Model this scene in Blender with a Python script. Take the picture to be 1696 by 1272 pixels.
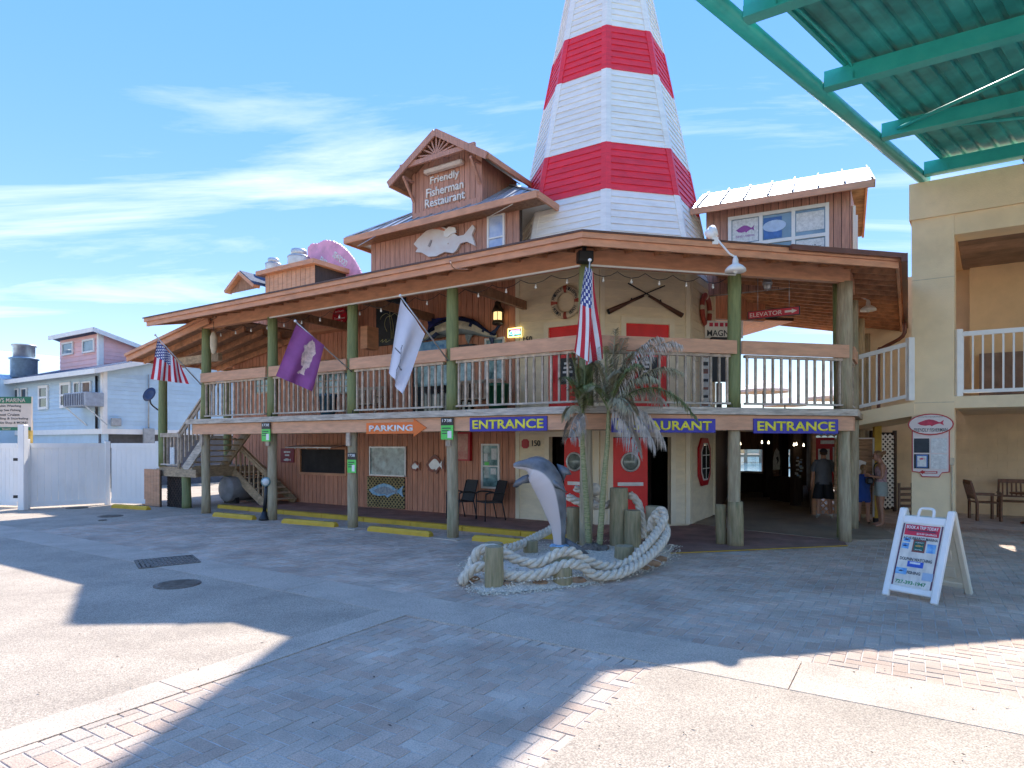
import bpy, bmesh, math, random
from mathutils import Vector, Matrix

random.seed(7)
scene = bpy.context.scene
for o in list(bpy.data.objects):
    bpy.data.objects.remove(o)
COL = scene.collection
R = math.radians

# ------------------------------------------------------------------ camera, sky, sun, exposure
CAM_H, FPX, HZ = 1.9, 1040.0, 734.0
cam_data = bpy.data.cameras.new('camera')
cam = bpy.data.objects.new('camera', cam_data)
COL.objects.link(cam)
cam.location = (0, 0, CAM_H)
cam.rotation_euler = (R(90), 0, 0)
cam_data.sensor_width = 36.0
cam_data.lens = 36.0 * FPX / 1696.0
cam_data.shift_y = (HZ - 636.0) / 1696.0
cam_data.clip_end = 6000
cam_data.clip_start = 0.05
scene.camera = cam

SUN_EL, SUN_AZ = R(45.5), R(16.2)      # azimuth clockwise from +Y
world = bpy.data.worlds.new('World')
scene.world = world
world.use_nodes = True
wn, wl = world.node_tree.nodes, world.node_tree.links
for n in list(wn): wn.remove(n)
wout = wn.new('ShaderNodeOutputWorld')
bg = wn.new('ShaderNodeBackground')
sky = wn.new('ShaderNodeTexSky')
sky.sky_type = 'NISHITA'
sky.sun_disc = False
sky.sun_elevation = SUN_EL
sky.sun_rotation = SUN_AZ
sky.air_density = 1.0
sky.dust_density = 0.0
sky.ozone_density = 3.0
hsv = wn.new('ShaderNodeHueSaturation')
hsv.inputs['Saturation'].default_value = 3.75
hsv.inputs['Value'].default_value = 1.68
hsv.inputs['Hue'].default_value = 0.525
gam = wn.new('ShaderNodeGamma'); gam.inputs['Gamma'].default_value = 0.21
wl.new(sky.outputs['Color'], gam.inputs['Color']); wl.new(gam.outputs[0], hsv.inputs['Color'])
# thin cirrus, laid out on the sky dome by direction
tc = wn.new('ShaderNodeTexCoord')
sep = wn.new('ShaderNodeSeparateXYZ'); wl.new(tc.outputs['Generated'], sep.inputs[0])
zz = wn.new('ShaderNodeMath'); zz.operation = 'MAXIMUM'; zz.inputs[1].default_value = 0.0
wl.new(sep.outputs['Z'], zz.inputs[0])
zo = wn.new('ShaderNodeMath'); zo.operation = 'ADD'; zo.inputs[1].default_value = 0.12
wl.new(zz.outputs[0], zo.inputs[0])
dx = wn.new('ShaderNodeMath'); dx.operation = 'DIVIDE'
wl.new(sep.outputs['X'], dx.inputs[0]); wl.new(zo.outputs[0], dx.inputs[1])
dy = wn.new('ShaderNodeMath'); dy.operation = 'DIVIDE'
wl.new(sep.outputs['Y'], dy.inputs[0]); wl.new(zo.outputs[0], dy.inputs[1])
cmb = wn.new('ShaderNodeCombineXYZ'); wl.new(dx.outputs[0], cmb.inputs[0]); wl.new(dy.outputs[0], cmb.inputs[1])
mp = wn.new('ShaderNodeMapping'); mp.inputs['Rotation'].default_value = (0, 0, R(-35))
mp.inputs['Scale'].default_value = (0.5, 1.5, 1.0); mp.inputs['Location'].default_value = (5.1, 3.3, 0)
wl.new(cmb.outputs[0], mp.inputs[0])
cn = wn.new('ShaderNodeTexNoise'); cn.inputs['Scale'].default_value = 0.9; cn.inputs['Detail'].default_value = 9
cn.inputs['Roughness'].default_value = 0.62; cn.inputs['Distortion'].default_value = 0.7
wl.new(mp.outputs[0], cn.inputs['Vector'])
cr = wn.new('ShaderNodeValToRGB')
cr.color_ramp.elements[0].position = 0.53; cr.color_ramp.elements[0].color = (0, 0, 0, 1)
cr.color_ramp.elements[1].position = 0.85; cr.color_ramp.elements[1].color = (1, 1, 1, 1)
wl.new(cn.outputs['Fac'], cr.inputs[0])
cf = wn.new('ShaderNodeMath'); cf.operation = 'MULTIPLY'; cf.inputs[1].default_value = 0.8
wl.new(cr.outputs[0], cf.inputs[0])
cmix = wn.new('ShaderNodeMixRGB'); cmix.inputs['Color2'].default_value = (3.2, 3.1, 3.0, 1)
wl.new(cf.outputs[0], cmix.inputs['Fac']); wl.new(hsv.outputs[0], cmix.inputs['Color1'])
wl.new(cmix.outputs[0], bg.inputs['Color'])
bg.inputs['Strength'].default_value = 0.15
wl.new(bg.outputs[0], wout.inputs['Surface'])

sun_data = bpy.data.lights.new('sun', 'SUN')
sun_data.energy = 2.0
sun_data.angle = R(0.55)
sun_data.color = (1.0, 0.965, 0.92)
sun = bpy.data.objects.new('sun', sun_data)
COL.objects.link(sun)
sv = Vector((math.sin(SUN_AZ) * math.cos(SUN_EL), math.cos(SUN_AZ) * math.cos(SUN_EL), math.sin(SUN_EL)))
sun.rotation_euler = sv.to_track_quat('Z', 'Y').to_euler()
sun.location = sv * 60

scene.view_settings.view_transform = 'Standard'
scene.view_settings.look = 'None'
scene.view_settings.exposure = 2.05
scene.view_settings.gamma = 1.0
scene.view_settings.use_curve_mapping = False
scene.render.engine = 'CYCLES'
scene.cycles.use_denoising = True
scene.cycles.max_bounces = 7
scene.cycles.diffuse_bounces = 5
scene.cycles.glossy_bounces = 2
scene.cycles.transparent_max_bounces = 8
scene.cycles.use_adaptive_sampling = True
scene.cycles.adaptive_threshold = 0.02
scene.cycles.caustics_reflective = False
scene.cycles.caustics_refractive = False
scene.cycles.sample_clamp_indirect = 6.0

# ------------------------------------------------------------------ coordinate helpers
def P(px, py, Y):
    return Vector(((px - 848.0) / FPX * Y, Y, CAM_H + (HZ - py) / FPX * Y))
def G(px, py, z=0.0):
    Y = (CAM_H - z) * FPX / (py - HZ)
    return Vector(((px - 848.0) / FPX * Y, Y, z))
def frame(ox, oy, xd, oz=0.0):
    x = Vector((xd[0], xd[1], 0)).normalized()
    y = Vector((-x.y, x.x, 0))
    m = Matrix.Identity(4)
    m.col[0][:3] = x; m.col[1][:3] = y; m.col[2][:3] = (0, 0, 1); m.col[3][:3] = (ox, oy, oz)
    return m
AL, AR_, A3 = R(57.7), R(77.3), R(32.3)
dL = Vector((-math.sin(AL), math.cos(AL), 0)); dR = Vector((math.sin(AR_), math.cos(AR_), 0))
d3 = Vector((math.sin(A3), math.cos(A3), 0))
C0 = Vector((1.29, 10.99, 0))
FL = frame(C0.x, C0.y, -dL)            # left front: x to the right, y into the building
FR = frame(C0.x, C0.y, dR)             # right front
P7 = C0 + dR * 5.27
FT = frame(P7.x, P7.y, d3)             # right side
def W(F, x, y, z): return F @ Vector((x, y, z))
def on_plane(F, px, py, y0=0.0):
    """point of the vertical plane y=y0 of frame F that is seen at a pixel; returns local x, z"""
    d = Vector(((px - 848.0) / FPX, 1.0, (HZ - py) / FPX))
    Fi = F.inverted()
    o = Fi @ Vector((0, 0, CAM_H)); dd = Fi.to_3x3() @ d
    t = (y0 - o.y) / dd.y
    q = o + dd * t
    return q.x, q.z

# ------------------------------------------------------------------ object helpers
WM = {}
def _link(o, M, parent):
    COL.objects.link(o)
    if parent is not None:
        o.parent = parent
        o.matrix_parent_inverse = WM[parent].inverted()
    o.matrix_basis = M
    WM[o] = M.copy()
    return o
def thing(name, loc, label, cat, group=None):
    o = bpy.data.objects.new(name, None)
    o.empty_display_size = 0.1
    _link(o, Matrix.Translation(Vector(loc)), None)
    return tag(o, label, cat, group)
def tag(o, label=None, cat=None, group=None, kind=None):
    if label: o['label'] = label
    if cat: o['category'] = cat
    if group: o['group'] = group
    if kind: o['kind'] = kind
    return o
def mesh(name, verts, faces, mat, parent=None, smooth=False, M=None, mats=None, midx=None):
    me = bpy.data.meshes.new(name)
    me.from_pydata([tuple(v) for v in verts], [], faces)
    for m in (mats or [mat]): me.materials.append(m)
    if midx: me.polygons.foreach_set('material_index', midx)
    if smooth: me.polygons.foreach_set('use_smooth', [True] * len(me.polygons))
    me.update()
    o = bpy.data.objects.new(name, me)
    return _link(o, M if M is not None else Matrix.Identity(4), parent)
def data_obj(name, me, parent=None, M=None):
    o = bpy.data.objects.new(name, me)
    return _link(o, M if M is not None else Matrix.Identity(4), parent)
_cubes = {}
CF = [(0, 3, 2, 1), (4, 5, 6, 7), (0, 1, 5, 4), (1, 2, 6, 5), (2, 3, 7, 6), (3, 0, 4, 7)]
CV = [(0, 0, 0), (1, 0, 0), (1, 1, 0), (0, 1, 0), (0, 0, 1), (1, 0, 1), (1, 1, 1), (0, 1, 1)]
def cube_mesh(mat):
    if mat.name not in _cubes:
        me = bpy.data.meshes.new('block_' + mat.name)
        me.from_pydata(CV, [], CF); me.materials.append(mat); me.update()
        _cubes[mat.name] = me
    return _cubes[mat.name]
def pb(F, name, x0, x1, y0, y1, z0, z1, mat, parent=None):
    """box in a frame, shares one block mesh per material"""
    M = F @ Matrix.Translation((x0, y0, z0)) @ Matrix.Diagonal((x1 - x0, y1 - y0, z1 - z0, 1))
    o = bpy.data.objects.new(name, cube_mesh(mat))
    return _link(o, M, parent)
def beam(name, A, B, w, h, mat, parent=None, up=(0, 0, 1), ext=0.0):
    """box along A-B, w across, h along up"""
    A, B = Vector(A), Vector(B); d = (B - A); L = d.length; d.normalize()
    A = A - d * ext; L += 2 * ext
    s = d.cross(Vector(up))
    if s.length < 1e-4: s = d.cross(Vector((1, 0, 0)))
    s.normalize(); u = s.cross(d)
    M = Matrix.Identity(4)
    M.col[0][:3] = d * L; M.col[1][:3] = -s * w; M.col[2][:3] = u * h
    M.col[3][:3] = A + s * w / 2 - u * h / 2
    o = bpy.data.objects.new(name, cube_mesh(mat))
    return _link(o, M, parent)
def bevbox(name, F, x0, x1, y0, y1, z0, z1, mat, parent=None, b=0.01, seg=1):
    bm = bmesh.new()
    bmesh.ops.create_cube(bm, size=1)
    for v in bm.verts:
        v.co = Vector(((x0 + x1) / 2 + v.co.x * (x1 - x0), (y0 + y1) / 2 + v.co.y * (y1 - y0), (z0 + z1) / 2 + v.co.z * (z1 - z0)))
    bmesh.ops.bevel(bm, geom=bm.edges[:], offset=b, segments=seg, affect='EDGES')
    return bm_obj(name, bm, mat, parent, F)
def bm_obj(name, bm, mat, parent=None, M=None, smooth=False, mats=None):
    me = bpy.data.meshes.new(name)
    bm.to_mesh(me); bm.free()
    for m in (mats or [mat]): me.materials.append(m)
    if smooth: me.polygons.foreach_set('use_smooth', [True] * len(me.polygons))
    me.update()
    o = bpy.data.objects.new(name, me)
    return _link(o, M if M is not None else Matrix.Identity(4), parent)
def prism(name, pts, t, mat, parent=None, M=None, mats=None):
    """outline pts (x,z) in the local y=0 plane, extruded by t along -y (towards the viewer)"""
    n = len(pts)
    v = [(p[0], -t, p[1]) for p in pts] + [(p[0], 0, p[1]) for p in pts]
    f = [tuple(range(n)), tuple(range(2 * n - 1, n - 1, -1))]
    f += [(i, n + i, n + (i + 1) % n, (i + 1) % n) for i in range(n)]
    bm = bmesh.new()
    vs = [bm.verts.new(c) for c in v]
    for q in f: bm.faces.new([vs[i] for i in q])
    bmesh.ops.recalc_face_normals(bm, faces=bm.faces[:])
    caps = [fc for fc in bm.faces if len(fc.verts) > 4]
    bmesh.ops.triangulate(bm, faces=caps)
    return bm_obj(name, bm, mat, parent, M)
def slab(name, poly, z0, z1, mat, parent=None):
    """horizontal polygon (world xy) with thickness"""
    bm = bmesh.new()
    n = len(poly)
    a = [bm.verts.new((p[0], p[1], z0)) for p in poly]; b = [bm.verts.new((p[0], p[1], z1)) for p in poly]
    bm.faces.new(a); bm.faces.new(b)
    for i in range(n): bm.faces.new((a[i], a[(i + 1) % n], b[(i + 1) % n], b[i]))
    bmesh.ops.recalc_face_normals(bm, faces=bm.faces[:])
    bmesh.ops.triangulate(bm, faces=[f for f in bm.faces if len(f.verts) > 4])
    return bm_obj(name, bm, mat, parent)
def tube_geo(pts, rad, seg=8, cap=True):
    """verts, faces of a tube along pts; rad number or list"""
    pts = [Vector(p) for p in pts]; n = len(pts)
    rr = rad if isinstance(rad, (list, tuple)) else [rad] * n
    V, Fc = [], []
    t0 = (pts[1] - pts[0]).normalized()
    ref = Vector((0, 0, 1)) if abs(t0.z) < 0.9 else Vector((1, 0, 0))
    nrm = t0.cross(ref).normalized()
    for i in range(n):
        t = (pts[min(i + 1, n - 1)] - pts[max(i - 1, 0)]).normalized()
        nrm = (nrm - t * nrm.dot(t)).normalized()
        bn = t.cross(nrm)
        for k in range(seg):
            a = 2 * math.pi * k / seg
            V.append(pts[i] + (nrm * math.cos(a) + bn * math.sin(a)) * rr[i])
    for i in range(n - 1):
        for k in range(seg):
            k2 = (k + 1) % seg
            Fc.append((i * seg + k, i * seg + k2, (i + 1) * seg + k2, (i + 1) * seg + k))
    if cap:
        Fc.append(tuple(range(seg - 1, -1, -1))); Fc.append(tuple(range((n - 1) * seg, n * seg)))
    return V, Fc
def tube(name, pts, rad, mat, parent=None, seg=8, smooth=True):
    V, Fc = tube_geo(pts, rad, seg)
    return mesh(name, V, Fc, mat, parent, smooth)
def lathe(name, prof, mat, parent=None, M=None, seg=20, smooth=True):
    """prof: (r,z) list about local z"""
    V, Fc = [], []
    n = len(prof)
    for r, z in prof:
        for k in range(seg):
            a = 2 * math.pi * k / seg
            V.append((r * math.cos(a), r * math.sin(a), z))
    for i in range(n - 1):
        for k in range(seg):
            k2 = (k + 1) % seg
            Fc.append((i * seg + k, i * seg + k2, (i + 1) * seg + k2, (i + 1) * seg + k))
    Fc.append(tuple(range(seg - 1, -1, -1))); Fc.append(tuple(range((n - 1) * seg, n * seg)))
    return mesh(name, V, Fc, mat, parent, smooth, M)
def text(name, body, F, x, z, w, h, mat, parent=None, y=0.0, depth=0.004, off=0.0, shear=0.0, rot=0.0):
    """lettering centred at local (x,z) on plane y of frame F, fitted to w x h"""
    cu = bpy.data.curves.new(name, 'FONT')
    cu.body = body; cu.align_x = 'CENTER'; cu.align_y = 'CENTER'
    cu.offset = off; cu.shear = shear; cu.resolution_u = 3; cu.extrude = 0.0
    to = bpy.data.objects.new('t', cu)
    me = bpy.data.meshes.new_from_object(to)
    bpy.data.objects.remove(to); bpy.data.curves.remove(cu)
    xs = [v.co.x for v in me.vertices]; ys = [v.co.y for v in me.vertices]
    cx, cy = (min(xs) + max(xs)) / 2, (min(ys) + max(ys)) / 2
    sx = w / max(1e-5, max(xs) - min(xs)); sy = h / max(1e-5, max(ys) - min(ys))
    bm = bmesh.new(); bm.from_mesh(me); bpy.data.meshes.remove(me)
    ca, sa = math.cos(rot), math.sin(rot)
    for v in bm.verts:
        a, b = (v.co.x - cx) * sx, (v.co.y - cy) * sy
        v.co = Vector((x + a * ca - b * sa, y, z + a * sa + b * ca))
    r = bmesh.ops.extrude_face_region(bm, geom=bm.faces[:])
    for v in [g for g in r['geom'] if isinstance(g, bmesh.types.BMVert)]: v.co.y -= depth
    return bm_obj(name, bm, mat, parent, F)
def inside(p, poly):
    x, y = p[0], p[1]; c = False; n = len(poly); j = n - 1
    for i in range(n):
        xi, yi = poly[i][0], poly[i][1]; xj, yj = poly[j][0], poly[j][1]
        if (yi > y) != (yj > y) and x < (xj - xi) * (y - yi) / (yj - yi) + xi: c = not c
        j = i
    return c
def smoothpath(pts, n=8):
    pts = [Vector(p) for p in pts]; out = []
    for i in range(len(pts) - 1):
        p0, p1, p2, p3 = pts[max(i - 1, 0)], pts[i], pts[i + 1], pts[min(i + 2, len(pts) - 1)]
        for k in range(n):
            t = k / n
            out.append(0.5 * ((2 * p1) + (p2 - p0) * t + (2 * p0 - 5 * p1 + 4 * p2 - p3) * t * t + (3 * p1 - p0 - 3 * p2 + p3) * t ** 3))
    out.append(pts[-1])
    return out

# ------------------------------------------------------------------ materials
MT = {}
def mk(name, col, rough=0.6, var=0.12, scale=6.0, stretch=(1, 1, 1), bump=0.0, bscale=None, metal=0.0, spec=0.5,
       objvar=0.0, island=0.0, huev=0.0, col2=None, dirt=0.0, dirtcol=(0.05, 0.045, 0.04), dscale=1.3, emit=None, estr=0.0, fine=0.0):
    m = bpy.data.materials.new(name); m.use_nodes = True
    n, l = m.node_tree.nodes, m.node_tree.links
    b = n['Principled BSDF']
    b.inputs['Roughness'].default_value = rough; b.inputs['Metallic'].default_value = metal
    b.inputs['Specular IOR Level'].default_value = spec
    geo = n.new('ShaderNodeNewGeometry')
    mp = n.new('ShaderNodeMapping'); mp.inputs['Scale'].default_value = stretch
    l.new(geo.outputs['Position'], mp.inputs[0])
    nz = n.new('ShaderNodeTexNoise'); nz.inputs['Scale'].default_value = scale; nz.inputs['Detail'].default_value = 3
    nz.inputs['Roughness'].default_value = 0.6
    l.new(mp.outputs[0], nz.inputs['Vector'])
    rp = n.new('ShaderNodeMapRange')
    rp.inputs['From Min'].default_value = 0.3; rp.inputs['From Max'].default_value = 0.7
    l.new(nz.outputs['Fac'], rp.inputs['Value'])
    mx = n.new('ShaderNodeMixRGB')
    c2 = col2 or tuple(max(0.0, c * (1 - 2 * var)) for c in col)
    c1 = col if col2 else tuple(min(1.0, c * (1 + var)) for c in col)
    mx.inputs['Color1'].default_value = (*c2, 1); mx.inputs['Color2'].default_value = (*c1, 1)
    l.new(rp.outputs[0], mx.inputs['Fac'])
    cur = mx.outputs[0]
    if objvar or island:
        hs = n.new('ShaderNodeHueSaturation')
        src = None
        if objvar:
            oi = n.new('ShaderNodeObjectInfo'); src = oi.outputs['Random']; amp = objvar
        else:
            src = geo.outputs['Random Per Island']; amp = island
        r2 = n.new('ShaderNodeMapRange'); r2.inputs['To Min'].default_value = 1 - amp; r2.inputs['To Max'].default_value = 1 + amp
        l.new(src, r2.inputs['Value']); l.new(r2.outputs[0], hs.inputs['Value'])
        l.new(cur, hs.inputs['Color']); cur = hs.outputs[0]
        if huev:
            m7 = n.new('ShaderNodeMath'); m7.operation = 'MULTIPLY'; m7.inputs[1].default_value = 17.31; l.new(src, m7.inputs[0])
            fr7 = n.new('ShaderNodeMath'); fr7.operation = 'FRACT'; l.new(m7.outputs[0], fr7.inputs[0])
            r7 = n.new('ShaderNodeMapRange'); r7.inputs['To Min'].default_value = 0.5 - huev; r7.inputs['To Max'].default_value = 0.5 + huev * 0.4
            r8 = n.new('ShaderNodeMapRange'); r8.inputs['To Min'].default_value = 1.08; r8.inputs['To Max'].default_value = 0.8
            l.new(fr7.outputs[0], r7.inputs['Value']); l.new(fr7.outputs[0], r8.inputs['Value'])
            l.new(r7.outputs[0], hs.inputs['Hue']); l.new(r8.outputs[0], hs.inputs['Saturation'])
    if fine:
        n3 = n.new('ShaderNodeTexNoise'); n3.inputs['Scale'].default_value = 90; n3.inputs['Detail'].default_value = 1
        l.new(geo.outputs['Position'], n3.inputs['Vector'])
        r3 = n.new('ShaderNodeMapRange'); r3.inputs['From Min'].default_value = 0.3; r3.inputs['From Max'].default_value = 0.7
        r3.inputs['To Min'].default_value = 1 - fine; r3.inputs['To Max'].default_value = 1 + fine
        l.new(n3.outputs['Fac'], r3.inputs['Value'])
        h3 = n.new('ShaderNodeHueSaturation'); l.new(r3.outputs[0], h3.inputs['Value']); l.new(cur, h3.inputs['Color']); cur = h3.outputs[0]
    if dirt:
        n2 = n.new('ShaderNodeTexNoise'); n2.inputs['Scale'].default_value = dscale; n2.inputs['Detail'].default_value = 4
        n2.inputs['Roughness'].default_value = 0.7
        l.new(mp.outputs[0], n2.inputs['Vector'])
        rr = n.new('ShaderNodeMapRange'); rr.inputs['From Min'].default_value = 0.52; rr.inputs['From Max'].default_value = 0.78
        rr.inputs['To Max'].default_value = dirt
        l.new(n2.outputs['Fac'], rr.inputs['Value'])
        m2 = n.new('ShaderNodeMixRGB'); m2.inputs['Color2'].default_value = (*dirtcol, 1)
        l.new(rr.outputs[0], m2.inputs['Fac']); l.new(cur, m2.inputs['Color1']); cur = m2.outputs[0]
    l.new(cur, b.inputs['Base Color'])
    if bump:
        bp = n.new('ShaderNodeBump'); bp.inputs['Strength'].default_value = bump; bp.inputs['Distance'].default_value = 0.02
        nb = n.new('ShaderNodeTexNoise'); nb.inputs['Scale'].default_value = bscale or scale * 3; nb.inputs['Detail'].default_value = 2
        l.new(mp.outputs[0], nb.inputs['Vector']); l.new(nb.outputs['Fac'], bp.inputs['Height'])
        l.new(bp.outputs[0], b.inputs['Normal'])
    if emit:
        b.inputs['Emission Color'].default_value = (*emit, 1); b.inputs['Emission Strength'].default_value = estr
    MT[name] = m
    return m
VS = (6, 6, 0.5)      # vertical grain
brown = mk('brown_board', (0.64, 0.28, 0.165), 0.65, 0.14, 5, VS, 0.25, 14, objvar=0.10, dirt=0.25)
brown_up = mk('brown_board_upper', (0.54, 0.27, 0.185), 0.65, 0.14, 5, VS, 0.25, 14, objvar=0.09, dirt=0.2)
trim = mk('brown_trim', (0.66, 0.31, 0.165), 0.55, 0.10, 3, (1, 1, 4), 0.12, 20, objvar=0.05, dirt=0.2)
railm = mk('faded_rail', (0.68, 0.355, 0.20), 0.6, 0.10, 2.5, (1, 1, 5), 0.15, 18, objvar=0.06, dirt=0.25, dirtcol=(0.2, 0.13, 0.1))
wood = mk('weathered_wood', (0.56, 0.44, 0.32), 0.75, 0.22, 5, (1.5, 1.5, 1.5), 0.3, 25, objvar=0.14, dirt=0.4, dirtcol=(0.16, 0.1, 0.06))
rim = mk('grey_rim_wood', (0.60, 0.52, 0.42), 0.8, 0.2, 3, (1, 1, 8), 0.35, 20, dirt=0.75, dirtcol=(0.2, 0.12, 0.06), dscale=2.5)
stairwood = mk('stair_wood', (0.46, 0.33, 0.20), 0.75, 0.2, 5, (1.5, 1.5, 3), 0.3, 20, objvar=0.12, dirt=0.4)
rafterm = mk('rafter_wood', (0.55, 0.26, 0.13), 0.65, 0.2, 3, (2, 2, 2), 0.2, 15, objvar=0.15)
ceilm = mk('roof_deck_wood', (0.34, 0.18, 0.10), 0.75, 0.2, 4, (3, 3, 1), 0.2)
orangewood = mk('orange_plank', (0.62, 0.27, 0.10), 0.5, 0.15, 4, (3, 3, 3), 0.15, objvar=0.12)
postg = mk('green_post', (0.27, 0.30, 0.12), 0.75, 0.2, 4, (7, 7, 0.7), 0.4, 8, col2=(0.17, 0.20, 0.08), dirt=0.7, dirtcol=(0.24, 0.2, 0.11), dscale=1.0)
postt = mk('tan_post', (0.50, 0.41, 0.26), 0.8, 0.2, 4, (7, 7, 0.7), 0.45, 8, col2=(0.30, 0.23, 0.14), dirt=0.75, dirtcol=(0.16, 0.19, 0.09), dscale=1.1)
beige = mk('beige_siding', (0.90, 0.76, 0.52), 0.6, 0.05, 3, (1, 1, 3), 0.08, 20, objvar=0.03, dirt=0.10, dirtcol=(0.4, 0.33, 0.22))
beiget = mk('beige_trim', (0.90, 0.78, 0.56), 0.55, 0.04, 3, dirt=0.12, dirtcol=(0.4, 0.33, 0.22))
twhite = mk('tower_white', (0.90, 0.85, 0.77), 0.5, 0.04, 3, (1, 1, 5), 0.06, 20, objvar=0.04, dirt=0.28, dirtcol=(0.45, 0.36, 0.25))
tred = mk('tower_red', (0.86, 0.03, 0.045), 0.5, 0.08, 3, (1, 1, 5), 0.06, 20, objvar=0.05, dirt=0.12, dirtcol=(0.7, 0.25, 0.28))
redp = mk('red_paint', (0.86, 0.015, 0.012), 0.4, 0.06, 3, dirt=0.1)
white = mk('white_paint', (0.86, 0.83, 0.77), 0.45, 0.03, 5, dirt=0.1, dirtcol=(0.5, 0.46, 0.4))
vinyl = mk('white_vinyl', (0.88, 0.85, 0.80), 0.4, 0.03, 2, (1, 1, 0.4), dirt=0.25, dirtcol=(0.42, 0.4, 0.38), dscale=1.6)
black = mk('black_paint', (0.015, 0.015, 0.017), 0.45, 0.1, 8)
dark = mk('interior_shade', (0.025, 0.02, 0.018), 0.8, 0.3, 3)  # near-black colour carries the shade inside hatch and lobby
darkwood = mk('dark_wood', (0.06, 0.038, 0.028), 0.7, 0.25, 4, VS, objvar=0.3)
greym = mk('grey_metal', (0.45, 0.46, 0.47), 0.35, 0.08, 5, metal=0.8)
galv = mk('galvanised_metal', (0.62, 0.62, 0.60), 0.42, 0.12, 3, metal=0.6, dirt=0.3, dirtcol=(0.35, 0.28, 0.2))
metalroof = mk('metal_roof', (0.50, 0.52, 0.54), 0.5, 0.05, 2, metal=0.55)
glass = mk('window_glass', (0.10, 0.16, 0.20), 0.06, 0.3, 1.2, spec=0.9, col2=(0.25, 0.36, 0.42))
glassd = mk('dark_glass', (0.03, 0.04, 0.045), 0.05, 0.3, 1.5, spec=0.9)
tealglass = mk('teal_glass', (0.35, 0.55, 0.55), 0.08, 0.5, 5, spec=0.9, col2=(0.05, 0.12, 0.12))
yellow = mk('yellow_paint', (0.72, 0.43, 0.035), 0.65, 0.1, 4, dirt=0.5, dirtcol=(0.3, 0.2, 0.07), dscale=4, bump=0.15)
signblue = mk('sign_blue', (0.035, 0.03, 0.33), 0.45, 0.05, 3)
signyel = mk('sign_yellow', (0.93, 0.80, 0.06), 0.5, 0.03, 3)
orange = mk('sign_orange', (0.83, 0.17, 0.02), 0.5, 0.06, 3)
signgreen = mk('tag_green', (0.10, 0.62, 0.10), 0.45, 0.04, 5)
signred = mk('sign_red', (0.50, 0.012, 0.02), 0.4, 0.06, 5)
purple = mk('pink_purple', (0.88, 0.40, 0.54), 0.5, 0.12, 2.5)
bblue = mk('house_blue', (0.52, 0.66, 0.74), 0.6, 0.04, 2, objvar=0.04)
bpink = mk('house_pink', (0.92, 0.55, 0.52), 0.6, 0.05, 2, objvar=0.05)
shingle = mk('blue_shingle', (0.07, 0.10, 0.17), 0.85, 0.3, 14, bump=0.3)
stucco = mk('tan_stucco', (0.90, 0.70, 0.43), 0.75, 0.05, 1.5, bump=0.25, bscale=45, dirt=0.35, dirtcol=(0.55, 0.41, 0.25), dscale=0.9)
stucco2 = mk('tan_block', (0.86, 0.67, 0.43), 0.8, 0.06, 2, bump=0.2, bscale=40, objvar=0.03)
teal = mk('teal_paint', (0.045, 0.50, 0.42), 0.35, 0.08, 3, dirt=0.12, dirtcol=(0.2, 0.12, 0.05), dscale=3)
tealr = mk('teal_roof_sheet', (0.06, 0.44, 0.38), 0.45, 0.25, 1.5, dirt=0.3, dirtcol=(0.05, 0.2, 0.16), objvar=0.08)
asphalt = mk('aggregate_paving', (0.47, 0.375, 0.28), 0.9, 0.10, 1.2, bump=0.3, bscale=120, fine=0.38, dirt=0.5, dirtcol=(0.29, 0.23, 0.165), dscale=0.55)
concrete = mk('concrete_band', (0.57, 0.455, 0.345), 0.9, 0.10, 1.6, bump=0.3, bscale=140, fine=0.3, dirt=0.5, dirtcol=(0.32, 0.265, 0.2), dscale=0.8)
brickm = mk('paver', (0.59, 0.44, 0.315), 0.9, 0.16, 1.0, bump=0.3, bscale=70, island=0.08, huev=0.012, fine=0.2, dirt=0.55, dirtcol=(0.34, 0.24, 0.165), dscale=0.9)
bricko = mk('paver_single', (0.59, 0.44, 0.315), 0.9, 0.16, 1.0, bump=0.3, bscale=70, objvar=0.08, huev=0.012, fine=0.2, dirt=0.55, dirtcol=(0.34, 0.24, 0.165), dscale=0.9)
sandm = mk('joint_sand', (0.62, 0.54, 0.46), 0.95, 0.15, 3, bump=0.2, bscale=100)
walkm = mk('purple_walk', (0.36, 0.20, 0.155), 0.85, 0.2, 2.0, bump=0.25, bscale=60, fine=0.15, dirt=0.5, dirtcol=(0.2, 0.14, 0.13), dscale=0.8)
floorm = mk('passage_floor', (0.38, 0.30, 0.22), 0.6, 0.15, 1.2, dirt=0.4, dirtcol=(0.15, 0.12, 0.1))
iron = mk('cast_iron', (0.22, 0.18, 0.14), 0.7, 0.2, 10, metal=0.4, bump=0.2)
gravelm = mk('gravel', (0.78, 0.66, 0.50), 0.95, 0.3, 30, island=0.25)
shellsand = mk('shell_sand', (0.78, 0.66, 0.52), 0.95, 0.15, 20, bump=0.5, bscale=70, fine=0.3)
stonem = mk('border_stone', (0.46, 0.26, 0.14), 0.9, 0.25, 6, bump=0.5, objvar=0.2)
ropem = mk('rope', (0.76, 0.63, 0.47), 0.9, 0.15, 14, (1, 1, 1), 0.4, 60, dirt=0.4, dirtcol=(0.28, 0.25, 0.22), dscale=4)
water = mk('water', (0.10, 0.24, 0.30), 0.12, 0.2, 0.5, bump=0.3, bscale=1.5)
navy = mk('navy_plastic', (0.03, 0.04, 0.09), 0.4, 0.1, 5)
terraw = mk('teak', (0.20, 0.085, 0.04), 0.5, 0.2, 8, (2, 2, 2), objvar=0.1)
tank = mk('tank_grey', (0.26, 0.26, 0.27), 0.5, 0.15, 3, dirt=0.3)
cream = mk('cream', (0.72, 0.60, 0.50), 0.5, 0.08, 4)
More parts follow.
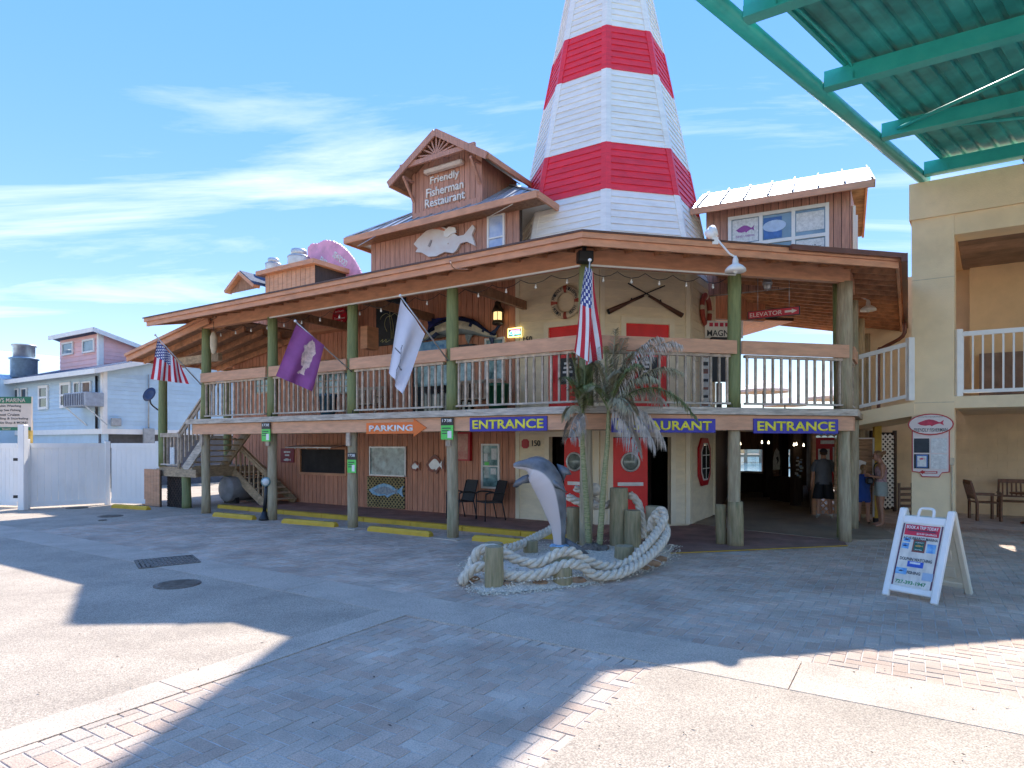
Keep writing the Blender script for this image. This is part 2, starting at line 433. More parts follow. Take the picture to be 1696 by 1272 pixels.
paper = mk('paper', (0.75, 0.75, 0.72), 0.6, 0.12, 18)
bulb = mk('bulb', (0.85, 0.85, 0.8), 0.2, 0.02, 3)
lit = mk('lit_bulb', (1, 0.9, 0.7), 0.3, 0, 3, emit=(1, 0.85, 0.6), estr=2.5)
skin = mk('skin', (0.55, 0.27, 0.17), 0.5, 0.06, 8)
pilem = mk('pile_wood', (0.46, 0.34, 0.19), 0.85, 0.2, 4, (7, 7, 0.8), 0.45, 9, col2=(0.24, 0.21, 0.10), dirt=0.6, dirtcol=(0.30, 0.22, 0.13), dscale=1.6)
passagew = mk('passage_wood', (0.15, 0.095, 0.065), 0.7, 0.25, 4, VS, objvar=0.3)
# ------------------------------------------------------------------ setting: ground, paving
def plane(name, poly, z, mat, kind='structure'):
    o = mesh(name, [(p[0], p[1], z) for p in poly], [tuple(range(len(poly)))], mat)
    o['kind'] = kind
    return o
plane('ground', [(-1500, -1500), (1500, -1500), (1500, 1500), (-1500, 1500)], -0.045, asphalt)
plane('water', [(-8, 31), (1400, 31), (1400, 1400), (-8, 1400)], -0.03, water)
def LP(x, y): 
    v = W(FL, x, y, 0); return (v.x, v.y)
def sheet(name, poly, z, mat, t=0.04):
    o = slab(name, poly, z - t, z, mat); o['kind'] = 'structure'; return o
# FL coordinates: x along the street front (right positive), y into the building
XB = -8.15 - 4.2
band0, band1 = -4.02, -4.76
xa_left = -12.15                       # left end of the upper paver field
xs0, xs1 = 0.66, 3.52                  # paver crossing in the foreground
# measured: crossing left edge through (-1.14,6.96), right edge through (1.30,5.47)
Fi = FL.inverted()
xs0 = (Fi @ Vector((-1.14, 6.96, 0))).x; xs1 = (Fi @ Vector((1.30, 5.47, 0))).x
xal = (Fi @ Vector((-8.77, 16.3, 0))).x
sheet('paving_bed', [LP(xal - 0.3, band1 - 0.1), LP(24, band1 - 0.1), LP(24, 12), LP(xal - 0.3, 12)], -0.006, sandm, 0.03)
sheet('crossing_bed', [LP(xs0 - 0.1, -16), LP(xs1 + 0.1, -16), LP(xs1 + 0.1, band1 + 0.1), LP(xs0 - 0.1, band1 + 0.1)], -0.006, sandm, 0.03)
sheet('road', [LP(-40, -30), LP(xs0, -30), LP(xs0, band1), LP(-40, band1)], 0.004, asphalt)
sheet('road', [LP(xs1, -30), LP(40, -30), LP(40, band1), LP(xs1, band1)], 0.004, asphalt)
sheet('road', [LP(-60, band0), LP(xal, band0), LP(xal, 9), LP(-60, 30)], 0.004, asphalt)
# concrete bands, cast in lengths with joints
x = -26.0
while x < 24:
    sheet('concrete_band', [LP(x + 0.006, band1), LP(x + 2.994, band1), LP(x + 2.994, band0), LP(x + 0.006, band0)], 0.008, concrete)
    x += 3.0
for k in range(6):
    y1 = band1 - 0.004 - k * 2.5
    sheet('concrete_edging', [LP(xs0 - 0.36, y1 - 2.49), LP(xs0, y1 - 2.49), LP(xs0, y1), LP(xs0 - 0.36, y1)], 0.008, concrete)
# pavers, 45 degree herringbone
PAL = bpy.data.objects.new('paving', None); _link(PAL, Matrix.Identity(4), None); PAL['kind'] = 'structure'
Fp = frame(0, 0, -dL)
Fpi = Fp.inverted()
BW = 0.118
regA = [LP(xal - .25, band0 - 0.25), LP(16, band0 - 0.25), LP(16, 7.5), LP(4.2, 7.5), LP(2.3, 1.1), LP(xal - .25, 1.1)]
regB = [LP(xs0 - .25, -9.6), LP(xs1 + 0.25, -9.6), LP(xs1 + 0.25, band1 + 0.25), LP(xs0 - .25, band1 + 0.25)]
walk_poly = [LP(-12.3, 0.92), LP(0.9, 0.92), (1.9, 10.5), (3.2, 10.15), (6.7, 11.65), (7.3, 12.9), (7.2, 14.3), LP(4.0, 6), LP(-12.3, 6)]
brick_list = []
for reg in (regA, regB):
    loc = [Fpi @ Vector((p[0], p[1], 0)) for p in reg]
    i0 = int(min(p.x for p in loc) / BW) - 2; i1 = int(max(p.x for p in loc) / BW) + 2
    j0 = int(min(p.y for p in loc) / BW) - 2; j1 = int(max(p.y for p in loc) / BW) + 2
    for i in range(i0, i1):
        for j in range(j0, j1):
            d = (i - j) % 4
            if d == 0: cx, cy, lx, ly = (i + 1) * BW, (j + 0.5) * BW, BW * 2, BW
            elif d == 3: cx, cy, lx, ly = (i + 0.5) * BW, (j + 1) * BW, BW, BW * 2
            else: continue
            w = Fp @ Vector((cx, cy, 0))
            if w.y < 0.8 or w.y > 21 or abs(w.x) > 0.95 * w.y + 1.2: continue
            if not inside((w.x, w.y), reg): continue
            brick_list.append((w.length, cx, cy, lx, ly, w))
brick_list.sort(key=lambda b: b[0])
def vis_in_frame(w):
    px = 848 + FPX * w.x / w.y; py = HZ + FPX * CAM_H / w.y
    return -30 < px < 1726 and py < 1290
def brick_geo(cx, cy, lx, ly, z, V, Fc, tilt=(0, 0)):
    g = 0.005; c = 0.004; n = len(V)
    hx, hy = lx / 2 - g, ly / 2 - g
    for sx, sy in ((-1, -1), (1, -1), (1, 1), (-1, 1)):
        V.append(Fp @ Vector((cx + sx * hx, cy + sy * hy, -0.012)))
    for sx, sy in ((-1, -1), (1, -1), (1, 1), (-1, 1)):
        V.append(Fp @ Vector((cx + sx * hx, cy + sy * hy, z - c + tilt[0] * sx + tilt[1] * sy)))
    for sx, sy in ((-1, -1), (1, -1), (1, 1), (-1, 1)):
        V.append(Fp @ Vector((cx + sx * (hx - c), cy + sy * (hy - c), z + tilt[0] * sx + tilt[1] * sy)))
    for b in (0, 4):
        for k in range(4):
            k2 = (k + 1) % 4
            Fc.append((n + b + k, n + b + k2, n + b + 4 + k2, n + b + 4 + k))
    Fc.append((n + 8, n + 9, n + 10, n + 11))
V1, F1 = [], []
# one shared paver mesh for the single pavers
bV, bF = [], []
hx, hy, c = BW - 0.005, BW / 2 - 0.005, 0.004
for (sx, sy) in ((-1, -1), (1, -1), (1, 1), (-1, 1)): bV.append((sx * hx, sy * hy, -0.012))
for (sx, sy) in ((-1, -1), (1, -1), (1, 1), (-1, 1)): bV.append((sx * hx, sy * hy, -c))
for (sx, sy) in ((-1, -1), (1, -1), (1, 1), (-1, 1)): bV.append((sx * (hx - c), sy * (hy - c), 0))
for b in (0, 4):
    for k in range(4): bF.append((b + k, b + (k + 1) % 4, b + 4 + (k + 1) % 4, b + 4 + k))
bF.append((8, 9, 10, 11))
bme = bpy.data.meshes.new('brick'); bme.from_pydata(bV, [], bF); bme.materials.append(bricko); bme.update()
nb = 0
for (dist, cx, cy, lx, ly, w) in brick_list:
    z = random.uniform(-0.002, 0.0015)
    if nb < 300 and vis_in_frame(w):
        M = Fp @ Matrix.Translation((cx, cy, z)) @ Matrix.Rotation(0 if lx > ly else R(90), 4, 'Z') @ Matrix.Rotation(random.uniform(-0.01, 0.01), 4, 'X')
        data_obj('brick', bme, PAL, M); nb += 1
    else:
        brick_geo(cx, cy, lx, ly, z, V1, F1, (random.uniform(-0.001, 0.001), random.uniform(-0.001, 0.001)))
o = mesh('brick_field', V1, F1, brickm, PAL); o['kind'] = 'stuff'
# porch walk, raised behind a yellow curb on the left, flush on the right
o = slab('sidewalk', [LP(-12.3, 1.08), LP(-0.6, 1.08), LP(-0.6, 6), LP(-14.3, 6), LP(-14.3, 2.4), LP(-12.3, 2.4)], -0.03, 0.095, walkm); o['kind'] = 'structure'
o = slab('entrance_paving', [LP(-0.6, 0.95), tuple(W(FR, 0.0, -0.53, 0)[:2]), tuple(W(FR, 4.9, -0.5, 0)[:2]), (6.45, 12.2), (4.99, 13.66), (4.3, 14.7), (1.9, 14.6), LP(-0.6, 3.2)], -0.03, 0.012, walkm); o['kind'] = 'structure'
o = slab('passage_floor', [(4.99, 13.66), (6.45, 12.2), (7.6, 12.3), (9.2, 16.5), (14.5, 30), (6, 30), (5.0, 16.6), (4.3, 14.7)], -0.03, 0.02, floorm); o['kind'] = 'structure'
beam('entrance_edge_line', W(FR, 0.3, -0.53, 0.013), W(FR, 4.9, -0.50, 0.013), 0.05, 0.008, yellow)['kind'] = 'structure'
KERB = thing('kerb', W(FL, -6, 1.0, 0), 'long low kerb painted yellow along the brown porch walk', 'kerb')
x = -12.3
while x < -1.2:
    bevbox('kerb_stone', FL, x + 0.005, x + 1.48, 0.92, 1.09, -0.02, 0.105, yellow, KERB, 0.015)
    x += 1.485

# ------------------------------------------------------------------ restaurant with veranda
REST = thing('restaurant', W(FL, -4, 2, 0), 'two storey brown timber restaurant with wraparound veranda and metal roofs', 'restaurant')
XP = [-2.933, -5.743, -8.553, -11.363]
def taper_post(name, x, y, F, z0, z1, r0, r1, mat, parent, seg=14):
    n = 7; pts = []; rr = []
    ph = random.uniform(0, 6)
    for i in range(n):
        t = i / (n - 1)
        pts.append(W(F, x + 0.008 * math.sin(ph + 4 * t), y + 0.008 * math.cos(ph * 2 + 3 * t), z0 + (z1 - z0) * t))
        rr.append(r0 + (r1 - r0) * t + 0.004 * math.sin(ph * 3 + 9 * t))
    return tube(name, pts, rr, mat, parent, seg)
DECK, ZB0, ZB1, RAILT = 2.53, 2.138, 2.41, 3.775
ZUB0, ZUB1 = 4.99, 5.29
posts = [(FL, x) for x in XP] + [(FL, 0.0), (FR, 2.89), (FR, 5.27)]
for k, (F, x) in enumerate(posts):
    tan = k in (0, 1, 2, 3)
    taper_post('lower_post', x, 0, F, -0.03, ZB0 + 0.25, 0.118, 0.108, postt, REST)
    last = k == 6
    taper_post('upper_post', x, 0, F, DECK + 0.02, ZUB0 + 0.02, 0.128 if not last else 0.15, 0.118 if not last else 0.14, postt if last else postg, REST)
    if not last: pb(F, 'post_shoe', x - 0.09, x + 0.09, -0.09, 0.09, DECK, DECK + 0.1, black, REST)
# thicker sleeve at the foot of the entrance post
taper_post('post_sleeve', 2.91, -0.02, FR, -0.02, 0.82, 0.14, 0.135, pilem, REST)
taper_post('lower_post', 2.76, 0.22, FR, -0.02, 0.75, 0.10, 0.10, pilem, REST)
taper_post('lower_post', 5.52, 0.32, FR, -0.02, 2.4, 0.12, 0.12, postg, REST)
taper_post('upper_post', 5.50, 0.42, FR, DECK, 5.1, 0.11, 0.11, postg, REST)
for c in (1.2, 3.6, 6.2):
    taper_post('upper_post', c + 0.9, 0.0, FT, DECK, 5.05, 0.13, 0.12, postt, REST)
    taper_post('lower_post', c + 0.9, 0.0, FT, 0, DECK, 0.13, 0.12, postt, REST)
for x in XP[:2]: 
    pb(FL, 'footing', x - 0.3, x + 0.3, -0.24, 0.24, -0.02, 0.02, concrete, REST)
for x in XP + [0.0]:
    pb(FL, 'post_plate', x - 0.06, x + 0.06, -0.15, -0.10, ZB0 - 0.30, ZB0 + 0.02, wood, REST)
# deck, beams, rims
cb = 1 / math.cos(R(22.5))
bis1 = (Vector((-dL.y * -1, 0, 0)) if False else (FL.to_3x3() @ Vector((0, 1, 0)) + FR.to_3x3() @ Vector((0, 1, 0)))).normalized()
bis2 = (FR.to_3x3() @ Vector((0, 1, 0)) + FT.to_3x3() @ Vector((0, 1, 0))).normalized()
def mit(k, off, z):                       # mitred corner points of the veranda, offset inwards
    p = (C0 + bis1 * off * cb) if k == 0 else (P7 + bis2 * off * cb)
    return Vector((p.x, p.y, z))
def ring(off, z, xl=-12.0, ct=10.0):
    return [W(FL, xl, off, z), mit(0, off, z), mit(1, off, z), W(FT, ct, off, z)]
dp = [W(FL, -11.85, -0.2, 0), mit(0, -0.2, 0), mit(1, -0.2, 0), W(FT, 10.5, -0.2, 0), Vector((14, 29, 0)), Vector((2, 29, 0)), W(FL, -11.85, 6, 0)]
DK = slab('deck', [(p.x, p.y) for p in dp], ZB1 + 0.005, DECK, stairwood, REST)
def ring_boards(name, off, z0, z1, t, mat, parent, xl, ct, split=None):
    """mitred boards on the outer line: one per side"""
    a, b = ring(off, 0, xl, ct), ring(off + t, 0, xl, ct)
    out = []
    for k in range(3):
        v = [a[k], a[k + 1], b[k + 1], b[k]]
        vv = [Vector((p.x, p.y, z0)) for p in v] + [Vector((p.x, p.y, z1)) for p in v]
        out.append(mesh(name, vv, CF, mat, parent))
    return out
ring_boards('deck_rim', -0.235, ZB1 + 0.01, DECK + 0.015, 0.05, rim, DK, -11.95, 0.6)
ring_boards('deck_beam', -0.16, ZB0, ZB1, 0.05, railm, DK, -11.72, 0.35)
for k in range(3):
    a, b = ring(0.12, ZB0 + 0.1, -11.7, 8)[k:k + 2]
    beam('inner_joist', a, b, 0.06, 0.22, stairwood, DK)
# railing between posts
def railing(F, x0, x1, parent, step=0.168):
    rl = pb(F, 'railing', x0, x1, -0.165, -0.12, RAILT - 0.245, RAILT, railm, parent)
    pb(F, 'sub_rail', x0 + 0.1, x1 - 0.1, -0.115, -0.03, RAILT - 0.30, RAILT - 0.25, wood, rl)
    pb(F, 'bottom_rail', x0 + 0.1, x1 - 0.1, -0.125, -0.04, DECK + 0.08, DECK + 0.115, rim, rl)
    n = int((x1 - x0 - 0.3) / step); s = (x1 - x0 - 0.3) / max(1, n)
    for i in range(n + 1):
        xx = x0 + 0.15 + i * s + random.uniform(-0.006, 0.006)
        pb(F, 'baluster', xx - 0.019, xx + 0.019, -0.10, -0.062, DECK + 0.11, RAILT - 0.29, wood, rl)
xx = [-11.36, -8.553, -5.743, -2.933, 0.0]
for k in range(4):
    railing(FL, xx[k] + (0.0 if k == 0 else 0.07), xx[k + 1] - (0.05 if k < 3 else -0.02), REST)
railing(FR, 0.03, 2.85, REST); railing(FR, 2.96, 5.24, REST)
railing(FT, 0.12, 1.1, REST)
# roof of the veranda
EZ, PITCH = 5.28, 0.215
def rz(off): return EZ + (off + 0.87) * PITCH
RF_out, RF_in = -0.87, 3.0
a = ring(RF_out, rz(RF_out), -12.65, 9.2); b = ring(RF_in, rz(RF_in), -12.65, 9.2)
rv = []
for q in (a, b):
    rv += q
for q in (a, b):
    rv += [Vector((p.x, p.y, p.z - 0.06)) for p in q]
rf = []
for k in range(3):
    rf.append((k, k + 1, 4 + k + 1, 4 + k)); rf.append((8 + k, 12 + k, 12 + k + 1, 8 + k + 1))
    rf.append((k, 8 + k, 8 + k + 1, k + 1)); rf.append((4 + k, 4 + k + 1, 12 + k + 1, 12 + k))
rf += [(0, 4, 12, 8), (3, 11, 15, 7)]
ROOF = mesh('veranda_roof', rv, rf, ceilm, REST)
bmx = bmesh.new(); bmx.from_mesh(ROOF.data); bmesh.ops.recalc_face_normals(bmx, faces=bmx.faces[:]); bmx.to_mesh(ROOF.data); bmx.free()
def ring_fascia(name, off, t, z0, z1, mat, xl, ct):
    return ring_boards(name, off, z0, z1, t, mat, ROOF, xl, ct)
ring_fascia('fascia', -0.94, 0.06, EZ - 0.10, EZ + 0.012, trim, -12.72, 9.25)
ring_fascia('fascia', -0.90, 0.045, EZ - 0.215, EZ - 0.102, trim, -12.66, 9.2)
ring_fascia('drip_edge', -0.965, 0.02, EZ - 0.012, EZ + 0.018, mk('drip_dark', (0.10, 0.05, 0.035), 0.5), -12.75, 9.27)
ring_boards('eave_beam', -0.10, ZUB0, ZUB1, 0.14, trim, ROOF, -11.55, 1.2)
def rafters(F, x0, x1, step, y1=2.8, clip=None):
    x = x0
    while x < x1:
        ya, yb = -0.84, y1
        if clip: yb = min(y1, clip(x))
        if yb > 0.1:
            beam('rafter', W(F, x, ya, rz(ya) - 0.14), W(F, x, yb, rz(yb) - 0.14), 0.045, 0.14, rafterm, ROOF)
        x += step
rafters(FL, -12.5, 0.0, 0.56, clip=lambda x: (-x) / math.tan(R(22.5)) * 1.0 if x > -1.2 else 9)
rafters(FR, 0.15, 5.2, 0.56, clip=lambda x: min(x, 5.27 - x) / math.tan(R(22.5)) + 0.2)
rafters(FT, 0.2, 9.0, 0.5)
# tie beams from posts to wall
for x in XP:
    beam('tie_beam', W(FL, x, 0.05, ZUB1 - 0.12), W(FL, x, 2.8, ZUB1 - 0.12), 0.1, 0.2, ceilm, ROOF)
# gutter and downpipe on the right side
gut = mk('brown_gutter', (0.16, 0.06, 0.04), 0.35, 0.08, 4)
beam('gutter', W(FT, -0.5, -0.99, EZ - 0.06), W(FT, 9.2, -0.99, EZ - 0.06), 0.10, 0.14, gut, ROOF)
beam('gutter', W(FR, 3.35, -0.99, EZ - 0.02), mit(1, -0.99, EZ - 0.02), 0.08, 0.085, gut, ROOF)
tube('downpipe', smoothpath([W(FT, 6.0, -0.95, EZ - 0.15), W(FT, 6.0, -0.92, 4.75), W(FT, 6.2, -0.45, 4.5), W(FT, 6.2, -0.35, 4.3), W(FT, 6.2, -0.35, 2.6)], 4), 0.05, gut, ROOF)

# walls of boards
def board_wall(parent, F, name, x0, x1, y, z0, z1, mat, w=0.18, topf=None, botf=None, t=0.02, holes=()):
    wl_ = pb(F, name, x0, x1, y, y + 0.12, z0, min([z1] + ([topf(x0), topf(x1)] if topf else [])), darkwood, parent)
    n = max(1, round((x1 - x0) / w)); s = (x1 - x0) / n
    for i in range(n):
        a, b = x0 + i * s + 0.007, x0 + (i + 1) * s - 0.007
        segs = [(z0, z1)]
        for (hx0, hx1, hz0, hz1) in holes:
            if b > hx0 and a < hx1:
                segs = [q for sg in segs for q in ((sg[0], min(sg[1], hz0)), (max(sg[0], hz1), sg[1])) if q[1] - q[0] > 0.03]
        for (q0, q1) in segs:
            if topf and q1 == z1:
                za, zb = min(q1, topf(a)), min(q1, topf(b))
                v = [(a, y - t, q0), (b, y - t, q0), (b, y, q0), (a, y, q0), (a, y - t, za), (b, y - t, zb), (b, y, zb), (a, y, za)]
                mesh('board', v, CF, mat, wl_, M=F)
            else:
                pb(F, 'board', a, b, y - t, y, q0, q1, mat, wl_)
    return wl_
YW = 2.84
LOWER = board_wall(REST, FL, 'lower_wall', -14.4, -3.22, YW, 0.09, ZB1, brown)
UPPER = board_wall(REST, FL, 'upper_wall', -14.4, -3.22, YW, DECK, 6.0, brown)
def RL(px0, py0, px1, py1, y):
    a = on_plane(FL, px0, py0, y); b = on_plane(FL, px1, py0, y)
    za = on_plane(FL, (px0 + px1) / 2, py0, y)[1]; zb = on_plane(FL, (px0 + px1) / 2, py1, y)[1]
    return a[0], b[0], zb, za
def window(parent, F, x0, x1, z0, z1, y, fm, gm, fw=0.05, rows=1, cols=1, name='window', t=0.05):
    w = pb(F, name, x0, x1, y - t * 0.4, y - 0.001, z0, z1, gm, parent)
    pb(F, 'frame', x0 - fw, x0, y - t, y, z0 - fw, z1 + fw, fm, w); pb(F, 'frame', x1, x1 + fw, y - t, y, z0 - fw, z1 + fw, fm, w)
    pb(F, 'frame', x0, x1, y - t, y, z1, z1 + fw, fm, w); pb(F, 'frame', x0, x1, y - t - 0.02, y, z0 - fw, z0, fm, w)
    for r in range(1, rows):
        z = z0 + (z1 - z0) * r / rows; pb(F, 'glazing_bar', x0, x1, y - t, y - t * 0.4, z - fw * 0.35, z + fw * 0.35, fm, w)
    for c in range(1, cols):
        x = x0 + (x1 - x0) * c / cols; pb(F, 'glazing_bar', x - fw * 0.35, x + fw * 0.35, y - t * 0.95, y - t * 0.4, z0, z1, fm, w)
    return w
yw = YW - 0.02
# lower storey: service hatch, picture window, narrow window, lattice panel, vending panel
x0, x1, z0, z1 = RL(500, 744, 574, 783, yw); 
h = pb(FL, 'service_hatch', x0, x1, yw - 0.02, yw + 0.01, z0, z1, dark, LOWER)  # flat near-black panel paints the shaded opening of the hatch
for (q0, q1, r0, r1) in ((x0 - 0.06, x0, z0 - 0.06, z1 + 0.06), (x1, x1 + 0.06, z0 - 0.06, z1 + 0.06), (x0, x1, z1, z1 + 0.06), (x0, x1, z0 - 0.08, z0)):
    pb(FL, 'frame', q0, q1, yw - 0.07, yw - 0.02, r0, r1, trim, h)
hv = W(FL, x0 - 0.02, yw - 0.05, z1 + 0.1); hv2 = W(FL, x1 + 0.02, yw - 0.05, z1 + 0.1)
nrm = FL.to_3x3() @ Vector((0, -0.55, -0.06))
mesh('hatch_flap', [hv, hv2, hv2 + nrm, hv + nrm, hv + Vector((0, 0, .03)), hv2 + Vector((0, 0, .03)), hv2 + nrm + Vector((0, 0, .03)), hv + nrm + Vector((0, 0, .03))], CF, greym, h)
for k in range(4):
    t = (k + 0.5) / 4; p = hv.lerp(hv2, t) + nrm * 0.7
    lathe('hatch_bulb', [(0.001, -0.05), (0.025, -0.04), (0.03, -0.02), (0.015, 0.0), (0.012, 0.02)], bulb, h, Matrix.Translation(p), 8)
x0, x1, z0, z1 = RL(615, 742, 672, 786, yw); window(LOWER, FL, x0, x1, z0, z1, yw, greym, tealglass, 0.04)
x0, x1, z0, z1 = RL(609, 790, 671, 841, yw)
LAT = pb(FL, 'lattice_panel', x0, x1, yw - 0.012, yw - 0.002, z0, z1, dark, LOWER)
def lattice(parent, F, x0, x1, z0, z1, y, step, w, mat, t=0.008):
    """crossed laths clipped to the rectangle"""
    for sgn, yy in ((1, y), (-1, y - t)):
        c = -(z1 - z0) if sgn > 0 else 0.0
        k0 = x0 - (z1 - z0) if sgn > 0 else x0
        k = k0
        while k < x1 + ((z1 - z0) if sgn < 0 else 0):
            if sgn > 0: pa, pbb = [k, z0], [k + (z1 - z0), z1]
            else: pa, pbb = [k, z0], [k - (z1 - z0), z1]
            # clip in x
            def clipx(p, q):
                if p[0] < x0: p[1] += (x0 - p[0]) * (q[1] - p[1]) / (q[0] - p[0]); p[0] = x0
                if p[0] > x1: p[1] += (x1 - p[0]) * (q[1] - p[1]) / (q[0] - p[0]); p[0] = x1
            if max(pa[0], pbb[0]) > x0 + 0.02 and min(pa[0], pbb[0]) < x1 - 0.02:
                clipx(pa, pbb); clipx(pbb, pa)
                if abs(pa[0] - pbb[0]) > 0.02:
                    beam('lath', W(F, pa[0], yy, pa[1]), W(F, pbb[0], yy, pbb[1]), w, t, mat, parent, up=F.to_3x3() @ Vector((0, -1, 0)))
            k += step
lathw = mk('old_lath', (0.42, 0.32, 0.14), 0.8, 0.2, 6)
lattice(LAT, FL, x0, x1, z0, z1, yw - 0.02, 0.12, 0.03, lathw)
x0, x1, z0, z1 = RL(801, 738, 826, 806, yw)
w = window(LOWER, FL, x0, x1, z0, z1, yw, white, tealglass, 0.045, 2)
for (a, b, c, d, m) in ((0.05, 0.3, 0.62, 0.8, paper), (0.55, 0.9, 0.66, 0.93, paper), (0.1, 0.4, 0.52, 0.6, MT['tag_green']), (0.5, 0.85, 0.3, 0.45, paper)):
    pb(FL, 'notice', x0 + a * (x1 - x0), x0 + b * (x1 - x0), yw - 0.026, yw - 0.021, z0 + c * (z1 - z0), z0 + d * (z1 - z0), m, w)
x0, x1, z0, z1 = RL(759, 716, 782, 763, yw)
V_ = pb(FL, 'menu_case', x0, x1, yw - 0.10, yw, z0, z1, signred, LOWER)
pb(FL, 'case_panel', x0 + 0.03, x1 - 0.06, yw - 0.106, yw - 0.1, z0 + 0.04, z1 - 0.04, mk('case_red', (0.42, 0.06, 0.05), 0.2, 0.5, 4, col2=(0.6, 0.3, 0.2)), V_)
# upper storey openings seen from the veranda
x0, x1, z0, z1 = RL(807, 563, 834, 628, yw); window(UPPER, FL, x0, x1, z0, z1, yw, white, tealglass, 0.05, 2)
x0, x1, z0, z1 = RL(688, 605, 782, 685, yw)
window(UPPER, FL, x0, x1, 2.6, z1, yw, darkwood, glassd, 0.05, 1, 2)
px_ = pb(FL, 'window', x0, x1, yw - 0.05, yw - 0.03, (z0 + z1) / 2 + 0.1, z1, tealglass, UPPER)
x0, x1, z0, z1 = RL(526, 620, 582, 668, yw); window(UPPER, FL, x0, x1, z0 + 0.3, z1, yw, wood, tealglass, 0.05, 3, 4)
x0, x1, z0, z1 = RL(425, 618, 447, 660, yw); window(UPPER, FL, x0, x1, z0 + 0.2, z1, yw, wood, tealglass, 0.05, 3, 1)
x0, x1, z0, z1 = RL(625, 488, 664, 572, yw)
PNL = pb(FL, 'mural_panel', x0, x1 + 0.2, yw - 0.05, yw, z0, z1, mk('chalkboard', (0.03, 0.04, 0.05), 0.6, 0.3, 4), UPPER)
neon = mk('palm_outline', (0.5, 0.5, 0.25), 0.4)
def L2(px, py, y): 
    q = on_plane(FL, px, py, y); return W(FL, q[0], y, q[1])
for pts in ([(648, 561), (647, 540), (645, 524)], [(651, 561), (651, 540), (648, 524)], [(646, 524), (640, 519), (632, 524), (630, 529)], [(646, 524), (640, 526), (637, 538), (641, 549)],
            [(646, 524), (646, 515), (652, 505), (658, 510)], [(647, 524), (654, 519), (660, 526), (657, 534)], [(630, 566), (634, 562), (633, 567), (640, 562), (639, 567), (646, 563)]):
    tube('palm_line', smoothpath([L2(a, b, yw - 0.06) for a, b in pts], 4), 0.009, neon, PNL, 5)
x0, x1, z0, z1 = RL(523, 556, 583, 548, yw); pb(FL, 'shelf_board', x0, x1, yw - 0.35, yw, z0 - 0.05, z0 + 0.02, trim, UPPER)
x0, x1, z0, z1 = RL(523, 490, 583, 548, yw); pb(FL, 'soffit_box', x0, x1, yw - 0.3, yw - 0.02, z0, z1 + 0.3, brown, UPPER)
x0, x1, z0, z1 = RL(602, 541, 613, 578, 1.6); pb(FL, 'hanging_box', x0, x1, 1.5, 1.9, z0, z1, trim, ROOF)

# lower shed roof over the stairs at the left end
SR = []
def shz(x): return 5.17 + (x + 11.0) * 0.171
for (x, y) in ((-15.05, -0.15), (-10.7, -0.15), (-10.7, 3.6), (-15.05, 3.6)): SR.append((x, y))
v = [W(FL, x, y, shz(x)) for x, y in SR] + [W(FL, x, y, shz(x) + 0.05) for x, y in SR]
SH = mesh('stair_roof', v, CF, ceilm, REST)
for y in (-0.2, 3.62): beam('fascia', W(FL, -15.1, y, shz(-15.1) - 0.02), W(FL, -10.9, y, shz(-10.9) - 0.02), 0.05, 0.2, trim, SH)
beam('fascia', W(FL, -15.1, -0.26, shz(-15.1) + 0.07), W(FL, -10.9, -0.26, shz(-10.9) + 0.07), 0.05, 0.08, trim, SH)
beam('fascia', W(FL, -15.1, -0.2, shz(-15.1) - 0.0), W(FL, -15.1, 3.6, shz(-15.1) - 0.0), 0.05, 0.18, trim, SH)
for k in range(6):
    y = 0.25 + k * 0.6
    beam('rafter', W(FL, -15.0, y, shz(-15.0) - 0.08), W(FL, -10.9, y, shz(-10.9) - 0.08), 0.05, 0.16, rafterm, SH)
beam('header', W(FL, -14.35, 0.44, 4.30), W(FL, -11.4, 0.44, 4.30), 0.12, 0.22, stairwood, SH)
beam('header', W(FL, -14.35, 2.7, 4.22), W(FL, -9.0, 2.7, 4.22), 0.12, 0.22, stairwood, SH)
taper_post('stair_post', -14.3, 0.44, FL, 1.2, 4.3, 0.125, 0.12, postg, REST)
taper_post('stair_post', -13.05, 0.44, FL, -0.02, 1.15, 0.13, 0.12, postg, REST)
taper_post('stair_post', -14.2, 2.5, FL, -0.02, 4.3, 0.125, 0.12, postg, REST)

# stairs: landing, flight up to the deck, flight down to the walk
ST = pb(FL, 'landing', -14.5, -12.6, 0.35, 2.72, 1.12, 1.2, stairwood, REST)
beam('landing_beam', W(FL, -14.5, 0.33, 1.03), W(FL, -12.35, 0.33, 1.03), 0.06, 0.22, stairwood, ST)
beam('landing_beam', W(FL, -12.6, 0.38, 1.03), W(FL, -12.6, 2.7, 1.03), 0.06, 0.22, stairwood, ST)
FLT = pb(FL, 'upper_flight', -12.62, -12.6, 0.4, 1.5, 1.2, 1.25, stairwood, REST)
nst = 8
for y in (0.36, 1.52):
    beam('stringer', W(FL, -13.0, y, 1.12), W(FL, -11.45, y, 2.46), 0.05, 0.27, rim if y < 1 else stairwood, FLT)
for k in range(1, nst):
    t = k / nst; x = -12.95 + t * 1.5; z = 1.2 + t * 1.33
    pb(FL, 'tread', x - 0.13, x + 0.13, 0.39, 1.49, z - 0.04, z, stairwood, FLT)
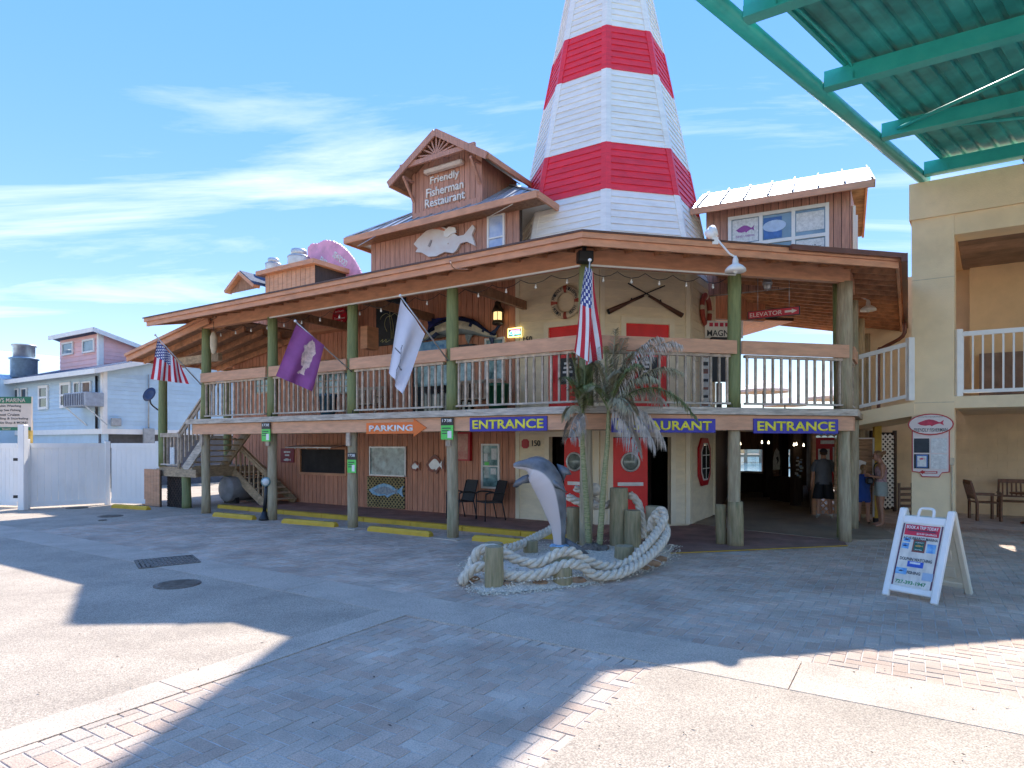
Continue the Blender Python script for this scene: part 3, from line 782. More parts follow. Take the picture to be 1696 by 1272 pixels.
def stair_rail(parent, F, A, B, n, y, h, mat):
    """sloping rail with balusters; A,B (x,z) of the nosing line"""
    a0, a1 = Vector((A[0], y, A[1] + h)), Vector((B[0], y, B[1] + h))
    beam('handrail', F @ a0, F @ a1, 0.09, 0.05, mat, parent)
    beam('handrail', F @ (a0 - Vector((0, 0, .12))), F @ (a1 - Vector((0, 0, .12))), 0.04, 0.09, mat, parent)
    for i in range(n):
        t = (i + 0.5) / n; x = A[0] + (B[0] - A[0]) * t; z = A[1] + (B[1] - A[1]) * t
        pb(F, 'baluster', x - 0.02, x + 0.02, y - 0.02, y + 0.02, z + 0.05, z + h - 0.1, mat, parent)
stair_rail(FLT, FL, (-13.2, 1.2), (-11.45, 2.68), 9, 0.32, 1.0, wood)
taper_post('newel', -13.25, 0.33, FL, 1.15, 2.22, 0.05, 0.05, wood, FLT, 6)
# landing guard
LG = pb(FL, 'landing_guard', -14.2, -13.25, 0.30, 0.36, 2.08, 2.2, wood, REST)
pb(FL, 'bottom_rail', -14.2, -13.25, 0.31, 0.35, 1.24, 1.29, rim, LG)
for i in range(5): pb(FL, 'baluster', -14.05 + i * 0.18, -14.01 + i * 0.18, 0.31, 0.35, 1.29, 2.08, wood, LG)
pb(FL, 'notice', -13.62, -13.40, 0.27, 0.30, 1.28, 1.78, paper, LG)
# skirt of pink boards and dark lattice under the landing
SK = pb(FL, 'skirt', -14.95, -14.0, 0.2, 0.24, 0.0, 1.1, darkwood, REST)
for i in range(6): pb(FL, 'board', -14.95 + i * 0.158, -14.95 + i * 0.158 + 0.148, 0.17, 0.2, 0.02, 1.12, railm, SK)
LK = pb(FL, 'skirt_lattice', -14.0, -13.2, 0.42, 0.43, 0.0, 1.0, dark, REST)
lattice(LK, FL, -14.0, -13.2, 0.0, 1.0, 0.40, 0.14, 0.03, darkwood)
DF = pb(FL, 'lower_flight', -12.55, -12.5, 1.62, 2.7, 1.1, 1.18, stairwood, REST)
for y in (1.62, 2.68):
    beam('stringer', W(FL, -12.55, y, 1.02), W(FL, -11.05, y, 0.12), 0.05, 0.27, stairwood, DF)
for k in range(1, 7):
    t = k / 7; x = -12.5 + t * 1.55; z = 1.2 - t * 1.1
    pb(FL, 'tread', x - 0.13, x + 0.13, 1.65, 2.66, z - 0.04, z, wood, DF)
stair_rail(DF, FL, (-12.5, 1.12), (-11.0, 0.2), 7, 1.60, 0.92, stairwood)
taper_post('newel', -10.97, 1.6, FL, 0.09, 1.15, 0.06, 0.06, stairwood, DF, 6)
# far pink wall behind the stairs, left end
FWL = board_wall(REST, FL, 'end_wall', -17.2, -14.4, 5.2, 0.0, 4.9, railm, 0.3)

# ------------------------------------------------------------------ upper block with dormer (left)
UX0, UX1 = -8.0, -2.45
UE = 7.60
UPB = board_wall(REST, FL, 'upper_block_wall', UX0, -3.1, YW, 5.9, 7.75, brown_up)
# hip roof of standing seam metal
oh = 0.5
e = [(UX0 - oh, YW - oh), (UX1 + 0.1, YW - oh), (UX1 + 0.1, YW + 4.6), (UX0 - oh, YW + 4.6)]
pit = 0.64; run = 2.2
i4 = [(UX0 - oh + run, YW - oh + run), (UX1 + 0.1 - run, YW - oh + run), (UX1 + 0.1 - run, YW + 4.6 - run), (UX0 - oh + run, YW + 4.6 - run)]
v = [W(FL, x, y, UE) for x, y in e] + [W(FL, x, y, UE + run * pit) for x, y in i4] + [W(FL, x, y, UE - 0.05) for x, y in e]
HR = mesh('hip_roof', v, [(0, 1, 5, 4), (1, 2, 6, 5), (2, 3, 7, 6), (3, 0, 4, 7), (4, 5, 6, 7), (11, 10, 9, 8), (0, 8, 9, 1), (1, 9, 10, 2), (2, 10, 11, 3), (3, 11, 8, 0)], metalroof, REST)
beam('fascia', W(FL, e[0][0] - 0.02, e[0][1] - 0.03, UE - 0.07), W(FL, e[1][0] + 0.03, e[1][1] - 0.03, UE - 0.07), 0.05, 0.16, trim, HR)
beam('fascia', W(FL, e[1][0] + 0.03, e[1][1] + 0.0, UE - 0.07), W(FL, e[2][0] + 0.03, e[2][1], UE - 0.07), 0.05, 0.16, trim, HR)
beam('fascia', W(FL, e[0][0] - 0.02, e[0][1] + 0.0, UE - 0.07), W(FL, e[3][0] - 0.02, e[3][1], UE - 0.07), 0.05, 0.16, trim, HR)
pb(FL, 'soffit', e[0][0], e[1][0], e[0][1], YW, UE - 0.12, UE - 0.055, ceilm, HR)
x = e[0][0] + 0.2
while x < e[1][0]:
    lim = min(run, x - e[0][0], e[1][0] - x)
    if lim > 0.12: beam('roof_seam', W(FL, x, e[0][1] + 0.01, UE + 0.015), W(FL, x, e[0][1] + lim, UE + lim * pit + 0.015), 0.025, 0.04, metalroof, HR)
    x += 0.42
beam('hip_cap', W(FL, e[0][0], e[0][1], UE + 0.02), W(FL, i4[0][0], i4[0][1], UE + run * pit + 0.02), 0.12, 0.03, metalroof, HR)
beam('hip_cap', W(FL, e[1][0], e[1][1], UE + 0.02), W(FL, i4[1][0], i4[1][1], UE + run * pit + 0.02), 0.14, 0.03, metalroof, HR)
# side walls of the block
F90 = FL @ Matrix.Translation((UX0, YW, 0)) @ Matrix.Rotation(R(-90), 4, 'Z')
pb(FL, 'upper_block_wall', UX0, UX0 + 0.1, YW + 0.12, YW + 4.1, 5.9, 7.6, brown_up, REST)
x0, x1, z0, z1 = RL(811, 359, 834, 409, yw); window(UPB, FL, x0, x1, z0 - 0.3, z1, yw, white, mk('curtained_glass', (0.55, 0.62, 0.75), 0.1, 0.3, 3, spec=0.8, col2=(0.25, 0.35, 0.6)), 0.05, 2)
tube('awning_rod', [L2(808, 360, yw - 0.04), L2(849, 338, YW - oh)], 0.012, white, UPB, 6)
tube('awning_rod', [L2(626, 389, YW - oh), L2(592, 408, YW - oh - 0.35)], 0.012, greym, UPB, 6)
# dormer
DX0, DX1 = on_plane(FL, 687, 340, YW)[0], on_plane(FL, 797, 320, YW)[0]
dxm = (DX0 + DX1) / 2
DP, DE = 9.80, 8.82
dsl = (DP - DE) / (DX1 + 0.5 - dxm)
yd = YW
DOR = board_wall(REST, FL, 'dormer_wall', DX0, DX1, yd, 7.75, 9.9, brown_up, 0.165, topf=lambda x: DP - 0.08 - abs(x - dxm) * dsl)
pb(FL, 'sill_board', DX0 - 0.02, DX1 + 0.02, yd - 0.06, yd - 0.021, 7.86, 8.02, brown_up, DOR)
for x in (DX0, DX1): pb(FL, 'corner_board', x - 0.05, x + 0.05, yd - 0.045, yd + 0.05, 7.8, 9.1, brown_up, DOR)
# dormer right side wall of boards running back
nside = 9
for i in range(nside):
    y0 = yd + 0.05 + i * 0.2
    zb = UE + (y0 - (YW - oh)) * pit + 0.02
    pb(FL, 'board', DX1 - 0.02, DX1 + 0.02, y0 + 0.006, y0 + 0.194, min(zb, 9.0), 9.0, brown_up, DOR)
    pb(FL, 'board', DX0 - 0.02, DX0 + 0.02, y0 + 0.006, y0 + 0.194, min(zb, 9.0), 9.0, brown_up, DOR)
ov = 0.45
for s, xe in ((-1, DX0 - 0.5), (1, DX1 + 0.5)):
    v = [W(FL, dxm, yd - ov, DP), W(FL, xe, yd - ov, DE), W(FL, xe, yd + 2.2, DE), W(FL, dxm, yd + 2.2, DP)]
    v = v + [p + Vector((0, 0, 0.05)) for p in v]
    rr_ = mesh('dormer_roof', v, CF, metalroof, REST)
    beam('rake_board', W(FL, dxm - s * 0.0, yd - ov - 0.03, DP - 0.06), W(FL, xe, yd - ov - 0.03, DE - 0.06), 0.05, 0.17, brown_up, rr_)
    beam('eave_board', W(FL, xe, yd - ov, DE - 0.05), W(FL, xe, yd + 2.2, DE - 0.05), 0.05, 0.13, trim, rr_)
    v = [W(FL, dxm, yd - ov, DP - 0.03), W(FL, xe, yd - ov, DE - 0.03), W(FL, xe, yd + 2.0, DE - 0.03), W(FL, dxm, yd + 2.0, DP - 0.03)]
    mesh('soffit', [p - Vector((0, 0, .02)) for p in v] + v, CF, ceilm, rr_)
    # knee brace
    xb = DX0 if s < 0 else DX1
    beam('knee_brace', W(FL, xb, yd - 0.04, 8.35), W(FL, xb, yd - ov + 0.02, 8.86), 0.06, 0.06, brown_up, DOR)
    beam('knee_brace', W(FL, xb, yd - 0.04, 8.86), W(FL, xb, yd - ov, 8.86), 0.06, 0.06, brown_up, DOR)
# fan truss in the gable
tz = 9.14
tie = beam('gable_truss', W(FL, DX0 - 0.12, yd - ov + 0.02, tz), W(FL, DX1 + 0.12, yd - ov + 0.02, tz), 0.07, 0.12, brown_up, DOR)
for k in range(9):
    a = R(14 + k * 19)
    dx_, dz_ = math.cos(a), math.sin(a)
    # length to the rake
    t = 0.05
    while t < 1.6 and (tz + dz_ * t) < DP - 0.14 - abs(dx_ * t) * dsl: t += 0.01
    if t > 0.15: beam('truss_spoke', W(FL, dxm, yd - ov + 0.02, tz + 0.04), W(FL, dxm + dx_ * t, yd - ov + 0.02, tz + dz_ * t), 0.035, 0.035, brown_up, tie)
bevbox('floodlight', FL, dxm - 0.62, dxm + 0.62, yd - 0.22, yd - 0.05, 8.92, 9.04, cream, DOR, 0.03)
for bt, z, w, h in (('Friendly', 8.70, 0.95, 0.25), ('Fisherman', 8.42, 1.22, 0.23), ('Restaurant', 8.15, 1.30, 0.23)):
    text('lettering', bt, FL, dxm - 0.04, z + 0.05, w, h, white, DOR, yd - 0.025, 0.03, 0.012)

# ------------------------------------------------------------------ right upper block
E1 = Vector((7.92, 13.8, 0)); A4 = R(64)
d4 = Vector((-math.sin(A4), math.cos(A4), 0))
F4 = frame(E1.x, E1.y, -d4)            # origin at the right eave corner, x to the right
RB = board_wall(REST, F4, 'east_block_wall', -3.6, -0.42, 0.45, 5.6, 7.70, brown_up, 0.17)
def R4(px0, py0, px1, py1, y):
    a = on_plane(F4, px0, (py0 + py1) / 2, y); b = on_plane(F4, px1, (py0 + py1) / 2, y)
    return a[0], b[0], on_plane(F4, (px0 + px1) / 2, py1, y)[1], on_plane(F4, (px0 + px1) / 2, py0, y)[1]
v0 = W(F4, -0.42, 0.45, 0); 
for k in range(8):
    p = v0 + d3 * (k * 0.19); q = v0 + d3 * (k * 0.19 + 0.18)
    beam('board', p + Vector((0, 0, 6.7)), q + Vector((0, 0, 6.7)), 0.04, 2.0, brown_up, RB)
p = v0 + d3 * 0.25 + Vector((0.03, -0.02, 0)); q = v0 + d3 * 0.95 + Vector((0.03, -0.02, 0))
sw = beam('side_window', p + Vector((0, 0, 6.7)), q + Vector((0, 0, 6.7)), 0.05, 1.3, glass, RB)
for t in (0, 1):
    pp = p.lerp(q, t); beam('frame', pp + Vector((0.02, -0.01, 6.0)), pp + Vector((0.02, -0.01, 7.4)), 0.07, 0.07, white, sw)
x0, x1, z0, z1 = R4(1209, 352, 1370, 440, 0.43)
w4 = pb(F4, 'window', x0, x1, 0.41, 0.428, z0, z1, glass, RB)
dw = (x1 - x0) / 3; zm = z0 + (z1 - z0) * 0.46
for k in range(4): pb(F4, 'frame', x0 + k * dw - 0.04, x0 + k * dw + 0.04, 0.37, 0.43, z0, z1 + 0.05, white, w4)
for z in (z0, zm, z1): pb(F4, 'frame', x0 + 0.04, x1 - 0.04, 0.375, 0.43, z - 0.03, z + 0.05, white, w4)
bluep = mk('poster_blue', (0.06, 0.17, 0.45), 0.4, 0.15, 6)
pb(F4, 'poster', x0 + 0.06, x0 + dw - 0.06, 0.40, 0.405, zm + 0.08, z1 - 0.05, paper, w4)
pb(F4, 'poster', x0 + dw + 0.06, x0 + 2 * dw - 0.25, 0.40, 0.405, zm + 0.08, z1 - 0.1, bluep, w4)
pb(F4, 'poster', x0 + 2 * dw + 0.06, x1 - 0.06, 0.40, 0.405, zm + 0.15, z1 - 0.1, paper, w4)
pb(F4, 'poster', x0 + 2 * dw + 0.06, x1 - 0.06, 0.40, 0.405, z0 + 0.05, zm - 0.06, paper, w4)
ink = mk('ink', (0.04, 0.05, 0.06), 0.6, 0.1, 5); inkp = mk('ink_purple', (0.32, 0.08, 0.32), 0.6, 0.1, 5)
text('lettering', 'Ice-Cold Beer', F4, x0 + 2.5 * dw, zm - 0.24, dw * 0.66, 0.10, ink, w4, 0.399, 0.002, 0, 0.3)
text('lettering', 'On Tap', F4, x0 + 2.5 * dw, zm - 0.42, dw * 0.32, 0.10, ink, w4, 0.399, 0.002, 0, 0.3)
def fish_pts(cx, cz, L, H, flip=1):
    o = [(-.5, 0.02), (-.38, .16), (-.2, .34), (-.05, .42), (.1, .36), (.22, .24), (.30, .12), (.36, .10), (.5, .34), (.46, .06), (.5, -.26), (.36, -.06), (.28, -.08), (.15, -.2), (.05, -.34), (-.02, -.22), (-.2, -.28), (-.38, -.2)]
    return [(cx + flip * p[0] * L, cz + p[1] * H) for p in o]
prism('fish_print', fish_pts(x0 + 0.5 * dw, (zm + z1) / 2 + 0.04, 0.42, 0.24), 0.002, inkp, w4, F4 @ Matrix.Translation((0, 0.399, 0)))
text('lettering', 'FRIENDLY FISHERMAN', F4, x0 + 0.5 * dw, (zm + z1) / 2 - 0.12, dw * 0.6, 0.05, inkp, w4, 0.399, 0.002)
lb = mk('light_blue_print', (0.5, 0.65, 0.85), 0.5, 0.1, 5)
prism('emblem_print', [(x0 + 1.42 * dw + 0.26 * math.cos(t * 0.349), (zm + z1) / 2 + 0.03 + 0.14 * math.sin(t * 0.349)) for t in range(18)], 0.002, lb, w4, F4 @ Matrix.Translation((0, 0.399, 0)))
# gable roof, ridge parallel to the front
ez4 = 7.62
seamm = mk('seam_dark', (0.18, 0.19, 0.2), 0.5, 0.1, 4)
v = [W(F4, -3.9, 0, ez4), W(F4, 0.0, 0, ez4), W(F4, 0.0, 1.9, ez4 + 1.02), W(F4, -3.9, 1.9, ez4 + 1.02)]
ER = mesh('east_roof', [p + Vector((0, 0, .03)) for p in v] + [p + Vector((0, 0, .08)) for p in v], CF, metalroof, REST)
v = [W(F4, -3.9, 3.8, ez4), W(F4, 0.0, 3.8, ez4), W(F4, 0.0, 1.9, ez4 + 1.02), W(F4, -3.9, 1.9, ez4 + 1.02)]
mesh('east_roof_rear', [p + Vector((0, 0, .03)) for p in v] + [p + Vector((0, 0, .08)) for p in v], CF, metalroof, REST)
for k in range(8):
    x = -3.75 + k * 0.535
    beam('roof_seam', W(F4, x, 0.0, ez4 + 0.10), W(F4, x, 1.9, ez4 + 1.12), 0.03, 0.07, seamm, ER)
beam('fascia', W(F4, -3.9, -0.03, ez4 - 0.02), W(F4, 0.03, -0.03, ez4 - 0.02), 0.05, 0.15, trim, ER)
beam('barge_board', W(F4, 0.03, -0.03, ez4 - 0.02), W(F4, 0.03, 1.9, ez4 + 1.0), 0.05, 0.17, trim, ER)
beam('barge_board', W(F4, 0.03, 3.83, ez4 - 0.02), W(F4, 0.03, 1.9, ez4 + 1.0), 0.05, 0.17, trim, ER)
plyw = mk('plywood', (0.42, 0.24, 0.12), 0.7, 0.3, 3, (1, 1, 6))
v = [W(F4, -0.75, 0.02, ez4 - 0.06), W(F4, 0.0, 0.02, ez4 - 0.06), W(F4, 0.0, 1.9, ez4 + 0.94), W(F4, -0.75, 1.9, ez4 + 0.94)]
mesh('soffit', v + [p + Vector((0, 0, .06)) for p in v], CF, plyw, ER)
v = [W(F4, -0.75, 3.78, ez4 - 0.06), W(F4, 0.0, 3.78, ez4 - 0.06), W(F4, 0.0, 1.9, ez4 + 0.94), W(F4, -0.75, 1.9, ez4 + 0.94)]
mesh('soffit', v + [p + Vector((0, 0, .06)) for p in v], CF, plyw, ER)

# ------------------------------------------------------------------ right part of the veranda: ceilings and header behind
HB = board_wall(REST, FR, 'header_wall', 2.2, 7.2, 5.3, 5.35, 6.6, brown, 0.2)
CEI = pb(FR, 'plank_ceiling', 2.2, 8.2, 5.4, 9.4, 5.42, 5.5, darkwood, REST)
for k in range(24): pb(FR, 'plank', 2.2 + k * 0.25, 2.2 + k * 0.25 + 0.242, 5.4, 9.4, 5.40, 5.418, orangewood, CEI)
beam('header_beam', W(FR, 2.0, 9.4, 5.22), W(FR, 8.4, 9.4, 5.22), 0.15, 0.36, stairwood, CEI)
pb(FR, 'porch_post', 2.3, 2.5, 9.3, 9.5, DECK, 5.1, stairwood, CEI)
board_wall(REST, FR, 'gift_shop_wall', 1.2, 2.4, 5.8, DECK, 6.2, brown, 0.2)
# passage under the deck
PW = thing('passage_wall', (8, 20, 0), 'dark timber walls of the passage behind the right entrance sign', 'wall')
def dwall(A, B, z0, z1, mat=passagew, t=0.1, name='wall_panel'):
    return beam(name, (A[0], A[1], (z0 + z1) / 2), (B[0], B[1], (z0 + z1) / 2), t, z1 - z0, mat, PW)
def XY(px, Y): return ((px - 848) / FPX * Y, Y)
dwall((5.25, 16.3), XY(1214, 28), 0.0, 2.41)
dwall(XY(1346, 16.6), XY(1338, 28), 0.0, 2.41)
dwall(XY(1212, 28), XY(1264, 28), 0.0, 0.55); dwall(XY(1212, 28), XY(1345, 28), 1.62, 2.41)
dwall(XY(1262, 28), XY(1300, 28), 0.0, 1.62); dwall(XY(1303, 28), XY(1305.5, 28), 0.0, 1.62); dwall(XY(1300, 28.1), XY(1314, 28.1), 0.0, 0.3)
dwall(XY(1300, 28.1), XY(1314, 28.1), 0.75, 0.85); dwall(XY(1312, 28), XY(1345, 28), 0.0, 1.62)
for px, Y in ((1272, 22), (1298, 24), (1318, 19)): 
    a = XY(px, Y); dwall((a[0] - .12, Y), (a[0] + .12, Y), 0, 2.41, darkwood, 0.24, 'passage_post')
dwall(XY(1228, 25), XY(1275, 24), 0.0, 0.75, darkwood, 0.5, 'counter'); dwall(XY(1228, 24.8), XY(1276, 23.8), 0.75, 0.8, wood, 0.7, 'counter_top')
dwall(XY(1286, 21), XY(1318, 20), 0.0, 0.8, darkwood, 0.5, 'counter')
for px, py in ((1226, 735.5), (1262, 733), (1273, 733.5), (1315, 737), (1331, 738), (1319, 736)):
    lathe('ceiling_bulb', [(0.001, -0.03), (0.022, -0.018), (0.025, 0), (0.012, 0.03), (0.010, 0.06)], lit, PW, Matrix.Translation(P(px, py, 18.5)), 8)
for k in range(14):
    p = P(1322 + random.uniform(-6, 6), 760 + k * 2.4, 18); pb(frame(p.x, p.y, (1, 0)), 'trinket', 0, random.uniform(.04, .09), 0, .03, p.z, p.z + random.uniform(.03, .07), paper if k % 3 else lb, PW)
# ------------------------------------------------------------------ lighthouse
OC = Vector((2.425, 16.74, 0))
LH = thing('lighthouse', OC, 'red and white striped octagonal lighthouse tower with cream boarded base', 'lighthouse')
u2 = Vector((-0.168, -0.986, 0)).normalized()
OT = OC + Vector((0.13, 0.03, 0))
def corner(k, s, z):
    """corner C(k+1): k=0 left, 1 near ridge, 2, 3 ..."""
    a = math.atan2(u2.y, u2.x) + (k - 1) * R(45)
    r = s * 1.30656
    o_ = OT if z > 5.7 and s < 2.16 else OC
    return Vector((o_.x + r * math.cos(a), o_.y + r * math.sin(a), z))
def side(z): return 2.0 - (z - 6.5) * 0.157
def tcol(z): 
    if z < 7.75: return twhite
    if z < 8.95: return tred
    if z < 10.9: return twhite
    if z < 12.1: return tred
    return twhite
ZT0, ZT1 = 5.9, 15.6
lev = []
z = ZT0
marks = [7.75, 8.95, 10.9, 12.1, ZT1]
cuts = [ZT0] + marks
rows = []
for a, b in zip(cuts[:-1], cuts[1:]):
    n = round((b - a) / 0.163)
    rows += [(a + (b - a) * i / n, a + (b - a) * (i + 1) / n) for i in range(n)]
CORE = mesh('tower_core', [corner(k, side(ZT0) - 0.02, ZT0) for k in range(8)] + [corner(k, side(ZT1) - 0.02, ZT1) for k in range(8)],
            [(k, (k + 1) % 8, 8 + (k + 1) % 8, 8 + k) for k in range(8)] + [tuple(range(7, -1, -1)), tuple(range(8, 16))], twhite, LH)
def face_out(k):
    a = (corner(k, 1, 0) + corner(k + 1, 1, 0)) / 2 - OC
    return a.normalized()
for k in (-1, 0, 1, 2, 3):
    n = face_out(k)
    for (a, b) in rows:
        if a > 13.9: continue
        A0, B0 = corner(k, side(a), a), corner(k + 1, side(a), a)
        A1, B1 = corner(k, side(b), b), corner(k + 1, side(b), b)
        lo, hi = n * 0.026, n * 0.006
        v = [A0, B0, B0 + lo, A0 + lo, A1, B1, B1 + hi, A1 + hi]
        mesh('siding_board', v, CF, tcol((a + b) / 2), CORE)
    if k == 3: continue
bands = list(zip(cuts[:-1], cuts[1:]))
for k in (-1, 0, 1, 2, 3):
    for (a, b) in bands:
        d = (corner(k, 1, 0) - OC).normalized()
        for kk, sg in ((k, 1), (k - 1, -1)):
            # two flat trim boards meeting on the corner
            n = face_out(kk)
            A, B = corner(k, side(a), a), corner(k, side(b), b)
            t = (corner(kk + 1, 1, 0) - corner(kk, 1, 0)).normalized() * sg * 0.115
            e0 = d * 0.034
            v = [A, A + t, A + t + n * 0.034, A + e0, B, B + t, B + t + n * 0.034, B + e0]
            bm = bmesh.new(); vs = [bm.verts.new(q) for q in v]
            for q in CF: bm.faces.new([vs[i] for i in q])
            bmesh.ops.recalc_face_normals(bm, faces=bm.faces[:])
            bm_obj('corner_board', bm, tcol((a + b) / 2), CORE)
# gallery and lantern room, above the picture
GAL = mesh('gallery', [corner(k, 1.3, 15.6) for k in range(8)] + [corner(k, 1.3, 15.75) for k in range(8)],
           [(k, (k + 1) % 8, 8 + (k + 1) % 8, 8 + k) for k in range(8)] + [tuple(range(7, -1, -1)), tuple(range(8, 16))], tred, LH)
lathe('lantern_room', [(0.7, 15.75), (0.7, 17.0), (0.95, 17.0), (0.5, 17.5), (0.02, 17.9)], tred, LH, Matrix.Translation(OC), 8, False)
for k in range(8):
    beam('gallery_post', corner(k, 1.25, 15.75), corner(k, 1.25, 16.6), 0.05, 0.05, white, GAL)
    beam('gallery_rail', corner(k, 1.25, 16.6), corner(k + 1, 1.25, 16.6), 0.05, 0.05, white, GAL)
# boarded base
SB = 2.18
BASE = mesh('base_core', [corner(k, SB - 0.03, 0.0) for k in range(8)] + [corner(k, SB, 5.95) for k in range(8)],
            [(k, (k + 1) % 8, 8 + (k + 1) % 8, 8 + k) for k in (2, 3, 4, 5, 6, 7)] + [tuple(range(8, 16))], beige, LH)
FF = {}
for k in (0, 1, 2):
    A = corner(k, SB, 0); B = corner(k + 1, SB, 0)
    FF[k] = frame(A.x, A.y, (B - A))
L8 = (corner(1, SB, 0) - corner(0, SB, 0)).length
holes = {0: [(0.92, 1.86, 0.0, 2.05), (0.90, 1.86, 2.5, 4.58)], 1: [(0.30, 1.70, 0.0, 2.04), (0.61, 1.667, 2.5, 4.60)], 2: []}
for k in (0, 1, 2):
    F = FF[k]
    for (zs, ze) in ((0.06, ZB1), (DECK, 5.9)):
        n = round((ze - zs) / 0.185)
        for i in range(n):
            a, b = zs + (ze - zs) * i / n, zs + (ze - zs) * (i + 1) / n
            segs = [(0.10, L8 - 0.10)]
            for (hx0, hx1, hz0, hz1) in holes[k]:
                if b > hz0 + 0.02 and a < hz1 - 0.02:
                    segs = [q for sgm in segs for q in ((sgm[0], min(sgm[1], hx0)), (max(sgm[0], hx1), sgm[1])) if q[1] - q[0] > 0.02]
            for (p, q) in segs:
                v = [(p, 0.03, a), (q, 0.03, a), (q, -0.022, a), (p, -0.022, a), (p, 0.03, b + 0.004), (q, 0.03, b + 0.004), (q, -0.004, b + 0.004), (p, -0.004, b + 0.004)]
                v = [v[3], v[2], v[1], v[0], v[7], v[6], v[5], v[4]]
                mesh('siding_board', v, CF, beige, BASE, M=F)
    # backing with the openings left free
    bx = sorted({0.0, L8} | {h[0] for h in holes[k]} | {h[1] for h in holes[k]})
    if k < 2:
        for a, b in zip(bx[:-1], bx[1:]):
            m_ = (a + b) / 2; zz_ = 0.0
            hs = sorted([h for h in holes[k] if h[0] <= m_ <= h[1]], key=lambda h: h[2])
            for h in hs:
                if h[2] - zz_ > 0.03: pb(F, 'wall_panel', a, b, 0.031, 0.12, zz_, h[2], beige, BASE)
                zz_ = h[3]
            pb(F, 'wall_panel', a, b, 0.031, 0.12, zz_, 5.95, beige, BASE)
    for x in (0.0, L8 - 0.11):
        pb(F, 'corner_board', x + 0.0, x + 0.11, -0.04, 0.03, 0.05, 5.9, beiget, BASE)
    for (hx0, hx1, hz0, hz1) in holes[k]:
        zb = max(hz0, 0.06)
        pb(F, 'door_trim', hx0 - 0.12, hx0, -0.045, 0.03, zb, hz1 + 0.12, beiget, BASE)
        pb(F, 'door_trim', hx1, hx1 + 0.12, -0.045, 0.03, zb, hz1 + 0.12, beiget, BASE)
        pb(F, 'door_trim', hx0, hx1, -0.045, 0.03, hz1, hz1 + 0.12, beiget, BASE)
# upper doors
for k, (a, b, z1) in ((0, (0.90, 1.86, 4.58)), (1, (0.61, 1.667, 4.60))):
    D = pb(FF[k], 'door', a, b, 0.01, 0.06, DECK, z1, redp, LH)
    n = pb(FF[k], 'door_notice', a + 0.3, b - 0.28, -0.004, 0.009, 3.25, 3.85, black, D)
    text('lettering', 'ENTRANCE', FF[k], (a + b) / 2, 3.36, 0.32, 0.08, white, D, -0.005, 0.002)
    for i in range(3): pb(FF[k], 'print_line', (a + b) / 2 - 0.12 + 0.02 * i, (a + b) / 2 + 0.13 - 0.03 * i, -0.007, -0.005, 3.50 + i * 0.1, 3.55 + i * 0.1, white, D)
    tube('door_handle', [W(FF[k], a + 0.1, -0.04, 3.3), W(FF[k], a + 0.1, -0.04, 3.6)], 0.015, greym, D, 6)
# ground floor: lobby walls painted near-black as the shade behind the openings, red doors swung open with round portholes
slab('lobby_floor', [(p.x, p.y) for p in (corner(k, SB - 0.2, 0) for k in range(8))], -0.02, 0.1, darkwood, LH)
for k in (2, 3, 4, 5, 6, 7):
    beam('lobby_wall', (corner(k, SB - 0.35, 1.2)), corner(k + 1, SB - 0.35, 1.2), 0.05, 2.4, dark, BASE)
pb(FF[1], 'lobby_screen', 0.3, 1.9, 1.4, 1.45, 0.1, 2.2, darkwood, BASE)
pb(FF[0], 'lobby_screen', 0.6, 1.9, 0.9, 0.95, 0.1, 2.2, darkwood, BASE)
port = mk('porthole_glass', (0.25, 0.3, 0.27), 0.1, 0.3, 6, spec=0.9)
def swing_door(F, x, y, ang, w, z0, z1, sgn):
    M = F @ Matrix.Translation((x, y, 0)) @ Matrix.Rotation(ang, 4, 'Z')
    D = pb(M, 'door', 0, w, -0.022, 0.022, z0, z1, redp, LH)
    c = M @ Matrix.Translation((w / 2, 0, z0 + 1.38)) @ Matrix.Rotation(R(90), 4, 'X')
    lathe('porthole', [(0.001, -0.03), (0.19, -0.03), (0.19, 0.03), (0.001, 0.03)], port, D, c, 20)
    V, Fc = tube_geo([Vector((0.2 * math.cos(t * math.pi / 10), 0.2 * math.sin(t * math.pi / 10), 0)) for t in range(21)], 0.024, 6, False)
    for dz in (-0.03, 0.03):
        mesh('porthole_ring', V, Fc, galv, D, True, c @ Matrix.Translation((0, 0, dz)))
    pb(M, 'push_plate', 0.1, w - 0.1, -0.04, -0.024, z0 + 0.85, z0 + 0.93, greym, D)
swing_door(FF[0], 1.30, 0.02, R(-6), 0.55, 0.1, 2.03, 1)
swing_door(FF[1], 0.30, -0.03, R(-8), 0.78, 0.1, 2.02, 1)
# octagonal window and number plates on the base
F2 = FF[2]
def octpts(cx, cz, w, h): return [(cx + sx * w, cz + sz * h) for sx, sz in ((-.25, -.5), (.25, -.5), (.5, -.28), (.5, .28), (.25, .5), (-.25, .5), (-.5, .28), (-.5, -.28))]
OW = prism('octagon_window', octpts(1.08, 1.45, 1.0, 1.15), 0.05, signred, LH, F2 @ Matrix.Translation((0, -0.022, 0)))
prism('frame', octpts(1.08, 1.45, 0.72, 0.9), 0.012, white, OW, F2 @ Matrix.Translation((0, -0.073, 0)))
prism('pane', octpts(1.08, 1.45, 0.64, 0.82), 0.008, glassd, OW, F2 @ Matrix.Translation((0, -0.086, 0)))
pb(F2, 'glazing_bar', 1.07, 1.09, -0.102, -0.094, 1.05, 1.85, white, OW); pb(F2, 'glazing_bar', 0.77, 1.39, -0.102, -0.094, 1.6, 1.62, white, OW); pb(F2, 'glazing_bar', 0.77, 1.39, -0.102, -0.094, 1.28, 1.30, white, OW)
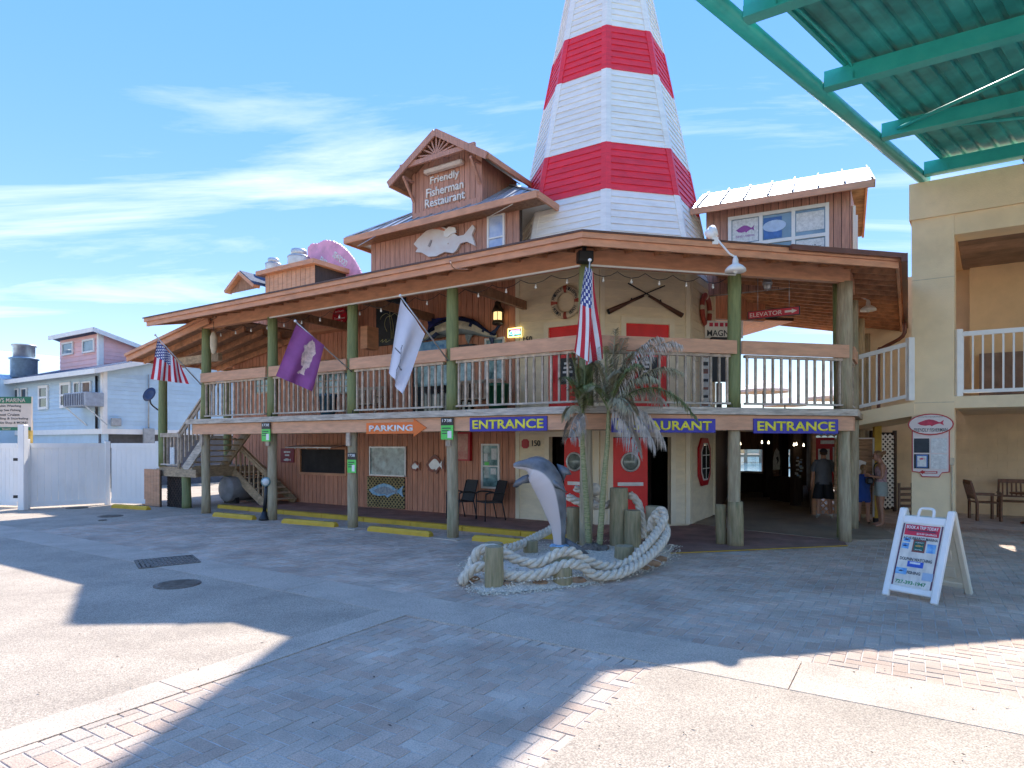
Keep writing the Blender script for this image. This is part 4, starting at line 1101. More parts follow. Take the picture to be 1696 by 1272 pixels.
text('house_number', '150', FF[0], on_plane(FF[0], 888, 734, -.03)[0], on_plane(FF[0], 888, 734, -.03)[1], 0.22, 0.14, black, BASE, -0.03, 0.01, 0.01)
text('house_number', '150', FF[0], 0.34, 4.36, 0.24, 0.14, black, BASE, -0.03, 0.01, 0.01)
prism('notice_diamond', octpts(on_plane(FF[0], 870, 735, -.03)[0], on_plane(FF[0], 870, 735, -.03)[1], 0.2, 0.22), 0.01, signred, BASE, FF[0] @ Matrix.Translation((0, -0.025, 0)))

# ------------------------------------------------------------------ tan building with canopy on the right
TB = thing('tan_building', (9, 14, 0), 'two storey tan stucco building with balcony and white railing at right', 'building')
vj = Vector((math.sin(R(37.4)), math.cos(R(37.4)), 0))        # depth direction
PF = Vector((8.45, 13.28, 0))                                  # left front corner of the pillar
FB = frame(PF.x, PF.y, -dL)
def col_block(name, x0, x1, y0, y1, z0, z1, mat, parent):
    """block whose depth edges follow vj"""
    b = [PF + (-dL) * x0 + vj * y0, PF + (-dL) * x1 + vj * y0, PF + (-dL) * x1 + vj * y1, PF + (-dL) * x0 + vj * y1]
    v = [Vector((p.x, p.y, z0)) for p in b] + [Vector((p.x, p.y, z1)) for p in b]
    return mesh(name, v, CF, mat, parent)
col_block('pillar', 0, 0.74, 0, 0.75, -0.02, 6.72, stucco, TB)
col_block('front_beam', 0.742, 12, 0.003, 0.75, 2.62, 2.86, stucco, TB)
col_block('parapet', -0.04, 12, -0.05, 5.6, 6.60, 7.36, stucco, TB)
col_block('lintel', 0.742, 12, 0.003, 0.6, 6.18, 6.598, stucco, TB)
col_block('balcony_slab', 0.742, 12, 0.76, 5.28, 2.66, 2.84, stucco2, TB)
BWL = col_block('back_wall', -1.9, 12, 5.3, 5.5, -0.02, 6.6, stucco2, TB)
# block courses of the ground floor back wall
for r in range(13):
    zc = 0.02 + r * 0.2
    if zc + 0.19 > 2.65: break
    for c in range(-5, 26):
        xo = c * 0.42 + (0.21 if r % 2 else 0)
        if xo < -1.85: continue
        p = PF + (-dL) * xo + vj * 5.3; F_ = frame(p.x, p.y, -dL)
        pb(F_, 'block', 0.002, 0.418, -0.012, 0.03, zc, zc + 0.197, stucco2, BWL)
UPC = col_block('balcony_ceiling', 0.742, 12, 0.61, 4.4, 6.45, 6.597, ceilm, TB)
for k in range(9):
    col_block('ceiling_board', 0.76, 12, 0.66 + k * 0.41, 0.66 + k * 0.41 + 0.40, 6.40, 6.448, mk('ceiling_board', (0.30, 0.19, 0.13), 0.6, 0.2, 2, (1, 1, 1), objvar=0.25) if k == 0 else MT['ceiling_board'], UPC)
col_block('balcony_wall', 0.9, 12, 4.2, 4.398, 2.85, 6.4, mk('warm_wall', (0.74, 0.52, 0.28), 0.7, 0.05, 2), TB)
col_block('balcony_cabinet', 1.1, 12, 3.9, 4.19, 2.86, 4.15, mk('cabinet_brown', (0.25, 0.16, 0.11), 0.7, 0.15, 3), TB)
# white railing of the balcony
def white_rail(parent, A, B, h, n, name='railing', zr=0.0):
    A, B = Vector(A), Vector(B)
    rl = beam(name, A + Vector((0, 0, h)), B + Vector((0, 0, h)), 0.07, 0.09, white, parent)
    beam('bottom_rail', A + Vector((0, 0, 0.1)), B + Vector((0, 0, 0.1)), 0.05, 0.07, white, rl)
    for i in range(n):
        p = A.lerp(B, (i + 0.5) / n)
        beam('baluster', p + Vector((0, 0, 0.12)), p + Vector((0, 0, h - 0.04)), 0.045, 0.03, white, rl, up=-dL)
    return rl
a = PF + (-dL) * 0.80 + vj * 0.1 + Vector((0, 0, 2.86)); b = PF + (-dL) * 9 + vj * 0.1 + Vector((0, 0, 2.86))
rl = white_rail(TB, a, b, 1.28, 50)
beam('railing_post', a + Vector((0, 0, 0)), a + Vector((0, 0, 1.38)), 0.12, 0.12, white, rl, up=(0, 1, 0))
# bridge to the veranda
a = Vector((7.49, 14.1, 2.55)); b = Vector((8.38, 13.22, 2.80))
rl = white_rail(TB, a, b, 1.2, 9, 'bridge_railing')
beam('railing_post', b, b + Vector((0, 0, 1.32)), 0.12, 0.12, white, rl, up=(0, 1, 0))
mesh('bridge', [a + Vector((-.1, .05, -.32)), b + Vector((0.1, 0.02, -.32)), b + Vector((1.6, 1.6, -.32)), a + Vector((1.4, 1.6, -.32)), a + Vector((-.1, .05, -.02)), b + Vector((.1, .02, -.02)), b + Vector((1.6, 1.6, -.02)), a + Vector((1.4, 1.6, -.02))], CF, stucco, TB)
# fixings on the stucco
tube('conduit', [W(FB, .70, -.02, .02), W(FB, .70, -.02, 1.5)], .016, mk('conduit_tan', (.66, .52, .34), .6), TB, 6)
pb(FB, 'outlet_box', .66, .74, -.05, 0, 1.45, 1.6, MT['conduit_tan'], TB)
col_block('score_line', 0.0, .742, -.0035, .002, 5.32, 5.335, MT['conduit_tan'], TB); col_block('score_line', 0.0, .742, -.0035, .002, 2.74, 2.755, MT['conduit_tan'], TB)
# menu board on the pillar
MB = thing('menu_board', W(FB, 0.37, -0.03, 1), 'white menu board with red oval fish crest on the tan pillar', 'sign')
Fm = FB @ Matrix.Translation((0, -0.004, 0))
def RB_(px, py): return on_plane(FB, px, py, 0)
cx, cz = RB_(1541, 756)
zt = RB_(1541, 712)[1]; zb = RB_(1541, 788)[1]; hw = 0.33
cream2 = mk('board_cream', (0.80, 0.68, 0.62), 0.5, 0.03, 4)
prism('board_edge', [(cx - hw, zb + .08), (cx - hw * .6, zb + .06), (cx - .15, zb - .03), (cx + .15, zb - .03), (cx + hw * .6, zb + .06), (cx + hw, zb + .08), (cx + hw, zt), (cx - hw, zt)], 0.025, signred, MB, Fm)
prism('board', [(cx - hw + .02, zb + .095), (cx - hw * .6, zb + .08), (cx - .14, zb - .01), (cx + .14, zb - .01), (cx + hw * .6, zb + .08), (cx + hw - .02, zb + .095), (cx + hw - .02, zt), (cx - hw + .02, zt)], 0.008, cream2, MB, Fm @ Matrix.Translation((0, -0.026, 0)))
ex, ez_ = RB_(1541, 703)
prism('crest_edge', [(ex + .40 * math.cos(t * .2618), ez_ + .225 * math.sin(t * .2618)) for t in range(24)], 0.03, signred, MB, Fm @ Matrix.Translation((0, -0.03, 0)))
prism('crest', [(ex + .375 * math.cos(t * .2618), ez_ + .20 * math.sin(t * .2618)) for t in range(24)], 0.006, cream2, MB, Fm @ Matrix.Translation((0, -0.061, 0)))
prism('fish_print', fish_pts(ex, ez_ + 0.025, 0.46, 0.19), 0.003, mk('fish_red', (0.62, 0.03, 0.08), 0.5, 0.2, 9), MB, Fm @ Matrix.Translation((0, -0.068, 0)))
text('lettering', 'FRIENDLY FISHERMAN', Fm, ex, ez_ - 0.115, 0.58, 0.075, ink, MB, -0.068, 0.002, 0.004)
text('lettering', "John's Pass Oldest Original Seafood Restaurant", Fm, ex, ez_ + 0.155, 0.42, 0.03, ink, MB, -0.068, 0.002)
for (i, j, m) in ((0, 1, MT['chalkboard']), (1, 1, paper), (0, 0, MT['chalkboard']), (1, 0, paper)):
    xa = cx - 0.29 + i * 0.30; za = zb + 0.15 + j * 0.33
    pb(Fm, 'menu_sheet', xa, xa + 0.27, -0.042, -0.035, za, za + 0.30, m, MB)
    if m is paper:
        for r in range(9): pb(Fm, 'print_line', xa + 0.03, xa + random.uniform(.18, .24), -0.0445, -0.042, za + 0.03 + r * 0.027, za + 0.036 + r * 0.027, MT['grey_metal'], MB)
xa = cx - 0.29; za = zb + 0.15
pb(Fm, 'menu_cover', xa + 0.04, xa + 0.24, -0.045, -0.0425, za + 0.02, za + 0.29, bluep, MB); pb(Fm, 'menu_page', xa + 0.06, xa + 0.22, -0.048, -0.0455, za + 0.04, za + 0.26, paper, MB)
prism('fish_print', fish_pts(xa + .14, za + .2, .1, .05), 0.002, MT['fish_red'], MB, Fm @ Matrix.Translation((0, -0.0485, 0)))
prism('arrow', [(cx - .2, zb + .075), (cx - .13, zb + .12), (cx - .13, zb + .10), (cx + .12, zb + .10), (cx + .12, zb + .05), (cx - .13, zb + .05), (cx - .13, zb + .03)], 0.006, signred, MB, Fm @ Matrix.Translation((0, -0.036, 0)))
pb(Fm, 'print_line', cx - .1, cx + .1, -0.045, -0.0425, zb + .065, zb + .085, cream2, MB)
# canopy of teal steel
CN = thing('steel_canopy', (8.6, 13.2, 7.4), 'teal steel canopy with corrugated roof jutting from the tan building', 'canopy')
CZ = 7.48
ct = Vector((-0.755, -0.656, 0)).normalized()
c0 = Vector((8.62, 13.2, CZ))
tube('edge_pipe', [c0 - ct * 0.15, c0 + ct * 9.6], 0.115, teal, CN, 14)
for t in (0.25, 2.62, 5.05, 7.5, 9.4):
    A = c0 + ct * t - (dL) * 0.1; B = A + (-dL) * 9
    beam('canopy_beam', A + Vector((0, 0, 0.1)), B + Vector((0, 0, 0.1)), 0.10, 0.23, teal, CN)
    beam('beam_flange', A + Vector((0, 0, -0.045)), B + Vector((0, 0, -0.045)), 0.2, 0.025, teal, CN)
    beam('bracket', A + Vector((0, 0, 0.02)), A + (-dL) * 0.4 + Vector((0, 0, 0.02)), 0.16, 0.16, teal, CN)
# corrugated sheets
step = 0.26; xr = 0.42
k = 0
while xr < 9.2:
    A = c0 + (-dL) * xr + Vector((0, 0, 0.27)); n_ = -dL
    v, f = [], []
    prof = [(0, 0), (0.05, 0), (0.075, 0.045), (0.125, 0.045), (0.15, 0), (0.26, 0)]
    for (a_, b_) in prof:
        for tt in (-0.1, 9.7): v.append(A + n_ * a_ + ct * tt + Vector((0, 0, b_)))
    for i in range(len(prof) - 1): f.append((2 * i, 2 * i + 1, 2 * i + 3, 2 * i + 2))
    m0 = len(v)
    for (a_, b_) in prof:
        for tt in (-0.1, 9.7): v.append(A + n_ * a_ + ct * tt + Vector((0, 0, b_ + 0.006)))
    for i in range(len(prof) - 1): f.append((m0 + 2 * i, m0 + 2 * i + 2, m0 + 2 * i + 3, m0 + 2 * i + 1))
    mesh('roof_sheet', v, f, tealr, CN)
    xr += step; k += 1
beam('sheet_edge', c0 + (-dL) * 0.40 + Vector((0, 0, .27)) - ct * 0.1, c0 + (-dL) * 0.40 + Vector((0, 0, .27)) + ct * 9.7, 0.05, 0.1, teal, CN)
A = c0 + ct * 2.62
tube('brace_rod', [A + (-dL) * 0.25 + Vector((0, 0, 0.05)), A + (-dL) * 5 + ct * 2.6 + Vector((0, 0, 0.05))], 0.035, teal, CN, 8)
tube('brace_rod', [A + (-dL) * 0.5 + Vector((0, 0, 0.02)), A + (-dL) * 6 - ct * 2.2 + Vector((0, 0, 0.02))], 0.03, teal, CN, 8)
p = c0 + ct * 0.05 + (-dL) * 1.75
lathe('camera_dome', [(0.001, -0.12), (0.07, -0.1), (0.1, -0.03), (0.1, 0.04), (0.06, 0.06)], darkwood, CN, Matrix.Translation(p), 14)
tube('conduit', smoothpath([c0 + ct * 5.0 + (-dL) * 0.15 + Vector((0, 0, 0.0)), c0 + ct * 4.95 + (-dL) * 0.35 + Vector((0, 0, -.02)), c0 + ct * 5.2 + (-dL) * 0.5 + Vector((0, 0, 0.2)), c0 + ct * 7 + (-dL) * 0.5 + Vector((0, 0, 0.22))], 6), 0.02, teal, CN, 6)
# wooden chairs in the recess
def patio_chair(F, label, wide=1.0, group='wooden chairs under the balcony'):
    t = thing('patio_chair', W(F, 0, 0, 0), label, 'chair', group)
    w = 0.29 * wide
    for sx in (-1, 1):
        for (y, z1) in ((-0.24, 0.62), (0.24, 0.45)):
            beam('leg', W(F, sx * w, y, 0), W(F, sx * w, y, z1), 0.05, 0.05, terraw, t)
        beam('back_post', W(F, sx * w, 0.24, 0.45), W(F, sx * w * .95, 0.36, 0.93), 0.045, 0.05, terraw, t)
        beam('armrest', W(F, sx * w, -0.28, 0.63), W(F, sx * w, 0.3, 0.64), 0.07, 0.03, terraw, t)
    for k in range(6): beam('seat_slat', W(F, -w, -0.23 + k * .09, .44), W(F, w, -0.23 + k * .09, .44), 0.075, 0.02, terraw, t)
    beam('top_rail', W(F, -w, .365, .93), W(F, w, .365, .93), 0.03, 0.1, terraw, t)
    beam('low_rail', W(F, -w, .27, .55), W(F, w, .27, .55), 0.03, 0.05, terraw, t)
    n = int(6 * wide)
    for k in range(n):
        x = -w + (k + 1) * 2 * w / (n + 1)
        beam('back_slat', W(F, x, .27, .55), W(F, x * .97, .365, .90), 0.035, 0.012, terraw, t)
    return t
g = G(1631, 861, 0.0)
patio_chair(frame(g.x, g.y, (0.35, 0.93)), 'teak armchair with slatted back, left one under the tan balcony')
g = G(1694, 860, 0.0)
patio_chair(frame(g.x, g.y, (0.847, -0.531)), 'wider teak bench seat cut off by the right picture edge', 1.6, None)
tt_ = thing('round_table', G(1706, 866), 'round wooden table edge beside the teak bench', 'table')
g = G(1712, 868); lathe('table_top', [(0.001, 0.70), (0.45, 0.70), (0.45, 0.73), (0.001, 0.73)], terraw, tt_, Matrix.Translation(g), 20)
lathe('pedestal', [(0.25, 0.0), (0.25, 0.03), (0.05, 0.06), (0.05, 0.7)], terraw, tt_, Matrix.Translation(g), 12)
# stack of long boards leaning low behind the pillar
KY = thing('board_stack', P(1497, 850, 16.8), 'low rack of brown boards against tan wall left of the pillar', 'rack')
for k in range(4):
    p = P(1488, 838 - k * 9.5, 16.6); q = P(1512, 838 - k * 9.5, 16.4); beam('rack_board', p, q, 0.25, 0.06, MT['cabinet_brown'], KY)
for px in (1489, 1511): beam('upright', P(px, 858, 16.5), P(px, 800, 16.5), 0.05, 0.05, MT['cabinet_brown'], KY)
# ------------------------------------------------------------------ signs on the veranda beam
def sign_on(F, px0, py0, px1, py1, y):
    xm = (px0 + px1) / 2
    x0, x1 = on_plane(F, px0, py0, y)[0], on_plane(F, px1, py0, y)[0]
    return x0, x1, on_plane(F, xm, py1, y)[1], on_plane(F, xm, py0, y)[1]
def board_sign(F, rect, y, body, label, name='entrance_sign'):
    x0, x1, z0, z1 = sign_on(F, *rect, y)
    t = thing(name, W(F, (x0 + x1) / 2, y, z0), label, 'sign', None)
    bevbox('board', F, x0, x1, y - 0.025, y - 0.002, z0, z1, signblue, t, 0.004)
    text('lettering', body, F, (x0 + x1) / 2, (z0 + z1) / 2, (x1 - x0) * 0.92, (z1 - z0) * 0.66, signyel, t, y - 0.0255, 0.006, 0.025)
    return t
board_sign(FL, (779, 690.5, 907, 714), -0.16, 'ENTRANCE', 'blue and yellow ENTRANCE sign on the left deck beam beside the dolphin')
board_sign(FR, (1012, 693, 1184, 716.5), -0.16, 'RESTAURANT', 'blue and yellow RESTAURANT sign partly hidden by the palm', 'restaurant_sign')
board_sign(FR, (1247, 694, 1387, 718), -0.16, 'ENTRANCE', 'blue and yellow ENTRANCE sign over the dark passage')
x0, x1, z0, z1 = sign_on(FL, 608, 696, 707, 722, -0.16)
t = thing('parking_sign', W(FL, x0, -0.16, z0), 'orange arrow sign reading PARKING on the deck beam', 'sign')
h = z1 - z0; hx = (x1 - x0)
prism('board', [(x0, z0 + h * .14), (x0, z1 - h * .14), (x1 - hx * .2, z1 - h * .14), (x1 - hx * .2, z1 + h * .06), (x1, (z0 + z1) / 2), (x1 - hx * .2, z0 - h * .06), (x1 - hx * .2, z0 + h * .14)], 0.02, orange, t, FL @ Matrix.Translation((0, -0.163, 0)))
text('lettering', 'PARKING', FL, x0 + hx * .42, (z0 + z1) / 2, hx * .74, h * .40, white, t, -0.184, 0.005, 0.03)
def number_sign(rect, y, label):
    x0, x1, z0, z1 = sign_on(FL, *rect, y)
    t = thing('number_sign', W(FL, x0, y, z0), label, 'sign', 'green numbered parking signs on the posts')
    zc = z0 + (z1 - z0) * .66
    pb(FL, 'number_plate', x0, x1, y - 0.015, y, zc, z1, black, t); pb(FL, 'green_plate', x0, x1, y - 0.013, y, z0, zc - 0.002, signgreen, t)
    text('lettering', '1738', FL, (x0 + x1) / 2, zc + (z1 - zc) * .62, (x1 - x0) * .78, (z1 - zc) * .42, white, t, y - 0.0155, 0.003, 0.02)
    pb(FL, 'phone_print', x0 + (x1 - x0) * .55, x0 + (x1 - x0) * .88, y - 0.018, y - 0.0135, z0 + 0.03, z0 + (zc - z0) * .6, white, t)
    for k in range(3): pb(FL, 'print_line', x0 + 0.03, x0 + (x1 - x0) * (.8 - .15 * k), y - 0.018, y - 0.0135, zc - 0.07 - k * 0.05, zc - 0.05 - k * 0.05, MT['ink'], t)
number_sign((731, 692, 751, 728), -0.19, 'green and black 1738 parking sign on the post right of the PARKING arrow')
number_sign((434, 700, 448, 731), -0.19, 'green and black 1738 parking sign high on the post over the black bollard')
number_sign((576, 750, 590, 783), -0.14, 'green and black 1738 parking sign on the post beside the service hatch')
# elevator sign
Fe = frame(P(1238, 522, 12.9).x, 12.9, (P(1325, 514, 12.35) - P(1238, 522, 12.9)))
wE = (P(1325, 514, 12.35) - P(1238, 522, 12.9)).xy.length; zE = P(1280, 518, 12.6).z
t = thing('elevator_sign', W(Fe, wE / 2, 0, zE), 'red ELEVATOR sign with arrow hanging under the veranda roof', 'sign')
bevbox('board', Fe, 0, wE, 0, 0.03, zE - 0.085, zE + 0.085, black, t, 0.004); pb(Fe, 'face', 0.02, wE - 0.02, -0.006, -0.001, zE - 0.07, zE + 0.07, signred, t)
text('lettering', 'ELEVATOR', Fe, wE * .36, zE, wE * .62, 0.085, cream, t, -0.007, 0.004)
prism('arrow', [(wE * .72, zE - .02), (wE * .72, zE + .02), (wE * .85, zE + .02), (wE * .85, zE + .045), (wE * .95, zE), (wE * .85, zE - .045), (wE * .85, zE - .02)], 0.004, cream, t, Fe @ Matrix.Translation((0, -0.007, 0)))
for x in (0.2, wE - 0.2): tube('hanger', [W(Fe, x, 0.015, zE + 0.08), W(Fe, x, 0.015, 5.3)], 0.006, greym, t, 5)
# wall ornaments
yw = YW - 0.022
x0, x1, z0, z1 = sign_on(FL, 551, 509, 575, 540, 2.5)
t = thing('oval_sign', W(FL, x0, 2.5, z0), 'red oval whiskey sign on the porch soffit box', 'sign')
prism('board', [((x0 + x1) / 2 + (x1 - x0) / 2 * math.cos(k * .2618), (z0 + z1) / 2 + (z1 - z0) / 2 * math.sin(k * .2618)) for k in range(24)], 0.03, mk('oval_red', (0.55, 0.015, 0.03), 0.3), t, FL @ Matrix.Translation((0, 2.515, 0)))
text('lettering', "Jack Daniel's", FL, (x0 + x1) / 2, z1 - (z1 - z0) * .22, (x1 - x0) * .6, 0.06, white, t, 2.484, 0.003)
text('lettering', 'Tennessee', FL, (x0 + x1) / 2, z0 + (z1 - z0) * .42, (x1 - x0) * .74, 0.06, white, t, 2.484, 0.003, 0, .3)
text('lettering', 'FIRE', FL, (x0 + x1) / 2, z0 + (z1 - z0) * .2, (x1 - x0) * .45, 0.07, white, t, 2.484, 0.003)
x0, x1, z0, z1 = sign_on(FL, 843, 544, 865, 558, yw)
t = thing('open_sign', W(FL, x0, yw, z0), 'small lit Open sign on the brown wall by the cream tower', 'sign')
pb(FL, 'backing', x0, x1, yw - 0.03, yw - 0.01, z0, z1, MT['teal_glass'], t)
tube('border_tube', [W(FL, a, yw - .035, b) for a, b in ((x0, z0), (x1, z0), (x1, z1), (x0, z1), (x0, z0))], 0.012, mk('neon_yellow', (.9, .8, .2), .3, emit=(1, .85, .25), estr=1.0), t, 6)
text('lettering', 'Open', FL, (x0 + x1) / 2, (z0 + z1) / 2 - .02, (x1 - x0) * .8, (z1 - z0) * .55, mk('neon_blue', (.2, .6, .9), .3, emit=(.25, .8, 1), estr=1.2), t, yw - 0.034, 0.012, .01, .2)
pb(FL, 'neon_bar', x0 + .08, x1 - .05, yw - .04, yw - .03, z1 - .08, z1 - .04, mk('neon_pink', (.9, .2, .5), .3, emit=(1, .2, .5), estr=1.0), t)
# brass lantern
a = on_plane(FL, 832, 540, yw); b = on_plane(FL, 832, 500, yw)
lm = mk('old_brass', (0.10, 0.075, 0.05), 0.45, 0.3, 8, metal=0.7)
t = thing('wall_lantern', W(FL, a[0], yw, a[1]), 'big old brass ship lantern on the wall above the marlin tail', 'lantern')
M = FL @ Matrix.Translation((a[0], yw - 0.2, a[1])); hh = b[1] - a[1]
lathe('lantern_base', [(0.13, 0), (0.14, .04), (0.12, .1)], lm, t, M, 16); lathe('lamp_glass', [(0.10, .1), (.115, .2), (.10, .3)], mk('amber_glass', (.6, .45, .2), .15, .2, 6, emit=(1, .7, .3), estr=.35), t, M, 16)
for k in range(6): tube('guard_bar', [M @ Vector((.125 * math.cos(k * 1.047), .125 * math.sin(k * 1.047), z)) for z in (.08, .32)], 0.008, lm, t, 5)
lathe('lantern_cap', [(0.14, .3), (.15, .33), (.1, .42), (.07, .5), (.08, .54), (.02, .58)], lm, t, M, 16)
pb(FL, 'bracket', a[0] - .04, a[0] + .04, yw - .08, yw, a[1] + .05, a[1] + .4, lm, t)
# marlin
def Lp(px, py, y=None): 
    q = on_plane(FL, px, py, yw - 0.12); return (q[0], q[1])
t = thing('mounted_marlin', W(FL, *[Lp(770, 560)[0], yw, Lp(770, 560)[1]]), 'large mounted marlin with dark blue back on the upper wall', 'trophy fish')
spine = [(697, 566, 1.5), (704, 561, 4), (712, 554, 9), (725, 548, 14), (745, 541, 17), (765, 539, 16), (785, 543, 13), (800, 550, 8), (812, 555, 4.5), (822, 557, 3)]
sp = smoothpath([Vector((Lp(a, b)[0], 0, Lp(a, b)[1])) for a, b, r in spine], 4)
rr_ = [r * 15 / FPX for a, b, r in spine]; rads = []
for i in range(len(rr_) - 1): rads += [rr_[i] + (rr_[i + 1] - rr_[i]) * k / 4 for k in range(4)]
rads.append(rr_[-1])
V, Fc = tube_geo(sp, rads, 14)
V = [Vector((v.x, v.y * 0.6, v.z)) for v in V]
mback = mk('marlin_back', (0.015, 0.03, 0.09), 0.25, 0.3, 5); mbel = mk('marlin_belly', (0.55, 0.5, 0.36), 0.3, 0.2, 6); mmid = mk('marlin_side', (0.25, 0.3, 0.3), 0.3, 0.2, 6)
idx = []
for f in Fc:
    c = sum((V[i] for i in f), Vector()) / len(f); k = min(range(len(sp)), key=lambda i: (sp[i] - c).length)
    rel = (c.z - sp[k].z) / max(rads[k], .01); idx.append(0 if rel > .25 else (1 if rel > -.35 else 2))
mesh('body', V, Fc, mback, t, True, FL @ Matrix.Translation((0, yw - 0.12, 0)), [mback, mbel, mmid], idx)
Mm = FL @ Matrix.Translation((0, yw - 0.10, 0))
prism('dorsal_fin', [Lp(*p) for p in ((705, 524), (718, 528), (742, 525), (765, 524), (780, 531), (795, 541), (780, 543), (745, 538), (715, 552), (708, 548), (710, 538))], 0.03, mk('marlin_fin', (0.02, 0.03, 0.16), 0.3, 0.4, 6), t, Mm)
prism('tail_fin', [Lp(*p) for p in ((822, 556), (810, 551), (820, 545), (828, 534), (828, 540), (820, 552), (818, 560), (815, 574), (810, 560))], 0.03, mback, t, Mm)
prism('anal_fin', [Lp(*p) for p in ((770, 552), (790, 550), (780, 558), (776, 570), (772, 562))], 0.03, mmid, t, Mm)
prism('pectoral_fin', [Lp(*p) for p in ((732, 552), (738, 556), (722, 566), (716, 566))], 0.03, mback, t, FL @ Matrix.Translation((0, yw - 0.34, 0)))
tube('bill', [W(FL, Lp(700, 565)[0], yw - .12, Lp(700, 565)[1]), W(FL, Lp(672, 577)[0], yw - .12, Lp(672, 577)[1])], [.03, .006], mback, t, 6)
# blue painted panel below it
x0, x1, z0, z1 = sign_on(FL, 688, 567, 742, 582, yw - .3)
t = thing('painted_fish_board', W(FL, x0, yw - .3, z0), 'long bright blue painted board under the mounted marlin', 'board')
bevbox('board', FL, x0, x1, yw - .33, yw - .3, z0, z1 + .02, mk('ocean_paint', (.03, .2, .5), .5, .5, 6, col2=(.3, .55, .75)), t, .006)
# black seat cover under it
x0, x1, z0, z1 = sign_on(FL, 760, 567, 786, 578, yw - .3)
t = thing('porch_shelf', W(FL, x0, yw - .3, z0), 'dark shelf on the wall below the marlin tail', 'shelf'); pb(FL, 'shelf_top', x0, x1, yw - .4, yw, z0 + .05, z0 + .1, black, t); pb(FL, 'shelf_front', x0, x1, yw - .4, yw - .38, z0 - .1, z0 + .05, black, t)
# porch benches and bins
def bench(x0, x1, y, label):
    t = thing('porch_bench', W(FL, (x0 + x1) / 2, y, DECK), label, 'bench', 'benches on the veranda')
    for x in (x0, x1):
        pb(FL, 'leg', x - .03, x + .03, y - .45, y - .39, DECK, DECK + .6, wood, t); pb(FL, 'leg', x - .03, x + .03, y - .06, y, DECK, DECK + .9, wood, t); pb(FL, 'arm', x - .04, x + .04, y - .47, y, DECK + .6, DECK + .64, wood, t)
    for k in range(4): pb(FL, 'seat_slat', x0, x1, y - .44 + k * .11, y - .35 + k * .11, DECK + .42, DECK + .45, wood, t)
    pb(FL, 'top_rail', x0, x1, y - .05, y - .01, DECK + .85, DECK + .93, wood, t)
    n = int((x1 - x0) / .13)
    for k in range(n): pb(FL, 'back_slat', x0 + .07 + k * .13, x0 + .14 + k * .13, y - .04, y - .02, DECK + .47, DECK + .85, wood, t)
bench(-4.75, -3.55, 2.7, 'slatted wooden bench on the veranda below the marlin tail')
bench(-8.35, -7.3, 2.7, 'slatted wooden bench on the veranda behind the purple flag')
def bin_(x, y, z, m, label, r=.26, h=.75):
    t = thing('litter_bin', W(FL, x, y, z), label, 'bin')
    lathe('bucket', [(r * .8, 0), (r, h * .9), (r * 1.08, h * .9), (r * 1.08, h), (r * .9, h), (r * .85, h * .5)], m, t, FL @ Matrix.Translation((x, y, z)), 16)
    lathe('bin_liner', [(r * .86, h * .5), (r * .86, h * .93)], black, t, FL @ Matrix.Translation((x, y, z)), 12)
bin_(-3.3, 2.2, DECK, mk('bin_green', (.02, .12, .06), .4), 'dark green bin on the veranda beside the cream tower')
bin_(-9.05, 2.2, DECK, mk('bin_blue', (.08, .2, .3), .4), 'blue bin on the veranda below the purple flag', .24)
# life rings
def life_ring(F, u, z, r, y, m1, m2, label, words=None):
    t = thing('life_ring', W(F, u, y, z), label, 'life ring')
    n = 48; V, Fc, idx = [], [], []
    for i in range(n):
        a = 2 * math.pi * i / n
        for k in range(10):
            b = 2 * math.pi * k / 10
            rad = r + .085 * math.cos(b)
            V.append((u + rad * math.cos(a), y - .05 + .055 * math.sin(b), z + rad * math.sin(a)))
    for i in range(n):
        for k in range(10):
            Fc.append((i * 10 + k, ((i + 1) % n) * 10 + k, ((i + 1) % n) * 10 + (k + 1) % 10, i * 10 + (k + 1) % 10))
            idx.append(1 if (i % 12) in (11, 0) else 0)
    mesh('ring', V, Fc, m1, t, True, F, [m1, m2], idx)
    if words:
        for wd, a0, sgn in words:
            for j, ch in enumerate(wd):
                if ch == ' ': continue
                a = R(a0) - sgn * (j - (len(wd) - 1) / 2) * .135
                text('letter', ch, F, u + r * math.cos(a), z + r * math.sin(a), .05, .075, ink, t, y - .108, .004, 0, 0, a - math.pi / 2 if sgn > 0 else a + math.pi / 2)
ringc = mk('ring_canvas', (.68, .56, .38), .7, .1, 6); ringr = mk('ring_red', (.42, .07, .04), .6, .1, 6)
q = on_plane(FF[0], 938.5, 501, -.03); life_ring(FF[0], q[0], q[1], .30, -.03, ringc, ringr, 'cream life ring with red bands on the left tower face', (('FRIENDLY', 135, 1), ('FISHERMAN', 45, 1), ('MADEIRA', 225, -1), ('BEACH', 315, -1)))
q = on_plane(FF[2], 1166, 514, -.03); life_ring(FF[2], q[0], q[1], .34, -.03, ringr, ringc, 'weathered red life ring on the right tower face')
